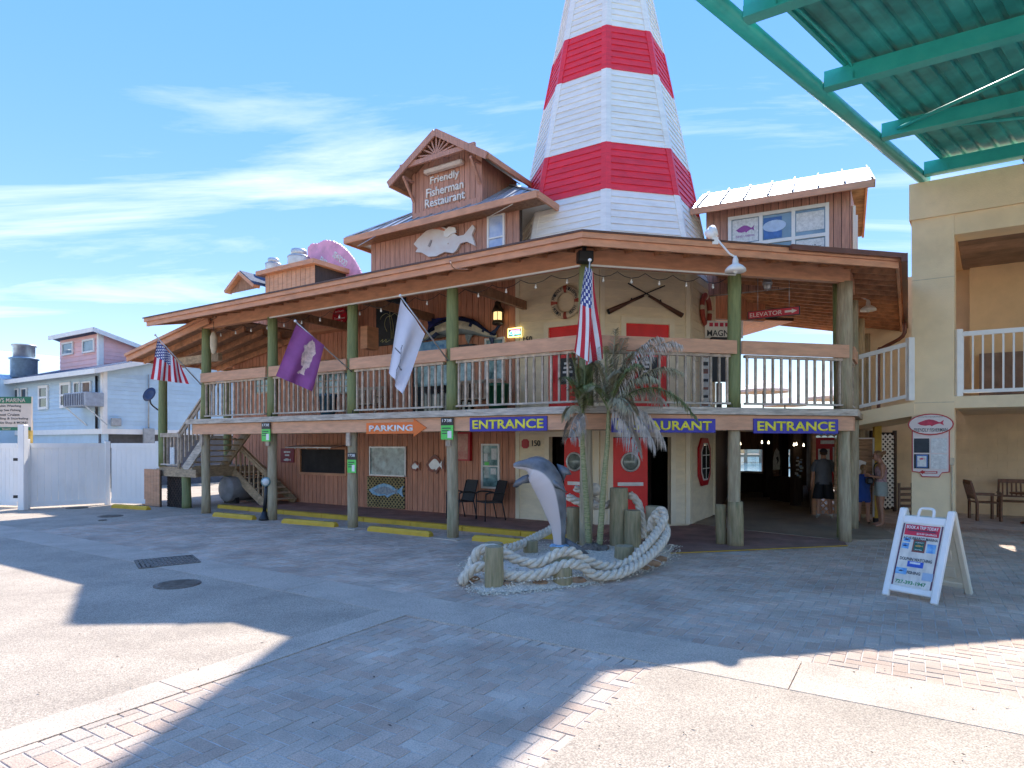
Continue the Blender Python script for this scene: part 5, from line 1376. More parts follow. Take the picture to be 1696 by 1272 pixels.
# crossed muskets
gunw = mk('gun_wood', (.13, .05, .025), .4, .2, 6); gunm = mk('gun_metal', (.05, .05, .05), .4, metal=.8)
def musket(a, b, label):
    A = on_plane(FF[1], *a, -.06); B = on_plane(FF[1], *b, -.06)
    t = thing('musket', W(FF[1], A[0], -.06, A[1]), label, 'musket')
    A3_, B3_ = W(FF[1], A[0], -.06, A[1]), W(FF[1], B[0], -.06, B[1])
    tube('stock', [A3_, A3_.lerp(B3_, .25), A3_.lerp(B3_, .4), A3_.lerp(B3_, .62)], [.06, .045, .03, .025], gunw, t, 8)
    tube('barrel', [A3_.lerp(B3_, .38) + Vector((0, -.01, .03)), B3_ + Vector((0, -.01, .01))], .014, gunm, t, 8)
    tube('butt_plate', [A3_, A3_.lerp(B3_, -.012)], [.062, .058], gunm, t, 8); c = A3_.lerp(B3_, .4); tube('lock', [c, c + Vector((0, -.02, .07))], .015, gunm, t, 6)
musket((1008, 516), (1101, 474), 'old musket with butt at lower left above the red door'); musket((1129, 522), (1040, 470), 'old musket with butt at lower right above the red door')
# string lights along the eave beams
SL = thing('string_lights', W(FL, -6, -.12, 4.9), 'string of round bulbs hung under the veranda eave beam', 'lights')
wire = mk('wire', (.03, .03, .03), .5)
def string(F, x0, x1, n, y):
    step = (x1 - x0) / n
    for i in range(n):
        a, b = x0 + i * step, x0 + (i + 1) * step
        tube('wire', [W(F, a + (b - a) * k / 4, y, 4.97 - .10 * (1 - (2 * k / 4 - 1) ** 2)) for k in range(5)], .006, wire, SL, 4)
        c = W(F, (a + b) / 2, y, 4.80); lathe('bulb', [(.001, -.03), (.02, -.02), (.024, 0), (.014, .025), (.012, .055)], bulb, SL, Matrix.Translation(c), 8)
string(FL, -11.2, -.1, 17, .12); string(FR, .1, 2.8, 5, .12)
beam('conduit', W(FL, -8.5, -.115, 4.985), W(FL, -.05, -.115, 4.985), .03, .03, white, SL); beam('conduit', W(FR, .05, -.115, 4.985), W(FR, 2.85, -.115, 4.985), .03, .03, white, SL)
# lamps
def barn_lamp(p, arm, label):
    t = thing('barn_lamp', p, label, 'lamp', 'white shade lamps')
    lathe('lamp_shade', [(.17, -.04), (.165, 0), (.12, .05), (.05, .09), (.045, .16), (.02, .22)], white, t, Matrix.Translation(p), 18); lathe('lamp_bulb', [(.001, -.08), (.04, -.05), (.03, 0)], bulb, t, Matrix.Translation(p), 10)
    tube('lamp_arm', [Vector(p) + Vector((0, 0, .2))] + arm, .018, white, t, 6)
p1_ = P(1218, 446, 10.35)
barn_lamp(p1_, [P(1208, 420, 10.4), P(1185, 393, 10.5)], 'white shaded barn lamp under the front eave right of the corner')
p2_ = P(1438, 512, 14.5); barn_lamp(p2_, [p2_ + Vector((0, .3, .35)), p2_ + Vector((-.3, .5, .5))], 'white shaded barn lamp under the right side eave')
t = thing('roof_spotlight', P(1182, 392, 10.6), 'white double spotlight on the veranda roof edge', 'lamp')
for a, b in (((1173, 384), (1182, 394)), ((1178, 379), (1185, 390))): 
    tube('lamp_head', [P(*a, 10.6), P(*a, 10.6).lerp(P(*b, 10.5), .5), P(*b, 10.5)], [.075, .07, .05], white, t, 12)
pb(frame(P(1184, 394, 10.5).x, 10.5, (1, 0)), 'mount', -.05, .05, -.03, .05, 5.22, 5.34, white, t)
t = thing('cage_lamp', P(1271, 470, 12.6), 'grey caged ceiling lamp under the veranda roof', 'lamp'); M = Matrix.Translation(P(1271, 475, 12.6))
lathe('lamp_globe', [(.001, -.05), (.06, -.02), (.07, .04)], bulb, t, M, 12); lathe('lamp_base', [(.09, .04), (.10, .07), (.08, .12), (.05, .3)], greym, t, M, 12)
for k in range(6): tube('guard_bar', [M @ Vector((.085 * math.cos(k * 1.05), .085 * math.sin(k * 1.05), .05)), M @ Vector((.07 * math.cos(k * 1.05), .07 * math.sin(k * 1.05), -.03)), M @ Vector((0, 0, -.07))], .006, greym, t, 4)
p = mit(0, -.25, 0); Fs = frame(p.x, p.y, (1, .15)); z = P(966, 425, 10.7).z
t = thing('speaker', W(Fs, 0, 0, z), 'black box speaker under the corner of the eave', 'speaker'); bevbox('cabinet', Fs, -.13, .13, -.09, .09, z - .10, z + .09, black, t, .01); pb(Fs, 'grille', -.11, .11, -.095, -.091, z - .08, z + .07, mk('grille', (.04, .04, .04), .8), t); pb(Fs, 'bracket', -.02, .02, -.02, .1, z + .09, z + .22, black, t)
t = thing('hanging_buoy', P(354, 570, 16.7), 'white fishing float hanging beside the leftmost veranda post', 'float'); p = P(354, 567, 16.7)
lathe('float', [(.02, -.32), (.06, -.28), (.09, -.1), (.09, .15), (.05, .25), (.015, .28)], ringc, t, Matrix.Translation(p), 12); tube('cord', [p + Vector((0, 0, .27)), p + Vector((0, 0, .55))], .008, wire, t, 4)
# fish sign on the upper block
t = thing('fish_sign', L2(738, 420, YW - .1), 'big flat white and pink snapper sign above the veranda roof', 'sign')
def U(px, py): q = on_plane(FL, px, py, YW - .05); return q
bodyp = [(687, 405), (694, 396), (708, 383), (720, 377), (736, 377), (750, 384), (760, 392), (770, 390), (784, 373), (788, 378), (783, 390), (789, 408), (775, 401), (764, 404), (757, 416), (752, 420), (738, 418), (724, 425), (712, 426), (700, 419), (690, 418), (694, 412)]
white_fish = mk('fish_white', (.70, .60, .54), .5, .25, 3, col2=(.74, .72, .68))
prism('body', [U(*p) for p in bodyp], .06, white_fish, t, FL @ Matrix.Translation((0, YW - .04, 0)))
prism('dorsal_fin', [U(*p) for p in ((716, 380), (717, 374), (728, 375), (739, 381), (740, 384), (728, 381))], .07, mk('fish_pink', (.62, .25, .16), .6, .2, 8), t, FL @ Matrix.Translation((0, YW - .04, 0)))
prism('gill', [U(*p) for p in ((711, 409), (716, 398), (718, 399), (714, 410))], .02, mk('fish_grey', (.35, .3, .28), .6), t, FL @ Matrix.Translation((0, YW - .10, 0)))
prism('repair_patch', [U(*p) for p in ((738, 385), (746, 377), (756, 378), (759, 386), (750, 389), (744, 394), (738, 393))], .03, white, t, FL @ Matrix.Translation((0, YW - .10, 0)))
tube('power_cable', smoothpath([L2(742, 403, YW - .12), L2(742, 421, YW - .12), L2(745, 432, -.95), L2(752, 444, -.95), L2(776, 446, -.85)], 5), .01, mk('cable', (.5, .25, .15), .5), t, 5)
# fish cut-outs and panels on the lower wall
def cut(px0, py0, px1, py1, m, label, name='fish_cutout', flip=1, ring=None):
    x0, x1, z0, z1 = sign_on(FL, px0, py0, px1, py1, yw - .02)
    t = thing(name, W(FL, x0, yw, z0), label, 'sign')
    prism('body', fish_pts((x0 + x1) / 2, (z0 + z1) / 2, x1 - x0, (z1 - z0) * 1.15, flip), .02, m, t, FL @ Matrix.Translation((0, yw - .03, 0)))
    prism('face', fish_pts((x0 + x1) / 2, (z0 + z1) / 2, (x1 - x0) * .72, (z1 - z0) * .7, flip), .006, ring or paper, t, FL @ Matrix.Translation((0, yw - .051, 0)))
    return t
rust = mk('rusty_red', (.45, .13, .08), .7, .3, 8, col2=(.2, .14, .12))
cut(681, 763, 697, 783, rust, 'small rusty fish cut-out beside the picture window', ring=MT['grey_metal'])
cut(707, 752, 738, 789, rust, 'larger rusty fish cut-out left of the numbered post', ring=MT['grey_metal'])
cut(612, 800, 669, 827, mk('fish_blue', (.10, .35, .55), .5, .4, 9, col2=(.5, .65, .75)), 'blue painted fish sign on the lattice panel', 'fish_board', ring=mk('fish_mosaic', (.45, .5, .5), .6, .6, 22, col2=(.15, .2, .3)))
x0, x1, z0, z1 = sign_on(FL, 466, 743, 488, 766, yw)
t = thing('wall_sign', W(FL, x0, yw, z0), 'small dark red sign left of the service hatch', 'sign'); bevbox('board', FL, x0, x1, yw - .03, yw - .005, z0, z1, mk('sign_maroon', (.28, .02, .03), .5), t, .006)
for k, wd in enumerate((.6, .4)): pb(FL, 'print_line', (x0 + x1) / 2 - wd * .25, (x0 + x1) / 2 + wd * .25, yw - .035, yw - .0305, z1 - .13 - k * .1, z1 - .08 - k * .1, paper, t)
prism('fish_print', fish_pts((x0 + x1) / 2, z0 + .08, .35, .12), .004, paper, t, FL @ Matrix.Translation((0, yw - .0305, 0)))
# right of veranda: gift shop sign, notice stand, screen
g = frame(P(1166, 640, 15.2).x, 15.2, (1, .05))
t = thing('magnet_sign', P(1180, 548, 15.2), 'white sign reading MAGNETS half hidden by the green post', 'sign'); zc = P(1180, 546, 15.2).z
x0, x1 = P(1168, 0, 15.2).x - g.col[3][0], P(1232, 0, 15.2).x - g.col[3][0]
pb(g, 'board', x0, x1, 0, .03, zc - .2, zc + .22, white, t); text('lettering', 'MAGNETS', g, (x0 + x1) / 2, zc - .08, (x1 - x0) * .9, .15, ink, t, -.001, .004, .01); [pb(g, 'print_block', x0 + .1 + k * .13, x0 + .19 + k * .13, -.005, -.001, zc + .08, zc + .17, MT['fish_red'], t) for k in range(4)]
t = thing('notice_stand', P(1166, 690, 14.8), 'tall white notice board standing at the tower corner on the veranda', 'sign')
g2 = frame(P(1166, 640, 14.8).x, 14.8, (1, .1)); pb(g2, 'panel', -.09, .14, 0, .04, DECK + .05, P(0, 570, 14.8).z, paper, t)
for k in range(8): pb(g2, 'print_block', -.06, .10, -.004, -.001, DECK + .25 + k * .19, DECK + .25 + k * .19 + random.uniform(.05, .12), ink if k % 2 else MT['rusty_red'], t)
t = thing('display_screen', P(1190, 600, 14.9), 'black display screen behind the green post', 'screen'); g3 = frame(P(1178, 0, 14.9).x, 14.9, (1, .05)); bevbox('housing', g3, 0, .42, 0, .12, P(0, 632, 14.9).z, P(0, 558, 14.9).z, black, t, .02); pb(g3, 'stand', .15, .27, .03, .09, DECK, P(0, 634, 14.9).z, black, t)
# umbrellas on the rear deck
def umbrella(px, py, Y, w, label):
    c = P(px, py, Y); t = thing('deck_umbrella', (c.x, c.y, DECK), label, 'umbrella', 'parasols on the rear deck')
    canv = MT.get('umbrella_canvas') or mk('umbrella_canvas', (.74, .66, .62), .7, .06, 3)
    V = [c + Vector((0, 0, .0))]; Fc = []
    for rr2, dz in ((.5, -.16), (1.0, -.42), (1.0, -.52)):
        for k in range(8): V.append(c + Vector((w * rr2 * math.cos(k * .785), w * rr2 * math.sin(k * .785), dz * w)))
    for k in range(8):
        k2 = (k + 1) % 8; Fc += [(0, 1 + k, 1 + k2), (1 + k, 9 + k, 9 + k2, 1 + k2), (9 + k, 17 + k, 17 + k2, 9 + k2)]
    mesh('canopy', V, Fc, canv, t); tube('pole', [(c.x, c.y, DECK), (c.x, c.y, c.z)], .03, darkwood, t, 8)
    lathe('base', [(.25, 0), (.25, .08), (.05, .12)], darkwood, t, Matrix.Translation((c.x, c.y, DECK)), 12)
umbrella(1264, 629, 24, .95, 'pale parasol on the rear deck seen through the right railing'); umbrella(1382, 640, 23, .95, 'pale parasol half hidden by the thick veranda post'); umbrella(1300, 655, 27, .9, 'small far parasol low behind the right railing')
# ------------------------------------------------------------------ roof plant and pink sign at the left
Fv = FL @ Matrix.Translation((0, 6.0, 0))
def V2(px, py): q = on_plane(FL, px, py, 6.0); return q
t = thing('rooftop_box', W(Fv, V2(480, 470)[0], 0, 5.5), 'brown boarded rooftop curb with small gable carrying the vents', 'roof structure')
x0, x1 = V2(440, 460)[0], V2(522, 460)[0]; zt = V2(490, 446)[1]
bx_ = pb(Fv, 'wall', x0, x1, 0, 2.2, 5.2, zt, darkwood, t)
n = 11
for k in range(n): pb(Fv, 'board', x0 + (x1 - x0) * k / n + .01, x0 + (x1 - x0) * (k + 1) / n - .01, -.02, 0, 5.2, zt, railm, bx_)
pb(Fv, 'cornice', x0 - .3, x1 + .2, -.25, 2.4, zt, zt + .17, trim, t)
gx, gz = V2(415, 458); 
for s in (-1, 1): beam('gable_rake', W(Fv, gx, -.4, gz + .03), W(Fv, gx + s * .95, -.4, gz - .62), .3, .12, trim, t)
prism('gable_wall', [(gx, gz - .05), (gx - .85, gz - .65), (gx + .85, gz - .65)], .05, ceilm, t, Fv @ Matrix.Translation((0, -.3, 0)))
v = [W(Fv, gx, -.5, gz + .1), W(Fv, gx + .95, -.5, gz - .55), W(Fv, gx + .95, 2, gz - .55), W(Fv, gx, 2, gz + .1)]; mesh('gable_roof', v + [p + Vector((0, 0, .04)) for p in v], CF, shingle, t)
def vent(px, py, r, h, Y2, label):
    q = on_plane(FL, px, py, Y2); t = thing('roof_ventilator', W(FL, q[0], Y2, q[1]), label, 'ventilator', 'exhaust fans on the restaurant roof')
    M = FL @ Matrix.Translation((q[0], Y2, q[1]))
    lathe('fan_tub', [(r * .8, -.2), (r, h * .25), (r * 1.02, h * .55), (r * 1.02, h * .62), (r * .95, h * .66)], galv, t, M, 24); lathe('fan_cap', [(r * .72, h * .6), (r * .72, h * .92), (r * .66, h), (.05, h * 1.04)], galv, t, M, 24); lathe('rim_band', [(r * 1.03, h * .56), (r * 1.05, h * .58), (r * 1.03, h * .6)], greym, t, M, 24)
vent(495, 446, .43, .78, 6.8, 'larger galvanised exhaust fan beside the pink roof sign'); vent(453, 452, .33, .60, 7.2, 'smaller galvanised exhaust fan at the left of the roof')
Fk = FL @ Matrix.Translation((0, 7.6, 0))
def K(px, py): return on_plane(FL, px, py, 7.6)
t = thing('roof_sign', W(Fk, *[K(560, 470)[0], 0, K(560, 470)[1]]), 'big pink fish shaped roof sign with white lettering beside the vents', 'sign')
arc = [(512, 412), (518, 405), (528, 405), (540, 399), (552, 400), (565, 406), (577, 416), (588, 430), (597, 446), (604, 462)]
out = [(512, 478)]
for (a, b) in zip(arc[:-1], arc[1:]):
    n = max(2, int(math.hypot(b[0] - a[0], b[1] - a[1]) / 2.2))
    for k in range(n): out.append((a[0] + (b[0] - a[0]) * k / n, a[1] + (b[1] - a[1]) * k / n - (1.6 if k % 2 else 0)))
out += [(606, 470), (608, 482)]
prism('board', [K(*p) for p in out], .08, purple, t, Fk)
rt = R(-36)
q = K(566, 430); text('lettering', 'SEAFOOD', Fk, q[0], q[1], .92, .26, white, t, -.082, .012, .03, 0, rt)
q = K(533, 430); text('lettering', 'FRIENDLY FISHERMAN', Fk, q[0] + 1.1 * math.cos(rt), q[1] + 1.1 * math.sin(rt), 2.2, .28, white, t, -.082, .012, .03, 0, rt)
# ------------------------------------------------------------------ flags
def flag(name, pole_a, pole_b, corners, mats, pattern, label, folds=(3, .05), grp=None, nu=78, nv=52, sag=0.0):
    t = thing(name, pole_a, label, 'flag', grp)
    tube('pole', [pole_a, pole_b], [.016, .012], mk('pole_' + name, (.5, .5, .5), .4, metal=.5) if 'pole_' + name not in MT else MT['pole_' + name], t, 8)
    lathe('finial', [(.001, -.03), (.03, -.01), (.03, .015), (.001, .035)], white, t, Matrix.Translation(pole_b), 8)
    TL, TR, BR, BL = [Vector(c) for c in corners]
    nrm = (TR - TL).cross(BL - TL).normalized()
    V, Fc, idx = [], [], []
    for j in range(nv + 1):
        for i in range(nu + 1):
            u, v = i / nu, j / nv            # u along hoist (pole), v along fly (hanging down)
            p = TL.lerp(TR, u).lerp(BL.lerp(BR, u), v)
            w = (.25 + v) * min(1, 1.0)
            p = p + nrm * folds[1] * w * math.sin(folds[0] * 2 * math.pi * u + 1.3 * v) + nrm * .3 * folds[1] * math.sin(7 * u + 5 * v)
            p = p + Vector((0, 0, -sag * math.sin(math.pi * u) * v))
            V.append(p)
    for j in range(nv):
        for i in range(nu):
            a = j * (nu + 1) + i
            Fc.append((a, a + 1, a + nu + 2, a + nu + 1)); idx.append(pattern((i + .5) / nu, (j + .5) / nv))
    mesh('cloth', V, Fc, mats[0], t, True, None, mats, idx)
    return t
fr = mk('flag_red', (.55, .015, .035), .7, .05, 4); fw = mk('flag_white', (.78, .78, .80), .7, .04, 4); fb = mk('flag_blue', (.035, .05, .23), .7, .05, 4)
def stars(u, v):
    if u < 7 / 13 and v < .42:
        a, b = u / (7 / 13) * 9, v / .42 * 11
        i, j = int(a), int(b)
        if (i + j) % 2 == 0 and i < 9 and j < 11 and abs(a - i - .5) < .33 and abs(b - j - .5) < .38: return 1
        return 2
    return 0 if int(u * 13) % 2 == 0 else 1
flag('national_flag', P(334, 638, 16.8), P(257, 555, 16.0), [P(261, 562, 16.0), P(300, 606, 16.4), P(312, 636, 16.4), P(250, 628, 16.0)], [fr, fw, fb], stars, 'American flag on an angled pole at the far left veranda post', (2.5, .06))
flag('national_flag', P(968, 560, 10.8), P(977, 431, 10.1), [P(971, 441, 10.1), P(983, 450, 10.35), P(990, 592, 10.5), P(957, 580, 10.15)], [fr, fw, fb], stars, 'American flag hanging furled in front of the corner post above the palm', (1.6, .07), sag=.18)
pf = mk('flag_purple', (.32, .085, .28), .7, .1, 3); pk = mk('flag_fish', (.88, .62, .55), .7, .2, 12)
# fish on the purple flag, drawn in image-aligned coordinates inside the cloth
TLp, TRp, BRp, BLp = (491, 537), (537, 572), (517, 648), (458, 623)
def bil(u, v): 
    a = (TLp[0] + (TRp[0] - TLp[0]) * u, TLp[1] + (TRp[1] - TLp[1]) * u); b = (BLp[0] + (BRp[0] - BLp[0]) * u, BLp[1] + (BRp[1] - BLp[1]) * u)
    return (a[0] + (b[0] - a[0]) * v, a[1] + (b[1] - a[1]) * v)
fishpx = [(517, 563), (521, 568), (522, 578), (523, 586), (519, 590), (516, 598), (513, 608), (507, 612), (504, 622), (491, 617), (499, 613), (503, 607), (499, 606), (498, 596), (499, 585), (503, 580), (502, 571), (506, 571), (511, 566)]
flag('fish_flag', P(583, 616, 13.95), P(489, 532, 13.0), [P(*TLp, 13.0), P(*TRp, 13.45), P(*BRp, 13.4), P(*BLp, 13.0)], [pf, pk], lambda u, v: 1 if inside(bil(u, v), fishpx) else 0, 'purple flag with a pink snapper on an angled pole', (1.8, .045))
wfm = mk('flag_plain', (.76, .76, .84), .7, .03, 3); gfm = mk('flag_print', (.10, .10, .12), .7)
flag('white_flag', P(742, 597, 12.4), P(663, 490, 11.6), [P(664, 495, 11.6), P(704, 553, 12.0), P(664, 654, 11.9), P(646, 617, 11.6)], [wfm, gfm], lambda u, v: 1 if abs(u - .35 - .04 * math.sin(v * 20)) < .012 and .5 < v < .95 or abs(v - .62) < .008 and .1 < u < .32 or abs(v - .86 + u * .2) < .01 and .35 < u < .7 else 0, 'plain white flag with thin dark print hanging left of the marlin', (1.6, .05))
# ------------------------------------------------------------------ ground furniture
def wheel_stop(pa, pb_, label):
    A, B = G(*pa), G(*pb_); d = (B - A); L = d.length
    t = thing('wheel_stop', (A + B) / 2, label, 'wheel stop', 'yellow wheel stops')
    F = frame(A.x, A.y, d)
    pr = [(-.075, 0), (-.07, .07), (-.045, .11), (.045, .11), (.07, .07), (.075, 0)]
    V = []; Fc = []
    for x, k in ((0, 1), (.05, 1), (L - .05, 1), (L, 1)):
        s = .72 if x in (0, L) else 1
        for (y, z) in pr: V.append((x, y, z * s))
    for i in range(3):
        for k in range(5): Fc.append((i * 6 + k, i * 6 + k + 1, (i + 1) * 6 + k + 1, (i + 1) * 6 + k))
    Fc += [(5, 4, 3, 2, 1, 0), (18, 19, 20, 21, 22, 23)]
    mesh('block', V, Fc, yellow, t, False, F)
    for x in (.35, L - .35): lathe('pin', [(.001, .112), (.02, .112), (.02, .118), (.001, .12)], iron, t, F @ Matrix.Translation((x, 0, 0)), 8)
wheel_stop((356, 855), (421, 861), 'yellow concrete wheel stop just left of the black bollard')
wheel_stop((470, 866), (557, 873), 'yellow concrete wheel stop right of the black bollard')
wheel_stop((612, 879), (714, 889), 'yellow concrete wheel stop between the two posts on concrete pads')
wheel_stop((785, 895), (880, 904), 'yellow concrete wheel stop next to the rope bed')
wheel_stop((188, 841), (246, 845), 'yellow wheel stop lying askew at the white fence')
def manhole(px, py, r, label, m=None):
    c = G(px, py, .006); t = thing('manhole_cover', c, label, 'manhole', 'iron covers in the road')
    lathe('cover', [(r, 0), (r, .012), (r * .98, .014), (.001, .014)], iron, t, Matrix.Translation(c), 28)
    lathe('rim', [(r * 1.07, -.01), (r * 1.07, .01), (r * 1.02, .01), (r * 1.02, .0)], greym if False else iron, t, Matrix.Translation(c), 28)
    for k in range(-3, 4):
        w = math.sqrt(max(0, (r * .86) ** 2 - (k * r * .24) ** 2))
        pb(frame(c.x, c.y, (1, .4)), 'rib', -w, w, k * r * .24 - .015, k * r * .24 + .015, c.z + .014, c.z + .022, iron, t)
manhole(294, 968, .27, 'round iron manhole cover in the road below the grate'); manhole(183, 855, .27, 'round iron manhole cover nearest the wheel stop by the fence'); manhole(127, 841.5, .26, 'round iron manhole cover close to the white gate'); manhole(170, 862, .09, 'tiny round iron cap in the road left of the stairs')
cg = [G(183, 934, .005), G(232, 942, .005), G(331, 932, .005), G(270, 921, .005)]
t = thing('drain_grate', cg[0], 'square cast iron drain grate in the road', 'grate')
Fg = frame(cg[0].x, cg[0].y, (cg[1] - cg[0])); gw = .75; gl = 1.15
Fg = frame(G(205, 938).x, G(205, 938).y, (cg[2] - cg[1])); 
gx = (cg[2] - cg[1]).length; gy = (cg[0] - cg[1]).length
Fg = frame(cg[1].x, cg[1].y, (cg[2] - cg[1])); 
pb(Fg, 'pit', 0, gx, 0, gy, .0045, .006, mk('pit_shade_black', (.01, .01, .01), .9), t)  # flat black sheet paints the shade below the bars
for k in range(15): pb(Fg, 'bar', gx * k / 14 - .018, gx * k / 14 + .018, 0, gy, .006, .02, iron, t)
for k in range(6): pb(Fg, 'bar', 0, gx, gy * k / 5 - .015, gy * k / 5 + .015, .006, .018, iron, t)
# bollard with round sign
b0 = G(438, 861.5); t = thing('bollard', b0, 'slim black bollard with a round white sign beside the second post', 'bollard')
top = b0 + Vector((.06, 0, .93)); lathe('base', [(.14, 0), (.13, .06), (.08, .12), (.055, .22)], black, t, Matrix.Translation(b0), 16); tube('shaft', [b0 + Vector((0, 0, .2)), top], .045, black, t, 12); lathe('cap', [(.05, 0), (.055, .03), (.02, .07)], black, t, Matrix.Translation(top), 12)
Md = frame(top.x, top.y - .06, (1, 0.1)) @ Matrix.Translation((0, 0, top.z + .02)) @ Matrix.Rotation(R(90), 4, 'X'); lathe('disc', [(.001, 0), (.115, 0), (.115, .02), (.001, .02)], MT['teal_glass'], t, Md, 20); lathe('disc_face', [(.001, .021), (.085, .021), (.085, .026), (.001, .026)], paper, t, Md, 20)
# tank under the stairs
q = on_plane(FL, 376, 810, 1.35)
t = thing('storage_tank', W(FL, q[0], 1.4, .1), 'grey cylindrical tank with its round end showing under the staircase', 'tank')
Mt = FL @ Matrix.Translation((q[0], 1.3, q[1])) @ Matrix.Rotation(R(-90), 4, 'X'); lathe('shell', [(.001, -.06), (.22, -.05), (.36, 0), (.375, .03), (.375, 1.3), (.001, 1.36)], tank, t, Mt, 32)
for y in (1.45, 2.2): pb(FL, 'cradle', q[0] - .3, q[0] + .3, y, y + .1, .08, q[1] - .25, black, t)
# black porch chairs
def porch_chair(px, py, ang, label):
    g = G(px, py, .095); F = frame(g.x, g.y, (math.cos(ang), math.sin(ang)), .095)
    t = thing('porch_chair', g, label, 'chair', 'black chairs under the veranda'); m = mk('chair_black', (.02, .022, .025), .45, .1, 20, bump=.2, bscale=90) if 'chair_black' not in MT else MT['chair_black']
    for sx in (-1, 1):
        tube('leg', [W(F, sx * .25, -.24, 0), W(F, sx * .26, -.22, .64)], .016, m, t, 6); tube('leg', [W(F, sx * .24, .30, 0), W(F, sx * .24, .2, .45)], .016, m, t, 6)
        tube('armrest', smoothpath([W(F, sx * .26, -.22, .63), W(F, sx * .28, -.1, .66), W(F, sx * .27, .15, .64), W(F, sx * .23, .26, .6)], 3), .02, m, t, 6)
        tube('back_post', [W(F, sx * .23, .2, .42), W(F, sx * .23, .34, .9)], .016, m, t, 6)
    v = [(-.25, -.25, .42), (.25, -.25, .42), (.23, .2, .40), (-.23, .2, .40), (-.25, -.25, .45), (.25, -.25, .45), (.23, .2, .43), (-.23, .2, .43)]; mesh('seat', v, CF, m, t, False, F)
    v = [(-.23, .2, .43), (.23, .2, .43), (.23, .225, .43), (-.23, .225, .43), (-.21, .345, .92), (.21, .345, .92), (.21, .37, .92), (-.21, .37, .92)]; mesh('backrest', v, CF, m, t, False, F)
porch_chair(763, 859, R(-50), 'black wicker armchair half hidden behind the numbered post'); porch_chair(811, 861, R(-62), 'black wicker armchair under the narrow notice window')
# ------------------------------------------------------------------ sandwich board
t = thing('sandwich_board', G(1510, 995), 'white A-frame board advertising dolphin watching and fishing trips', 'sandwich board')
BL, BR = Vector((4.64, 7.87, 0)), Vector((4.98, 7.35, 0))
FA = frame(BL.x, BL.y, BR - BL); wA = (BR - BL).length; lean = math.atan2(.467, 1.064); HA = 1.162
def leg_panel(M, front):
    pl = white if front else MT['cream_plastic']
    pr = 'front_' if front else 'rear_'
    fr_ = bevbox(pr + 'frame', M, 0, .075, -.03, .03, 0, HA, pl, t, .012); bevbox(pr + 'frame', M, wA - .075, wA, -.03, .03, 0, HA, pl, t, .012)
    bevbox(pr + 'frame', M, .075, wA - .075, -.026, .026, .075, .15, pl, t, .01); bevbox(pr + 'frame', M, .075, wA - .075, -.026, .026, HA - .20, HA - .10, pl, t, .01)
    pb(M, pr + 'panel', .07, wA - .07, -.012, .012, .14, HA - .19, pl, t)
    return fr_
mk('cream_plastic', (.72, .66, .52), .5, .05, 4)
M1 = FA @ Matrix.Rotation(-lean, 4, 'X'); leg_panel(M1, True)
M2 = FA @ Matrix.Translation((0, .95, 0)) @ Matrix.Rotation(lean, 4, 'X'); leg_panel(M2, False)
for k in range(3): bevbox('rear_rib', M2, .13, wA - .13, -.03, -.012, .22 + k * .25, .38 + k * .25, MT['cream_plastic'], t, .012)
tube('handle', smoothpath([M1 @ Vector((wA * .36, 0, HA - .1)), M1 @ Vector((wA * .38, 0, HA + .0)), M1 @ Vector((wA * .5, 0, HA + .015)), M1 @ Vector((wA * .62, 0, HA + .0)), M1 @ Vector((wA * .64, 0, HA - .1))], 4), .018, white, t, 8)
x0, x1, z0, z1 = .085, wA - .085, .155, HA - .205
ps = pb(M1, 'poster', x0, x1, -.020, -.0125, z0, z1, mk('poster_stripe', (.72, .66, .56), .5, .12, 9, (1, 1, .02)), t)
for xx_ in ((x0, x0 + .018), (x1 - .018, x1)): pb(M1, 'poster_edge', xx_[0], xx_[1], -.0212, -.0202, z0, z1, mk('edge_purple', (.13, .04, .07), .5) if 'edge_purple' not in MT else MT['edge_purple'], ps)
hA = z1 - z0; wP = x1 - x0; xc = (x0 + x1) / 2
pb(M1, 'red_banner', x0 + .03, x1 - .03, -.0215, -.0203, z1 - .15, z1 - .01, mk('banner_red', (.62, .02, .05), .4), ps)
text('lettering', 'BOOK A TRIP TODAY', M1, xc, z1 - .045, wP * .80, .042, white, ps, -.022, .002, .018)
pb(M1, 'print_line', xc - wP * .36, xc + wP * .34, -.023, -.0217, z1 - .095, z1 - .075, MT['edge_purple'], ps); text('lettering', '$23.00 SAVINGS', M1, xc + .06, z1 - .125, wP * .50, .026, white, ps, -.022, .002, .01)
text('lettering', "AT HUBBARD'S MARINA", M1, xc, z1 - .185, wP * .86, .038, ink, ps, -.0205, .002, .018)
text('lettering', 'DOLPHIN WATCHING', M1, xc - .005, z0 + hA * .43, wP * .80, .04, ink, ps, -.0205, .002, .018)
text('lettering', 'FISHING', M1, xc - .0, z0 + hA * .22, wP * .34, .038, ink, ps, -.0205, .002, .018)
text('lettering', '727-393-1947', M1, xc - .015, z0 + .05, wP * .76, .045, mk('print_green', (.03, .30, .10), .5), ps, -.0205, .002, .018)
oc = mk('print_ocean', (.05, .22, .55), .4, .5, 14, col2=(.3, .55, .7))
for (a, b, c, d, m) in ((.08, .26, .70, .77, oc), (.07, .25, .59, .68, oc), (.70, .92, .56, .70, oc), (.30, .70, .31, .40, mk('print_blue', (.03, .09, .45), .4)), (.04, .32, .18, .28, oc), (.72, .98, .13, .25, MT['grey_metal'])):
    pb(M1, 'photo_print', x0 + wP * a, x0 + wP * b, -.0216, -.0204, z0 + hA * c, z0 + hA * d, m, ps)
pb(M1, 'boat_print', x0 + wP * .36, x0 + wP * .62, -.0222, -.0217, z0 + hA * .36, z0 + hA * .39, paper, ps)
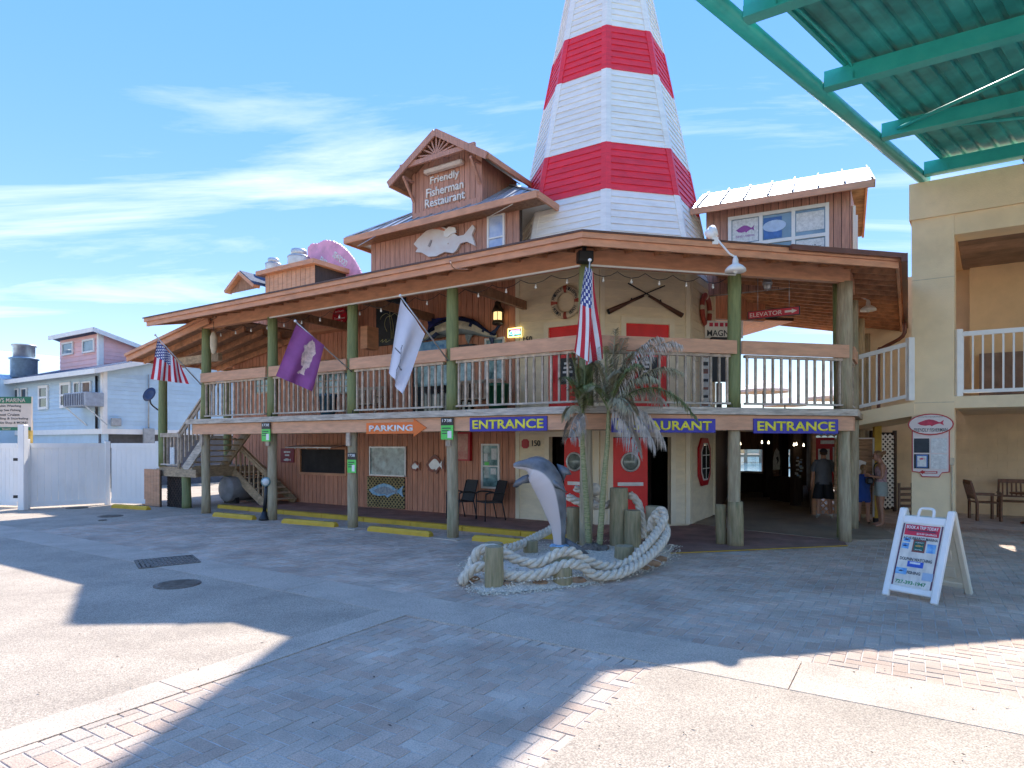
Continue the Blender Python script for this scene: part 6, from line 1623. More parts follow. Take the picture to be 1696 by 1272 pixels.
pb(M1, 'crest_print', x0 + wP * .34, x0 + wP * .66, -.0216, -.0204, z0 + hA * .55, z0 + hA * .75, mk('crest_brown', (.25, .06, .04), .5), ps); pb(M1, 'crest_field', x0 + wP * .375, x0 + wP * .625, -.0222, -.0217, z0 + hA * .575, z0 + hA * .725, mk('crest_green', (.015, .12, .08), .5), ps)
prism('crest_fish', fish_pts(xc, z0 + hA * .65, .09, .04), .0006, mk('crest_gold', (.6, .35, .08), .5), ps, M1 @ Matrix.Translation((0, -.0224, 0)))
text('lettering', "HUBBARD'S", M1, xc, z0 + hA * .705, .09, .014, paper, ps, -.0224, .0006); text('lettering', 'MARINA', M1, xc, z0 + hA * .592, .08, .014, paper, ps, -.0224, .0006)
# dolphin silhouettes
for (a, b) in ((.17, .735), (.16, .635), (.18, .23)): prism('dolphin_print', fish_pts(x0 + wP * a, z0 + hA * b, .06, .03), .0006, navy, ps, M1 @ Matrix.Translation((0, -.0222, 0)))

# ------------------------------------------------------------------ rope bed with dolphin and palms
bedp = [G(772, 968), G(800, 985), G(850, 982), G(935, 974), G(1010, 962), G(1070, 945), G(1108, 925), G(1118, 905), Vector((2.4, 11.3, 0)), Vector((1.2, 11.5, 0)), Vector((.2, 11.2, 0)), G(800, 910), G(770, 940)]
cB = sum(bedp, Vector()) / len(bedp)
V = [cB + Vector((0, 0, .14))]; Fc = []; NB = len(bedp); rings = ((.5, .135), (.8, .10), (1.0, .008))
for s, z in rings:
    for p in bedp: V.append(Vector((cB.x + (p.x - cB.x) * s, cB.y + (p.y - cB.y) * s, z + random.uniform(-.01, .01) * (s < 1))))
for k in range(NB):
    Fc.append((0, 1 + k, 1 + (k + 1) % NB))
    for r in range(2): Fc.append((1 + r * NB + k, 1 + (r + 1) * NB + k, 1 + (r + 1) * NB + (k + 1) % NB, 1 + r * NB + (k + 1) % NB))
o = mesh('planting_bed', V, Fc, shellsand, None, True); o['kind'] = 'structure'
# loose shells and gravel
V, Fc = [], []
for i in range(5200):
    a = random.uniform(0, 6.283); k = random.random(); s = math.sqrt(random.random()) * 1.05
    p = bedp[random.randrange(NB)].lerp(bedp[random.randrange(NB)], random.random()) if k < .5 else None
    if p is None:
        j = random.randrange(NB); p = bedp[j].lerp(bedp[(j + 1) % NB], random.random()); p = p + Vector((random.gauss(0, .07), random.gauss(0, .07), 0)); z = .012
    else:
        rel = 0
        for m_ in range(NB): rel = max(rel, 0)
        d = (p - cB).length; z = .10
        # height by radial share
        best = 1e9
        ang = math.atan2(p.y - cB.y, p.x - cB.x)
        rad = max((q - cB).length for q in bedp if abs((math.atan2(q.y - cB.y, q.x - cB.x) - ang + 3.1416) % 6.2832 - 3.1416) < .6) if any(abs((math.atan2(q.y - cB.y, q.x - cB.x) - ang + 3.1416) % 6.2832 - 3.1416) < .6 for q in bedp) else 1.5
        sh = min(1, d / rad); z = .14 - .02 * sh if sh < .8 else .12 * (1 - sh) / .2 + .01
    r = random.uniform(.006, .017); n = len(V)
    e = [Vector((random.uniform(-1, 1), random.uniform(-1, 1), random.uniform(.2, 1))).normalized() * r for _ in range(4)]
    c = Vector((p.x, p.y, z + .004))
    V += [c + Vector((r, 0, -.004)), c + Vector((-r * .6, r * .8, -.004)), c + Vector((-r * .6, -r * .8, -.004)), c + Vector((0, 0, r * .8))]
    Fc += [(n, n + 1, n + 3), (n + 1, n + 2, n + 3), (n + 2, n, n + 3)]
o = mesh('gravel', V, Fc, gravelm); tag(o, 'loose pale shells and gravel spilling round the rope bed', 'gravel', None, 'stuff')
# edging stones
for k, (px, py) in enumerate(((782, 966), (840, 976), (862, 972), (893, 972), (955, 967), (985, 962), (1062, 945), (1080, 938), (1092, 930))):
    g = G(px, py); bm = bmesh.new(); bmesh.ops.create_icosphere(bm, subdivisions=2, radius=1)
    w = random.uniform(.11, .17)
    for v in bm.verts: v.co = Vector((v.co.x * w, v.co.y * .07, v.co.z * .06)) * (1 + random.uniform(-.12, .12))
    o = bm_obj('edging_stone', bm, stonem, None, frame(g.x, g.y, (1, random.uniform(-.2, .3)), .04)); tag(o, 'rounded orange brown stone edging the rope bed', 'stone', 'stones round the rope bed')
# timber piles
def pile(px, ybot, ytop, wpx, label, Y=None, mat=pilem):
    Yg = Y or G(px, ybot).y; X = (px - 848) / FPX * Yg; zt = CAM_H - (ytop - HZ) / FPX * Yg; r = wpx / 2 / FPX * Yg
    t = thing('pile', (X, Yg, 0), label, 'pile', 'timber piles of the rope bed'); F = frame(X, Yg, (1, 0))
    n = 18; V, Fc = [], []
    prof = [(1.0, -.03), (1.03, zt * .3), (1.0, zt * .7), (.99, zt - .015), (.93, zt)]
    ph = random.uniform(0, 6)
    for s, z in prof:
        for k in range(n):
            a = 2 * math.pi * k / n; q = r * s * (1 + .03 * math.sin(3 * a + ph) + .015 * math.sin(7 * a))
            V.append((q * math.cos(a), q * math.sin(a), z))
    for i in range(len(prof) - 1):
        for k in range(n): Fc.append((i * n + k, i * n + (k + 1) % n, (i + 1) * n + (k + 1) % n, (i + 1) * n + k))
    mesh('trunk', V, Fc, mat, t, True, F); mesh('cut_end', [(V[(len(prof) - 1) * n + k][0], V[(len(prof) - 1) * n + k][1], zt + .001) for k in range(n)], [tuple(range(n))], postt, t, False, F)
pile(818, 976, 905, 31, 'front left timber pile of the rope bed with rope across it')
pile(931, 969, 938, 33, 'low front timber pile right below the dolphin')
pile(929, 948, 904, 36, 'timber pile carrying the dolphin statue', 9.3)
pile(879, 925, 895, 24, 'low timber pile at the back rope left of the dolphin', 10.2)
pile(817, 928, 899, 34, 'low timber pile at the far left bend of the rope', 9.6)
pile(1034, 934, 904, 32, 'short timber pile standing alone in the shell sand', 9.7)
pile(949, 895, 840, 22, 'timber pile behind the dolphin tail', 11.35); pile(1025, 890, 808, 30, 'tallest timber pile right of the palm stems', 11.0); pile(1048, 897, 845, 27, 'leaning timber pile right of the tallest one', 10.8); pile(1081, 895, 838, 24, 'tan topped timber pile inside the rope loop', 10.9, postt)
# rope of three twisted strands
def rope(path, label, r=.062, Yscale=1):
    pts = smoothpath(path, 12); t = thing('rope', pts[0], label, 'rope', 'thick rope round the bed')
    # resample
    L = [0.0]
    for i in range(1, len(pts)): L.append(L[-1] + (pts[i] - pts[i - 1]).length)
    n = int(L[-1] / .022); samp = []
    j = 0
    for k in range(n + 1):
        d = L[-1] * k / n
        while j < len(L) - 2 and L[j + 1] < d: j += 1
        samp.append(pts[j].lerp(pts[j + 1], (d - L[j]) / max(1e-6, L[j + 1] - L[j])))
    nrm = None; fr_ = []
    for k in range(len(samp)):
        tg = (samp[min(k + 1, n)] - samp[max(k - 1, 0)]).normalized()
        if nrm is None: nrm = tg.cross(Vector((0, 0, 1))).normalized()
        nrm = (nrm - tg * nrm.dot(tg)).normalized(); fr_.append((nrm.copy(), tg.cross(nrm)))
    for s in range(3):
        path3 = []
        for k in range(len(samp)):
            a = s * 2.0944 - k * .022 / .36 * 6.283
            path3.append(samp[k] + (fr_[k][0] * math.cos(a) + fr_[k][1] * math.sin(a)) * r * .62)
        V, Fc = tube_geo(path3, r * .58, 8); mesh('strand', V, Fc, ropem, t, True)
rope([P(763, 962, 8.5), P(775, 948, 8.5), P(790, 916, 8.6), P(806, 909, 8.55), P(828, 912, 8.5), P(855, 926, 8.45), P(890, 933, 8.4), P(922, 917, 8.5), P(948, 914, 8.6), P(970, 927, 8.7), P(1002, 938, 8.8), P(1039, 932, 9.0), P(1068, 906, 9.4), P(1089, 880, 9.9), P(1100, 857, 10.2), P(1094, 845, 10.4), P(1080, 862, 10.5), P(1078, 880, 10.5)], 'upper thick rope looping along the front of the bed')
rope([P(764, 966, 8.35), P(783, 943, 8.35), P(810, 939, 8.3), P(836, 952, 8.25), P(868, 954, 8.2), P(900, 949, 8.25), P(932, 936, 8.35), P(962, 936, 8.45), P(981, 951, 8.5), P(1012, 953, 8.6), P(1042, 943, 8.8), P(1074, 922, 9.2), P(1098, 896, 9.7), P(1103, 876, 10.1), P(1092, 862, 10.3), P(1085, 850, 10.4)], 'lower thick rope lying along the front edge of the bed')
rope([P(790, 930, 8.9), P(800, 912, 9.4), P(842, 908, 9.7), P(866, 900, 10.1), P(890, 888, 10.6), P(915, 874, 11.1), P(935, 850, 11.4)], 'dark rear rope running behind the dolphin')
rope([P(940, 822, 11.3), P(965, 834, 11.2), P(995, 838, 11.2), P(1012, 834, 11.3)], 'rope strung low between the rear piles'); rope([P(952, 808, 11.35), P(972, 818, 11.3), P(990, 832, 11.25)], 'short upper rope between rear piles left of the palm', .056)
rope([P(1042, 818, 11.1), P(1056, 832, 11.0), P(1063, 858, 10.9), P(1066, 892, 10.8)], 'rope hanging down from the tallest pile')
# white rope knot
bm = bmesh.new(); bmesh.ops.create_icosphere(bm, subdivisions=3, radius=.12); o = bm_obj('rope_ball', bm, ropem, None, Matrix.Translation(P(985, 811, 11.2)), True); tag(o, 'big white rope knot behind the palm stems', 'knot')
# dolphin statue
DY = 9.3
t = thing('dolphin_statue', P(927, 903, DY), 'leaping grey dolphin statue with pale belly on a timber pile', 'statue')
spd = [(927, 905, 9.5), (926, 887, 10.5), (924.5, 868, 13.5), (921, 850, 17.5), (917, 832, 21), (912, 814, 24), (905, 797, 25.5), (896, 783, 24.5), (887, 774.5, 21), (879, 771, 15), (872, 770, 10), (864, 770, 7.5), (857, 770.5, 6), (850.5, 771, 3)]
sp = [P(a, b, DY - .05 * i / 13) for i, (a, b, r) in enumerate(spd)]; sp2 = smoothpath(sp, 12)
rr_ = [r * DY / FPX for a, b, r in spd]; rads = []
for i in range(len(rr_) - 1): rads += [rr_[i] + (rr_[i + 1] - rr_[i]) * k / 12 for k in range(12)]
rads.append(rr_[-1])
V, Fc = tube_geo(sp2, rads, 56)
dgrey = mk('dolphin_grey', (.19, .185, .185), .30, .3, 3, dirt=.3, dirtcol=(.22, .25, .28), dscale=5)
dskin = mk('dolphin_skin', (.19, .185, .185), .30, .3, 3, dirt=.3, dirtcol=(.22, .25, .28), dscale=5)
nd, ld = dskin.node_tree.nodes, dskin.node_tree.links
at_ = nd.new('ShaderNodeAttribute'); at_.attribute_name = 'belly'
mr_ = nd.new('ShaderNodeMapRange'); mr_.inputs['From Min'].default_value = -.05; mr_.inputs['From Max'].default_value = .05; ld.new(at_.outputs['Fac'], mr_.inputs['Value'])
bs_ = nd['Principled BSDF']; old = bs_.inputs['Base Color'].links[0].from_socket
mxd = nd.new('ShaderNodeMixRGB'); mxd.inputs['Color2'].default_value = (.66, .56, .52, 1); ld.new(mr_.outputs[0], mxd.inputs['Fac']); ld.new(old, mxd.inputs['Color1']); ld.new(mxd.outputs[0], bs_.inputs['Base Color'])
body = mesh('body', V, Fc, dskin, t, True)
bat = body.data.attributes.new('belly', 'FLOAT', 'POINT')
for vi, v in enumerate(V):
    k = vi // 56; k = min(k, len(sp2) - 1)
    tg = (sp2[min(k + 1, len(sp2) - 1)] - sp2[max(k - 1, 0)]).normalized(); wb = min(1, max(0, (k - 70) / 50))
    bel = (Vector((-tg.z, -.62, tg.x)).normalized() * (1 - wb) + Vector((.1, -.15, -1)).normalized() * wb).normalized()
    off = v - sp2[k]; off = off.normalized() if off.length > 1e-5 else off
    bat.data[vi].value = off.dot(bel) - (.30 + .25 * min(1, max(0, (k - 66) / 40)))
def fin(name, pts, Y0, th, mat, bend=0.0):
    """flat tapered fin: px outline, thickness th in the middle"""
    c = Vector((sum(p[0] for p in pts) / len(pts), sum(p[1] for p in pts) / len(pts), 0)); n = len(pts)
    V = [P(p[0], p[1], Y0 + bend * ((p[0] - c.x) / 20)) for p in pts]; V += [P(c.x, c.y, Y0 - th), P(c.x, c.y, Y0 + th)]
    Fc = [(i, (i + 1) % n, n) for i in range(n)] + [((i + 1) % n, i, n + 1) for i in range(n)]
    mesh(name, V, Fc, mat, t, True)
fin('dorsal_fin', [(922, 768), (932, 771), (942, 776), (947, 786), (938, 787), (934, 797), (930, 797)], DY + .03, .03, dgrey)
fin('pectoral_fin', [(903, 789), (910, 788), (922, 798), (934, 808), (940, 817), (930, 812), (916, 806), (906, 799)], DY - .235, .025, dgrey, -.06)
fin('pectoral_fin', [(884, 783), (888, 794), (878, 800), (866, 801), (856, 808), (849, 806), (854, 796), (866, 788)], DY + .1, .03, dgrey)
fin('tail_fluke', [(930, 893), (936, 890), (950, 898), (966, 908), (976, 918), (960, 917), (940, 910), (930, 905)], DY - .02, .025, dgrey)
fin('tail_fluke', [(924, 893), (920, 894), (914, 900), (910, 908), (918, 908), (926, 905)], DY + .15, .025, dgrey)
bm = bmesh.new(); bmesh.ops.create_icosphere(bm, subdivisions=2, radius=.014); bm_obj('eye', bm, black, t, Matrix.Translation(P(893, 765, DY - .165)), True)
tube('mouth_line', [P(853, 773, DY - .03), P(864, 774, DY - .062), P(874, 775, DY - .11), P(883, 772, DY - .155)], .006, black, t, 5)
bm = bmesh.new(); bmesh.ops.create_icosphere(bm, subdivisions=2, radius=1)
for v in bm.verts: v.co = Vector((v.co.x * .15, v.co.y * .13, v.co.z * .045)) * (1 + random.uniform(-.08, .08))
bm_obj('plinth', bm, mk('plinth_blue', (.25, .45, .65), .5, .3, 12), t, Matrix.Translation(P(926, 904, DY)), True)
# ------------------------------------------------------------------ palms
palmg = mk('palm_green', (.22, .25, .09), .5, .25, 6, objvar=.25); palmd = mk('palm_dry', (.62, .52, .42), .7, .2, 8, objvar=.2); palmm = mk('palm_mixed', (.40, .36, .22), .6, .3, 5, objvar=.2)
stemm = mk('palm_stem', (.46, .38, .20), .7, .3, 12, (1, 1, 4), bump=.4, bscale=20, col2=(.16, .20, .06)); barkm = mk('palm_bark', (.22, .17, .13), .9, .3, 14, bump=.5)
def frond(parent, base, tip, arch, ll, mat, n=84, dr=.5, spread=1.0):
    """rachis from base to tip, arching up by arch, leaflets ll long that droop by dr"""
    base, tip = Vector(base), Vector(tip); mid = base.lerp(tip, .55) + Vector((0, 0, arch)); V, Fc = [], []
    pts = [base * (1 - s) ** 2 + mid * 2 * s * (1 - s) + tip * s * s for s in [i / 16 for i in range(17)]]
    v, f = tube_geo(pts, [.014 * (1 - .8 * i / 16) + .002 for i in range(17)], 5); V += v; Fc += f
    side0 = (tip - base).cross(Vector((0, 0, 1)))
    if side0.length < .05: side0 = Vector((1, 0, 0))
    side0.normalize()
    for i in range(n):
        s = .14 + .86 * i / n; x = s * 16; k = min(15, int(x)); c = pts[k].lerp(pts[k + 1], x - k); tg = (pts[k + 1] - pts[k]).normalized()
        L = ll * (.55 + .75 * math.sin(math.pi * min(1, s * .95 + .08)) ** .7) * random.uniform(.8, 1.12)
        for sg in (-1, 1):
            sd = (side0 * sg * spread + tg * random.uniform(.35, .7) + Vector((random.uniform(-.2, .2), random.uniform(-.2, .2), random.uniform(-.1, .35)))).normalized()
            w = .0075; up = Vector((0, 0, 1)); wv = sd.cross(up); wv = (tg if wv.length < .1 else wv.normalized()) * w
            m1 = c + sd * L * .5 + Vector((0, 0, -dr * L * .12)); e = c + sd * L * .85 + Vector((0, 0, -dr * L * .75)); q = len(V)
            V += [c - wv * .6, c + wv * .6, m1 + wv, m1 - wv, e]
            Fc += [(q, q + 1, q + 2, q + 3), (q + 3, q + 2, q + 4)]
    mesh('frond', V, Fc, mat, parent)
PY = 10.55
def palm(name, stem, crown, fronds, label):
    t = thing('palm', stem[0], label, 'palm tree'); n = len(stem)
    tr = tube('trunk', smoothpath(stem, 5), [.055 - .025 * i / (5 * (n - 1)) for i in range(5 * (n - 1) + 1)], stemm, t, 10)
    for i in range(7):
        s = (i + random.uniform(-.3, .3)) / 6.5; p = stem[0].lerp(stem[1], s * .9); lathe('leaf_scar', [(.054 - .012 * s, -.006), (.058 - .012 * s, 0), (.054 - .012 * s, .006)], barkm, tr, Matrix.Translation(p), 10)
    bm = bmesh.new(); bmesh.ops.create_icosphere(bm, subdivisions=2, radius=1)
    for v in bm.verts: v.co = Vector((v.co.x * .16, v.co.y * .16, v.co.z * .12)) * (1 + random.uniform(-.2, .2))
    bm_obj('root_clump', bm, barkm, t, Matrix.Translation(stem[0] + Vector((0, 0, .02))))
    cr_ = bpy.data.objects.new('crown', None); _link(cr_, Matrix.Translation(crown), t)
    for (tx, ty, dY, arch, ll, m, dr) in fronds: frond(cr_, crown, P(tx, ty, PY + dY), arch, ll, m, dr=dr)
cA = P(966, 690, PY)
palm('palm', [Vector((P(976, 880, PY).x, PY, .1)), P(969, 800, PY), P(965, 740, PY), cA], cA, [
    (946, 585, -.2, .2, .20, palmg, .4), (932, 625, -.3, .3, .20, palmg, .5), (970, 590, .1, .15, .22, palmg, .4), (958, 610, .1, .2, .20, palmg, .5), (990, 600, .2, .25, .22, palmg, .5),
    (942, 725, -.3, .35, .22, palmd, 1.3), (935, 690, -.1, .35, .20, palmm, .9), (988, 640, -.5, .2, .22, palmm, .7), (955, 645, -.5, .2, .22, palmg, .6)],
     'slender left palm stem with green fronds in the rope bed')
cBm = P(1008, 680, PY - .1)
palm('palm', [Vector((P(991, 882, PY).x, PY - .1, .1)), P(1000, 800, PY - .1), P(1006, 735, PY - .1), cBm], cBm, [
    (1020, 545, .0, .15, .22, palmm, .3), (1046, 585, -.2, .3, .24, palmm, .5), (1000, 575, -.3, .2, .24, palmg, .4), (1035, 560, .3, .3, .24, palmm, .5), (1062, 605, -.4, .4, .26, palmg, .6), (1090, 630, -.3, .45, .26, palmm, .8), (965, 640, -.4, .3, .24, palmg, .6), (1075, 572, .1, .5, .26, palmm, .6), (1128, 572, -.2, .75, .30, palmd, .9), (1095, 560, -.1, .6, .28, palmd, .8), (1130, 618, -.1, .62, .26, palmm, .8), (1158, 700, -.3, .95, .22, palmg, .7), (1100, 668, .2, .6, .26, palmd, 1.0),
    (1085, 740, -.3, .62, .26, palmd, 1.4), (1058, 748, -.45, .5, .26, palmd, 1.5), (1100, 735, .0, .66, .26, palmd, 1.4), 
    (985, 600, -.2, .3, .24, palmm, .5), (1060, 630, .4, .35, .26, palmg, .6), (1030, 615, -.4, .3, .26, palmm, .6), (1048, 680, -.6, .4, .24, palmm, .9)],
     'taller right palm with grey dried fronds drooping over the RESTAURANT sign')

# leaf litter and specks on the paving
V, Fc = [], []
for i in range(120):
    px, py = random.uniform(-40, 1740), 880 + 400 * random.random() ** 1.3
    c = G(px, py, .012); a = random.uniform(0, 6.28); l_, w_ = random.uniform(.005, .02), random.uniform(.004, .009); n = len(V)
    d = Vector((math.cos(a), math.sin(a), 0)); s = Vector((-d.y, d.x, 0))
    V += [c - d * l_, c - s * w_ + Vector((0, 0, .004)), c + d * l_ + Vector((0, 0, .003)), c + s * w_]
    Fc.append((n, n + 1, n + 2, n + 3))
o = mesh('leaf_litter', V, Fc, mk('leaf_litter', (.12, .08, .05), .8, .4, 30, island=.4)); tag(o, 'tiny dry leaves and specks scattered over the paving', 'leaves', None, 'stuff')
# ------------------------------------------------------------------ people
shoe_w = mk('shoe_white', (.6, .58, .55), .6); sandal = mk('sandal', (.35, .28, .2), .7)
def person(F, k, edges_extra, J, cloth, label, mats, hairf=None):
    """J: joints (local, metres for a 1.75 m figure) with radii; F: frame at the feet, +y is the way the figure faces"""
    t = thing('person', W(F, 0, 0, 0), label, 'person')
    names = list(J); me = bpy.data.meshes.new('body')
    edges = [('pelvis', 'belly'), ('belly', 'chest'), ('chest', 'neckb'), ('neckb', 'neck'), ('neck', 'jaw'), ('jaw', 'skull'), ('skull', 'crown'), ('jaw', 'nose')]
    for s in ('l', 'r'):
        edges += [('chest', 'sh' + s), ('sh' + s, 'up' + s), ('up' + s, 'el' + s), ('el' + s, 'wr' + s), ('wr' + s, 'pa' + s), ('pelvis', 'hip' + s), ('hip' + s, 'th' + s), ('th' + s, 'kn' + s), ('kn' + s, 'ca' + s), ('ca' + s, 'an' + s), ('an' + s, 'toe' + s)]
        pa, wr = Vector(J['pa' + s][0]), Vector(J['wr' + s][0]); d = (pa - wr).normalized(); sd = d.cross(Vector((1, 0, 0)) if abs(d.x) < .8 else Vector((0, 1, 0))).normalized(); bn = d.cross(sd)
        for q in range(5):
            off = (q - 2) * .018 if q < 4 else -.05; ln = (.065, .075, .08, .07, .045)[q]
            a = pa + sd * off + d * (.03 if q < 4 else -.005); b = a + d * ln * .55 + bn * .006; c = a + d * ln * .9 + bn * .022
            J['f%d' % q + s] = (tuple(a), (.010, .010)); J['g%d' % q + s] = (tuple(b), (.009, .009)); J['h%d' % q + s] = (tuple(c), (.007, .007))
            edges += [('pa' + s, 'f%d' % q + s), ('f%d' % q + s, 'g%d' % q + s), ('g%d' % q + s, 'h%d' % q + s)]
    names = list(J); ix = {n: i for i, n in enumerate(names)}
    me.from_pydata([J[n][0] for n in names], [(ix[a], ix[b]) for a, b in edges], [])
    ob = bpy.data.objects.new('tmp', me); COL.objects.link(ob)
    sk = ob.modifiers.new('s', 'SKIN'); sk.use_smooth_shade = True
    for n in names:
        sv_ = me.skin_vertices[0].data[ix[n]]; sv_.radius = J[n][1]; sv_.use_root = (n == 'pelvis')
    sb = ob.modifiers.new('u', 'SUBSURF'); sb.levels = 1; sb.render_levels = 1
    dg = bpy.context.evaluated_depsgraph_get(); nm = bpy.data.meshes.new_from_object(ob.evaluated_get(dg)); bpy.data.objects.remove(ob)
    for m in mats: nm.materials.append(m) if len(nm.materials) < len(mats) else None
    segs = [(Vector(J[a][0]), Vector(J[b][0]), a, b, (J[a][1][0] + J[b][1][0]) / 2) for a, b in edges]
    for p in nm.polygons:
        c = Vector(p.center); best = None
        for (a, b, na, nb_, r) in segs:
            d = b - a; tt = max(0, min(1, (c - a).dot(d) / max(1e-9, d.length_squared))); e = ((c - (a + d * tt)).length) / r
            if best is None or e < best[0]: best = (e, na, nb_, tt)
        p.material_index = cloth(best[1], best[2], best[3], c)
        p.use_smooth = True
    S = F @ Matrix.Diagonal((k, k, k, 1))
    o = bpy.data.objects.new('body', nm); _link(o, S, t)
    return t, S
def base_joints():
    J = {'pelvis': ((0, 0, .95), (.15, .11)), 'belly': ((0, 0, 1.12), (.14, .10)), 'chest': ((0, 0, 1.32), (.16, .115)), 'neckb': ((0, 0, 1.46), (.07, .065)), 'neck': ((0, .01, 1.52), (.052, .052)), 'jaw': ((0, .03, 1.585), (.062, .072)), 'skull': ((0, .012, 1.67), (.076, .09)), 'crown': ((0, .005, 1.735), (.05, .06)), 'nose': ((0, .115, 1.62), (.012, .014))}
    for s, g in (('l', -1), ('r', 1)):
        J['sh' + s] = ((g * .175, 0, 1.42), (.065, .065)); J['up' + s] = ((g * .215, 0, 1.28), (.052, .052)); J['el' + s] = ((g * .245, -.02, 1.12), (.04, .04)); J['wr' + s] = ((g * .265, .05, .88), (.028, .03)); J['pa' + s] = ((g * .265, .07, .80), (.036, .02))
        J['hip' + s] = ((g * .09, 0, .88), (.10, .10)); J['th' + s] = ((g * .105, .01, .70), (.082, .085)); J['kn' + s] = ((g * .11, .02, .49), (.055, .058)); J['ca' + s] = ((g * .115, -.005, .34), (.054, .058)); J['an' + s] = ((g * .12, -.01, .09), (.036, .04)); J['toe' + s] = ((g * .14, .14, .035), (.042, .03))
    return J
def loft(name, rings, mat, parent, S, n=16):
    """rings: (cx,cy,cz,rx,ry)"""
    V, Fc = [], []
    for (cx, cy, cz, rx, ry) in rings:
        for k in range(n): V.append((cx + rx * math.cos(6.2832 * k / n), cy + ry * math.sin(6.2832 * k / n), cz))
    for i in range(len(rings) - 1):
        for k in range(n): Fc.append((i * n + k, i * n + (k + 1) % n, (i + 1) * n + (k + 1) % n, (i + 1) * n + k))
    return mesh(name, V, Fc, mat, parent, True, S)
def cap_(name, c, r, mat, parent, S, zmin=-.2, back=0.0):
    """hair or cap shell round the skull: part of an ellipsoid"""
    bm = bmesh.new(); bmesh.ops.create_uvsphere(bm, u_segments=18, v_segments=12, radius=1)
    kill = [v for v in bm.verts if v.co.z < zmin + (v.co.y * back)]
    bmesh.ops.delete(bm, geom=kill, context='VERTS')
    for v in bm.verts: v.co = Vector((c[0] + v.co.x * r[0], c[1] + v.co.y * r[1], c[2] + v.co.z * r[2]))
    return bm_obj(name, bm, mat, parent, S, True)
def face(t, S, dz=0.0, dy=0.0):
    for sx in (-1, 1):
        bm = bmesh.new(); bmesh.ops.create_icosphere(bm, subdivisions=1, radius=.011); bm_obj('eye', bm, black, t, S @ Matrix.Translation((sx * .03, .092 + dy, 1.645 + dz)), True)
        bm = bmesh.new(); bmesh.ops.create_icosphere(bm, subdivisions=2, radius=1)
        for v in bm.verts: v.co = Vector((v.co.x * .012, v.co.y * .022, v.co.z * .034))
        bm_obj('ear', bm, skin, t, S @ Matrix.Translation((sx * .078, .0 + dy, 1.635 + dz)), True)
    tube('mouth', [S @ Vector((-.022, .1 + dy, 1.585 + dz)), S @ Vector((.022, .1 + dy, 1.585 + dz))], .004, mk('lips', (.4, .13, .1), .5) if 'lips' not in MT else MT['lips'], t, 5)
# man seen from behind
J = base_joints()
J['elr'] = ((.265, -.03, 1.12), (.042, .042)); J['wrr'] = ((.27, .12, .90), (.03, .03)); J['par'] = ((.26, .18, .84), (.036, .02))
J['anr'] = ((.16, -.01, .09), (.036, .04)); J['toer'] = ((.22, .12, .035), (.042, .03)); J['knr'] = ((.135, .02, .49), (.056, .06)); J['car'] = ((.148, -.01, .34), (.055, .06))
grey_t = mk('grey_shirt', (.13, .13, .14), .85, .08, 8); blk_s = mk('black_shorts', (.012, .012, .014), .8)
def cl_man(a, b, tt, c):
    if b.startswith('toe') or (b.startswith('an') and tt > .9): return 3
    if a in ('pelvis',) and b == 'belly': return 2 if tt < .2 else 1
    if b in ('chest', 'neckb') or a == 'belly' or b[:2] == 'sh' or (a[:2] == 'sh') or (a[:2] == 'up' and tt < .45): return 1 if c.z < 1.49 else 0
    if b[:3] == 'hip' or a[:3] == 'hip' or (a[:2] == 'th' and tt < .35): return 2
    return 0
g = G(1364, 859, .02); Fm_ = frame(g.x, g.y, (.96, -.28), .02)
t, S = person(Fm_, 1.0, None, J, cl_man, 'man in grey T-shirt, black shorts and cap seen from behind', [skin, grey_t, blk_s, shoe_w])
loft('shirt', [(0, 0, .86, .205, .15), (0, 0, .96, .20, .145), (0, 0, 1.12, .19, .135), (0, 0, 1.3, .205, .14), (0, 0, 1.40, .19, .115), (0, 0, 1.47, .09, .08)], grey_t, t, S)
for g_ in (-1, 1):
    loft('shorts_leg', [(g_ * .13, .01, .50, .135, .13), (g_ * .12, .01, .62, .125, .125), (g_ * .095, 0, .80, .115, .125), (g_ * .085, 0, .92, .105, .125)], blk_s, t, S)
    sl = loft('sleeve', [(g_ * .238, -.01, 1.17, .07, .075), (g_ * .22, 0, 1.28, .072, .075), (g_ * .18, 0, 1.40, .07, .075), (g_ * .14, 0, 1.45, .05, .06)], grey_t, t, S)
cap_('cap', (0, .012, 1.665), (.092, .108, .088), mk('cap_navy', (.03, .035, .05), .7), t, S, -.05)
loft('cap_peak', [(0, .12, 1.672, .065, .07), (0, .12, 1.68, .062, .066)], MT['cap_navy'], t, S); cap_('hair', (0, .0, 1.635), (.082, .094, .08), mk('hair_brown', (.06, .03, .015), .6), t, S, -.4, .8); face(t, S)
# child in blue
J = base_joints()
J['elr'] = ((.25, .06, 1.14), (.036, .036)); J['wrr'] = ((.28, .26, 1.22), (.026, .026)); J['par'] = ((.28, .32, 1.27), (.032, .02))
blu = mk('blue_romper', (.02, .08, .36), .7, .1, 6)
def cl_child(a, b, tt, c):
    if b.startswith('toe'): return 2
    if a == 'pelvis' or b in ('chest', 'neckb') or a == 'belly' or b[:2] == 'sh' or a[:3] == 'hip' or (a[:2] == 'sh' and tt < .5): return 1 if c.z < 1.46 else 0
    return 0
g = G(1428, 868, .0); Fc_ = frame(g.x + .03, g.y, (.8, -.6))
t, S = person(Fc_, .80, None, J, cl_child, 'child in blue romper touching the yellow frame', [skin, blu, black])
loft('romper', [(0, 0, .68, .2, .14), (0, 0, .86, .185, .14), (0, 0, 1.0, .165, .125), (0, 0, 1.3, .18, .125), (0, 0, 1.40, .165, .1), (0, 0, 1.455, .08, .07)], blu, t, S)
hair_b = mk('hair_blond', (.38, .22, .10), .6, .2, 14)
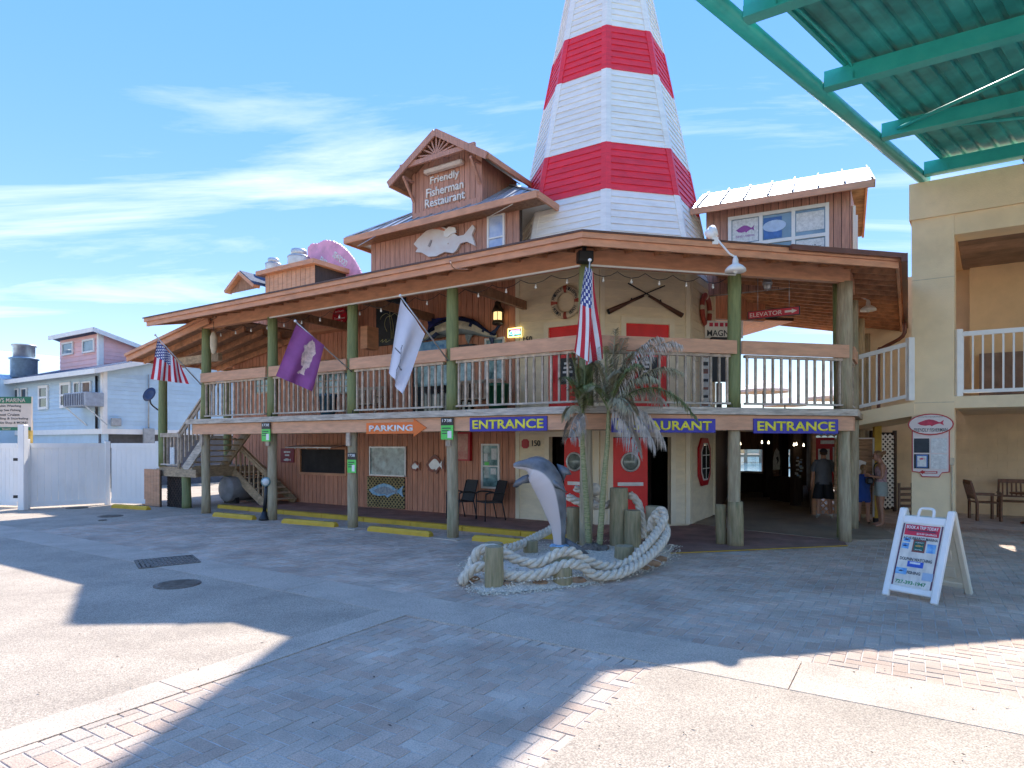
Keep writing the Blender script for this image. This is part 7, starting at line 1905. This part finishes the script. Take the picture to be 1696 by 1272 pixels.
cap_('hair', (0, -.005, 1.655), (.09, .105, .10), hair_b, t, S, -.5, .8); tube('pony_tail', [S @ Vector((0, -.1, 1.68)), S @ Vector((0, -.16, 1.62)), S @ Vector((0, -.15, 1.48))], [.03, .035, .012], hair_b, t, 8); face(t, S)
# woman looking into her bag
J = base_joints()
for n, v in (('jaw', (0, .075, 1.565)), ('skull', (0, .085, 1.65)), ('crown', (0, .095, 1.715)), ('nose', (0, .175, 1.575)), ('neck', (0, .03, 1.52))): J[n] = (v, J[n][1])
for s, g_ in (('l', -1), ('r', 1)):
    J['el' + s] = ((g_ * .26, .02, 1.13), (.038, .038)); J['wr' + s] = ((g_ * .12, .22, 1.17), (.026, .026)); J['pa' + s] = ((g_ * .07, .26, 1.17), (.032, .02)); J['up' + s] = ((g_ * .225, 0, 1.27), (.046, .046))
pink = mk('pink_top', (.62, .38, .40), .7, .25, 20); deni = mk('pale_shorts', (.42, .45, .40), .8, .1, 10)
def cl_w(a, b, tt, c):
    if b.startswith('toe') and tt > .3 and c.z < .03: return 3
    if (a == 'belly' or b == 'belly' or b == 'chest') and c.z < 1.40 and abs(c.x) < .17: return 1 if c.z > 1.02 else 2
    if a == 'pelvis' or a[:3] == 'hip' and tt < .8: return 2
    return 0
g = G(1459, 873, .0); Fw = frame(g.x, g.y, (.35, .94))
t, S = person(Fw, .99, None, J, cl_w, 'woman in pink top and pale shorts looking down into her camera bag', [skin, pink, deni, sandal])
loft('top', [(0, 0, 1.02, .165, .125), (0, 0, 1.15, .155, .115), (0, 0, 1.30, .178, .13), (0, 0, 1.385, .16, .105)], pink, t, S)
for g_ in (-1, 1): loft('shorts_leg', [(g_ * .11, .0, .72, .125, .125), (g_ * .1, .0, .82, .12, .125), (g_ * .085, 0, .95, .105, .125), (g_ * .07, 0, 1.04, .10, .12)], deni, t, S)
hr = mk('hair_fair', (.30, .17, .08), .6, .2, 14); cap_('hair', (0, .06, 1.655), (.092, .11, .098), hr, t, S, -.35, .9); lathe('hair_bun', [(.001, -.05), (.045, -.02), (.045, .02), (.001, .05)], hr, t, S @ Matrix.Translation((0, -.06, 1.70)), 12)
face(t, S, -.025, .07); tube('bag_strap', smoothpath([S @ Vector((-.16, .12, 1.08)), S @ Vector((-.05, .145, 1.25)), S @ Vector((.1, .11, 1.42)), S @ Vector((.13, 0, 1.47)), S @ Vector((.08, -.12, 1.38))], 4), .014, black, t, 6)
o = bevbox('shoulder_bag', S, -.13, .13, .16, .30, .98, 1.13, black, None, .03); tag(o, 'small black camera bag held by the woman in pink', 'bag')
# ------------------------------------------------------------------ things round the entrance on the right
t = thing('menu_cabinet', P(1367, 850, 16.4), 'red menu cabinet with lattice below, in front of the man', 'cabinet')
Fq = frame(P(1346, 0, 16.5).x, 16.5, (1, -.15)); wq = 1.05
pb(Fq, 'frame', 0, .08, 0, .1, 0.02, 2.3, railm, t); pb(Fq, 'frame', wq, wq + .08, 0, .1, 0.02, 2.3, railm, t); pb(Fq, 'cabinet_box', .08, wq, .02, .14, .8, 2.05, signred, t); lattice(t, Fq, .08, wq, .05, .78, .06, .16, .035, railm); lattice(t, Fq, .08, wq, 2.07, 2.25, .06, .16, .035, railm)
for (a, b, c, d) in ((.14, .42, 1.3, 1.75), (.5, .75, 1.35, 1.8), (.8, .98, 1.0, 1.75), (.14, .42, .9, 1.2)): pb(Fq, 'menu_sheet', a, b, .008, .019, c, d, paper, t)
pb(Fq, 'header_strip', .2, .95, .006, .019, 1.88, 1.97, paper, t)
t = thing('lattice_screen', P(1463, 845, 17.2), 'white criss-cross lattice screen behind the woman', 'lattice')
Fx = frame(P(1446, 0, 17.4).x, 17.4, (.99, .1)); wx = (P(1484, 0, 17.4).x - P(1446, 0, 17.4).x)
pb(Fx, 'backing', 0, wx, .06, .08, .05, 2.2, dark, t); lattice(t, Fx, 0, wx, .1, 2.15, .04, .135, .04, white, .012)
pb(Fx, 'frame', wx, wx + .07, 0, .08, 0, 2.25, darkwood, t); pb(Fx, 'frame', -.05, 0, 0, .08, 0, 2.25, darkwood, t)
t = thing('photo_frame', P(1440, 852, 14.9), 'yellow upright frame with white border beside the child', 'frame')
Fy = frame(P(1421, 0, 15.0).x, 15.0, (.97, -.2)); wy = .38
pb(Fy, 'yellow_post', wy - .02, wy + .13, -.02, .12, .12, 2.35, mk('frame_yellow', (.62, .40, .05), .6, .1, 5), t); pb(Fy, 'post_foot', wy - .02, wy + .13, -.02, .12, 0, .12, black, t); pb(Fy, 'panel', -.5, wy - .05, .05, .08, .2, 2.0, plyw, t); pb(Fy, 'white_edge', wy - .05, wy - .02, .0, .05, .15, 2.03, white, t); pb(Fy, 'white_edge', -.5, wy - .02, .0, .05, 2.0, 2.03, white, t)
prism('surfboard', [(-.35, .9), (-.1, .85), (.12, 1.1), (.18, 1.45), (.05, 1.5), (-.3, 1.3)], .03, white, t, Fy @ Matrix.Translation((0, .03, 0)))
t = thing('hanging_shirt', P(1286, 765, 20.5), 'white printed shirt hanging in the dark passage', 'shirt'); Fz = frame(P(1286, 0, 20.5).x, 20.5, (1, 0)); z = P(1286, 748, 20.5).z
prism('cloth', [(-.07, z), (.0, z + .12), (.08, z), (.11, z - .3), (.10, z - .58), (-.12, z - .60), (-.12, z - .3)], .03, paper, t, Fz); prism('print', [(-.03, z - .2), (.04, z - .15), (.06, z - .3), (.0, z - .42), (.02, z - .3)], .004, ink, t, Fz @ Matrix.Translation((0, -.031, 0)))
# ------------------------------------------------------------------ far shore seen through the passage
t = thing('far_pier', (20, 62, 0), 'distant timber pier over the water behind the passage', 'pier')
pb(frame(14, 62, (1, 0)), 'pier_deck', 0, 30, 0, 3, .55, .8, stairwood, t)
for k in range(20): pb(frame(14, 62, (1, 0)), 'pier_pile', k * 1.5, k * 1.5 + .25, 0, .25, -.05, 1.5, stairwood, t)
for k, (x, w, h) in enumerate(((16, 7, 3.0), (25, 9, 4.2), (37, 8, 3.4))):
    t = thing('shore_building', (x, 120, 0), ('low pale building far across the water at left', 'taller pale building far across the water', 'low pale building far across the water at right')[k], 'building'); Fh = frame(x + 20, 120, (1, 0)); pb(Fh, 'wall', 0, w, 0, 6, 0, h, stucco, t)
    for q in range(4): pb(Fh, 'window', .8 + q * w / 4.5, 1.6 + q * w / 4.5, -.05, 0, h * .4, h * .7, glassd, t)
    prism('roof', [(-.5, h), (w + .5, h), (w / 2, h + 1.6)], .3, shingle, t, Fh)
# ------------------------------------------------------------------ blue house and fence at the left
HC = P(171, 0, 26.0); FH = frame(HC.x, HC.y, -dL)
HS = thing('blue_house', (HC.x, HC.y, 0), 'pale blue boarded house with pink roof dormer beyond the white fence', 'house')
def lap_wall(F, x0, x1, y, z0, z1, mat, parent, n, name='wall'):
    w = pb(F, name, x0, x1, y, y + .15, z0, z1, mat, parent)
    for i in range(n):
        a, b = z0 + (z1 - z0) * i / n, z0 + (z1 - z0) * (i + 1) / n
        v = [(x0, y - .03, a), (x1, y - .03, a), (x1, y, a), (x0, y, a), (x0, y - .006, b), (x1, y - .006, b), (x1, y, b), (x0, y, b)]; mesh('lap_board', v, CF, mat, w, M=F)
    return w
wl1 = lap_wall(FH, -14, 0, 0, 2.5, 4.85, bblue, HS, 13)
FHg = frame(HC.x, HC.y, FL.to_3x3() @ Vector((0, 1, 0)))
wl2 = lap_wall(FHg, 0, 8, 0, 2.5, 4.85, bblue, HS, 13)
mesh('gable', [W(FHg, 0, -.02, 4.85), W(FHg, 8, -.02, 4.85), W(FHg, 4, -.02, 6.0), W(FHg, 0, .1, 4.85), W(FHg, 8, .1, 4.85), W(FHg, 4, .1, 6.0)], [(0, 1, 2), (5, 4, 3), (0, 3, 4, 1), (1, 4, 5, 2), (2, 5, 3, 0)], bblue, HS)
pb(FH, 'corner_board', -.14, .02, -.05, .02, 2.4, 4.9, white, HS); pb(FHg, 'corner_board', -.02, .14, -.05, .02, 2.4, 4.9, white, HS)
pb(FH, 'band_board', -14, .03, -.06, .0, 2.28, 2.5, white, HS); pb(FHg, 'band_board', -.03, 8, -.06, .0, 2.28, 2.5, white, HS)
pb(FH, 'lower_wall', -14, 0, .05, .2, 0, 2.3, bblue, HS); pb(FHg, 'lower_wall', 0, 8, .3, .4, 0, 2.3, mk('bay_shade_grey', (.12, .12, .13), .8), HS)  # dark grey wall stands in for the shade of the open bay
rv_ = [W(FH, -14.5, -.45, 4.86), W(FH, .35, -.45, 4.86), W(FH, .35, 4, 6.15), W(FH, -14.5, 4, 6.15)]; HRf = mesh('roof', rv_ + [p + Vector((0, 0, .09)) for p in rv_], CF, shingle, HS)
rv_ = [W(FH, -14.5, 8.45, 4.86), W(FH, .35, 8.45, 4.86), W(FH, .35, 4, 6.15), W(FH, -14.5, 4, 6.15)]; mesh('rear_roof', rv_ + [p + Vector((0, 0, .09)) for p in rv_], CF, shingle, HS)
beam('fascia', W(FH, -14.5, -.47, 4.83), W(FH, .38, -.47, 4.83), .05, .2, white, HRf); beam('fascia', W(FH, .38, -.47, 4.83), W(FH, .38, 4, 6.12), .05, .2, white, HRf)
for (px0, px1, py0, py1) in ((68, 80, 643, 674), (104, 117, 638, 671), (8, 20, 650, 662)):
    a = on_plane(FH, px0, (py0 + py1) / 2, 0); b = on_plane(FH, px1, (py0 + py1) / 2, 0); z0 = on_plane(FH, (px0 + px1) / 2, py1, 0)[1]; z1 = on_plane(FH, (px0 + px1) / 2, py0, 0)[1]
    window(HS, FH, a[0], b[0], z0, z1, -.03, white, glassd, .12, 2, t=.06)
for (px0, px1, py0, py1) in ((126, 134, 635, 650), (140, 152, 634, 650), (25, 32, 646, 658), (38, 46, 645, 658)):
    a = on_plane(FH, px0, (py0 + py1) / 2, 0); b = on_plane(FH, px1, (py0 + py1) / 2, 0); z0 = on_plane(FH, (px0 + px1) / 2, py1, 0)[1]; z1 = on_plane(FH, (px0 + px1) / 2, py0, 0)[1]
    window(HS, FH, a[0], b[0], z0, z1, -.03, white, MT['cabinet_brown'] if px0 == 140 else glassd, .06, 1, t=.06)
a = on_plane(FH, 120, 663, -.4); b = on_plane(FH, 157, 663, -.4)
t = thing('air_conditioner', W(FH, a[0], -.4, 3.2), 'grey finned air conditioning unit on a wall bracket of the blue house', 'air conditioner')
z0 = on_plane(FH, 140, 674, -.4)[1]; z1 = on_plane(FH, 140, 651, -.4)[1]; acm = mk('ac_grey', (.35, .38, .42), .5)
bevbox('casing', FH, a[0], b[0], -.75, -.05, z0, z1, acm, t, .02)
for k in range(12): pb(FH, 'fin', a[0] + .06 + k * (b[0] - a[0] - .1) / 12, a[0] + .09 + k * (b[0] - a[0] - .1) / 12, -.77, -.75, z0 + .05, z1 - .05, navy, t)
for x in (a[0] + .1, b[0] - .1): beam('strut', W(FH, x, -.7, z0), W(FH, x + .3, -.03, z0 - .75), .05, .05, greym, t)
ub = mk('utility_grey', (.42, .42, .40), .6)
bevbox('utility_box', FHg, .25, .62, -.2, -.06, 2.62, 2.95, ub, HS, .015); bevbox('utility_box', FHg, 1.55, 2.0, -.2, -.06, 1.9, 2.55, ub, HS, .015)
tube('conduit', [W(FHg, 1.78, -.1, 2.5), W(FHg, 1.78, -.1, 4.9)], .03, ub, HS, 6)
tube('gutter_pipe', [W(FH, -.35, -.1, 2.5), W(FH, -.35, -.1, 4.7)], .05, black, HS, 8)
# pink dormer
x0, x1 = on_plane(FH, 100, 580, 1.6)[0], on_plane(FH, 165, 580, 1.6)[0]; zt1 = on_plane(FH, 160, 553, 1.6)[1]
PD = lap_wall(FH, x0, x1, 1.6, 5.2, zt1, bpink, HS, 8, 'dormer'); FD2 = FH @ Matrix.Translation((x1, 1.6, 0)) @ Matrix.Rotation(R(90), 4, 'Z')
mesh('dormer_side', [W(FD2, 0, 0, 5.2), W(FD2, 4.2, 0, 5.2), W(FD2, 4.2, 0, zt1 - 1.1), W(FD2, 0, 0, zt1), W(FD2, 0, .1, 5.2), W(FD2, 4.2, .1, 5.2), W(FD2, 4.2, .1, zt1 - 1.1), W(FD2, 0, .1, zt1)], CF, bpink, PD)
for k in range(7): beam('lap_board', W(FD2, .12, -.012, 5.5 + k * .19), W(FD2, max(.4, min(4.1, (zt1 - 5.5 - k * .19 - .05) / 1.1 * 4.2)), -.012, 5.5 + k * .19), .02, .02, bpink, PD)
pb(FH, 'corner_board', x1 - .14, x1 + .03, 1.54, 1.6, 5.2, zt1, white, PD); pb(FD2, 'corner_board', 0, .16, -.04, 0, 5.2, zt1, white, PD)
rv_ = [W(FH, x0 - .3, 1.2, zt1 + .1), W(FH, x1 + .3, 1.2, zt1 + .1), W(FH, x1 + .3, 5.9, zt1 - 1.12), W(FH, x0 - .3, 5.9, zt1 - 1.12)]; RD = mesh('dormer_roof', rv_ + [p + Vector((0, 0, .08)) for p in rv_], CF, shingle, HS)
beam('fascia', rv_[0], rv_[1], .05, .2, white, RD); beam('fascia', rv_[1], rv_[2], .05, .2, white, RD)
for (px0, px1) in ((105, 121), (139, 156)):
    a = on_plane(FH, px0, 575, 1.57); b = on_plane(FH, px1, 572, 1.57); z0 = on_plane(FH, px0, 587 if px0 < 120 else 583, 1.57)[1]; z1 = on_plane(FH, px0, 571 if px0 < 120 else 566, 1.57)[1]; window(PD, FH, a[0], b[0], z0, z1, 1.57, white, glass, .08, t=.06)
# second blue house with roof tank
F2h = frame(P(0, 0, 33).x - 3, 33, -dL); t = thing('blue_gable_house', P(0, 700, 33), 'blue gabled house cut off by the left picture edge', 'house')
v = [W(F2h, -4, 0, 0), W(F2h, 6.2, 0, 0), W(F2h, 6.2, 0, 5.0), W(F2h, 1.5, 0, 6.9), W(F2h, -4, 0, 5.0)]; n_ = 5; v2 = [p + FL.to_3x3() @ Vector((0, 5, 0)) for p in v]
mesh('wall', v + v2, [tuple(range(4, -1, -1)), tuple(range(5, 10))] + [(i, i + 5, (i + 1) % 5 + 5, (i + 1) % 5) for i in range(5)], bblue, t); beam('rake_board', v[2] + Vector((0, -.1, .05)), v[3] + Vector((0, -.1, .05)), .15, .25, white, t); beam('rake_board', v[4] + Vector((0, -.1, .05)), v[3] + Vector((0, -.1, .05)), .15, .25, white, t)
c = P(40, 606, 31); t = thing('roof_fan', c, 'galvanised roof fan beyond the blue house', 'ventilator'); lathe('drum', [(.55, -.6), (.55, .3), (.62, .3), (.62, .36), (.5, .4)], mk('fan_blue', (.25, .38, .5), .5), t, Matrix.Translation(c), 16); lathe('hood', [(.45, .4), (.45, .95), (.52, .95), (.52, 1.02), (.05, 1.08)], galv, t, Matrix.Translation(c), 16)
# satellite dish
c = P(247, 653, 20.5); t = thing('satellite_dish', c, 'dark blue satellite dish at the left end of the restaurant', 'dish')
Md = Matrix.Translation(c) @ Vector((-.25, -.9, .35)).to_track_quat('Z', 'Y').to_matrix().to_4x4(); lathe('reflector', [(.001, -.06), (.14, -.045), (.24, -.01), (.245, .0), (.14, -.03), (.001, -.045)], navy, t, Md, 24); tube('mast', smoothpath([c - (Md.to_3x3() @ Vector((0, 0, .06))), c + Vector((0, .1, -.3)), c + Vector((.25, .2, -.55))], 4), .025, black, t, 8)
# fence
def fence_run(A, B, label, posts_=(True, True), top=1.9):
    A, B = Vector(A), Vector(B); F = frame(A.x, A.y, B - A); L = (B - A).length
    t = thing('vinyl_fence', A, label, 'fence')
    if posts_[0]: bevbox('post', F, -.08, .08, -.07, .09, 0, top + .12, vinyl, t, .012)
    if posts_[1]: bevbox('post', F, L - .07, L + .07, -.06, .08, 0, top + .06, vinyl, t, .012)
    pb(F, 'top_rail', .08, L - .07, -.03, .05, top - .14, top, vinyl, t); pb(F, 'bottom_rail', .08, L - .07, -.03, .05, .06, .2, vinyl, t)
    n = max(2, int((L - .15) / .155)); s = (L - .15) / n
    for i in range(n): pb(F, 'plank', .08 + i * s + .003, .08 + (i + 1) * s - .003, -.008, .03, .2, top - .14, vinyl, t)
gp = [G(-60, 838), G(33, 841), G(44, 843.5), G(178, 836), G(181, 836.5), G(262, 838)]
fence_run(gp[0], gp[1], 'white vinyl fence section cut off at the left picture edge', (True, False))
fence_run(gp[2], gp[3], 'wide white vinyl gate leaf with scuffed lower planks'); fence_run(gp[4], gp[5], 'white vinyl fence section between the gate and the restaurant stairs', (False, True))
F = frame(G(38, 845).x, G(38, 845).y, (1, 0)); o = bevbox('gate_post', F, -.09, .09, -.09, .09, 0, 2.42, vinyl, None, .015); tag(o, 'tall white gate post at the left with black hinges', 'post')
for z in (.35, 1.4): pb(F, 'hinge', -.2, -.09, -.1, -.06, z, z + .08, black, o)
# marina sign
Fs = frame(P(52, 0, 18.6).x, 18.6, (1, -.03)); t = thing('marina_sign', P(25, 713, 18.6), 'green and cream marina sign cut off by the left picture edge', 'sign')
z0, z1 = P(0, 713, 18.6).z, P(0, 657, 18.6).z; wS = 1.85
cs = mk('sign_cream', (.72, .58, .46), .5, .04, 3); gs = mk('sign_green', (.02, .16, .08), .5, .04, 3)
pb(Fs, 'board', -wS, 0, 0, .05, z0, z1, cs, t); pb(Fs, 'header', -wS, 0, -.01, -.001, z1 - .2, z1, gs, t); pb(Fs, 'footer', -wS, -.02, -.01, -.001, z0, z0 + .1, gs, t)
text('lettering', "HUBBARD'S MARINA", Fs, -.18 - .72, z1 - .10, 1.45, .13, cs, t, -.012, .004, .01)
for k, (s_, w_) in enumerate((('Dolphin Watching', .82), ('Deep Sea Fishing', .80), ('Sunset Cruises', .72), ('Shelling & Snorkeling', 1.05), ('Tackle Shop & MORE!', 1.0))): text('lettering', s_, Fs, -.72 + (.1 if k in (3, 4) else 0), z1 - .28 - k * .125, w_, .085, ink, t, -.002, .004, .008)
text('lettering', 'Soon!', Fs, -.75, z0 + .05, .25, .06, cs, t, -.012, .004)
pb(Fs, 'sign_post', -.2, -.08, .06, .16, 0, z0 + .3, mk('post_yellow', (.55, .36, .08), .7), t)
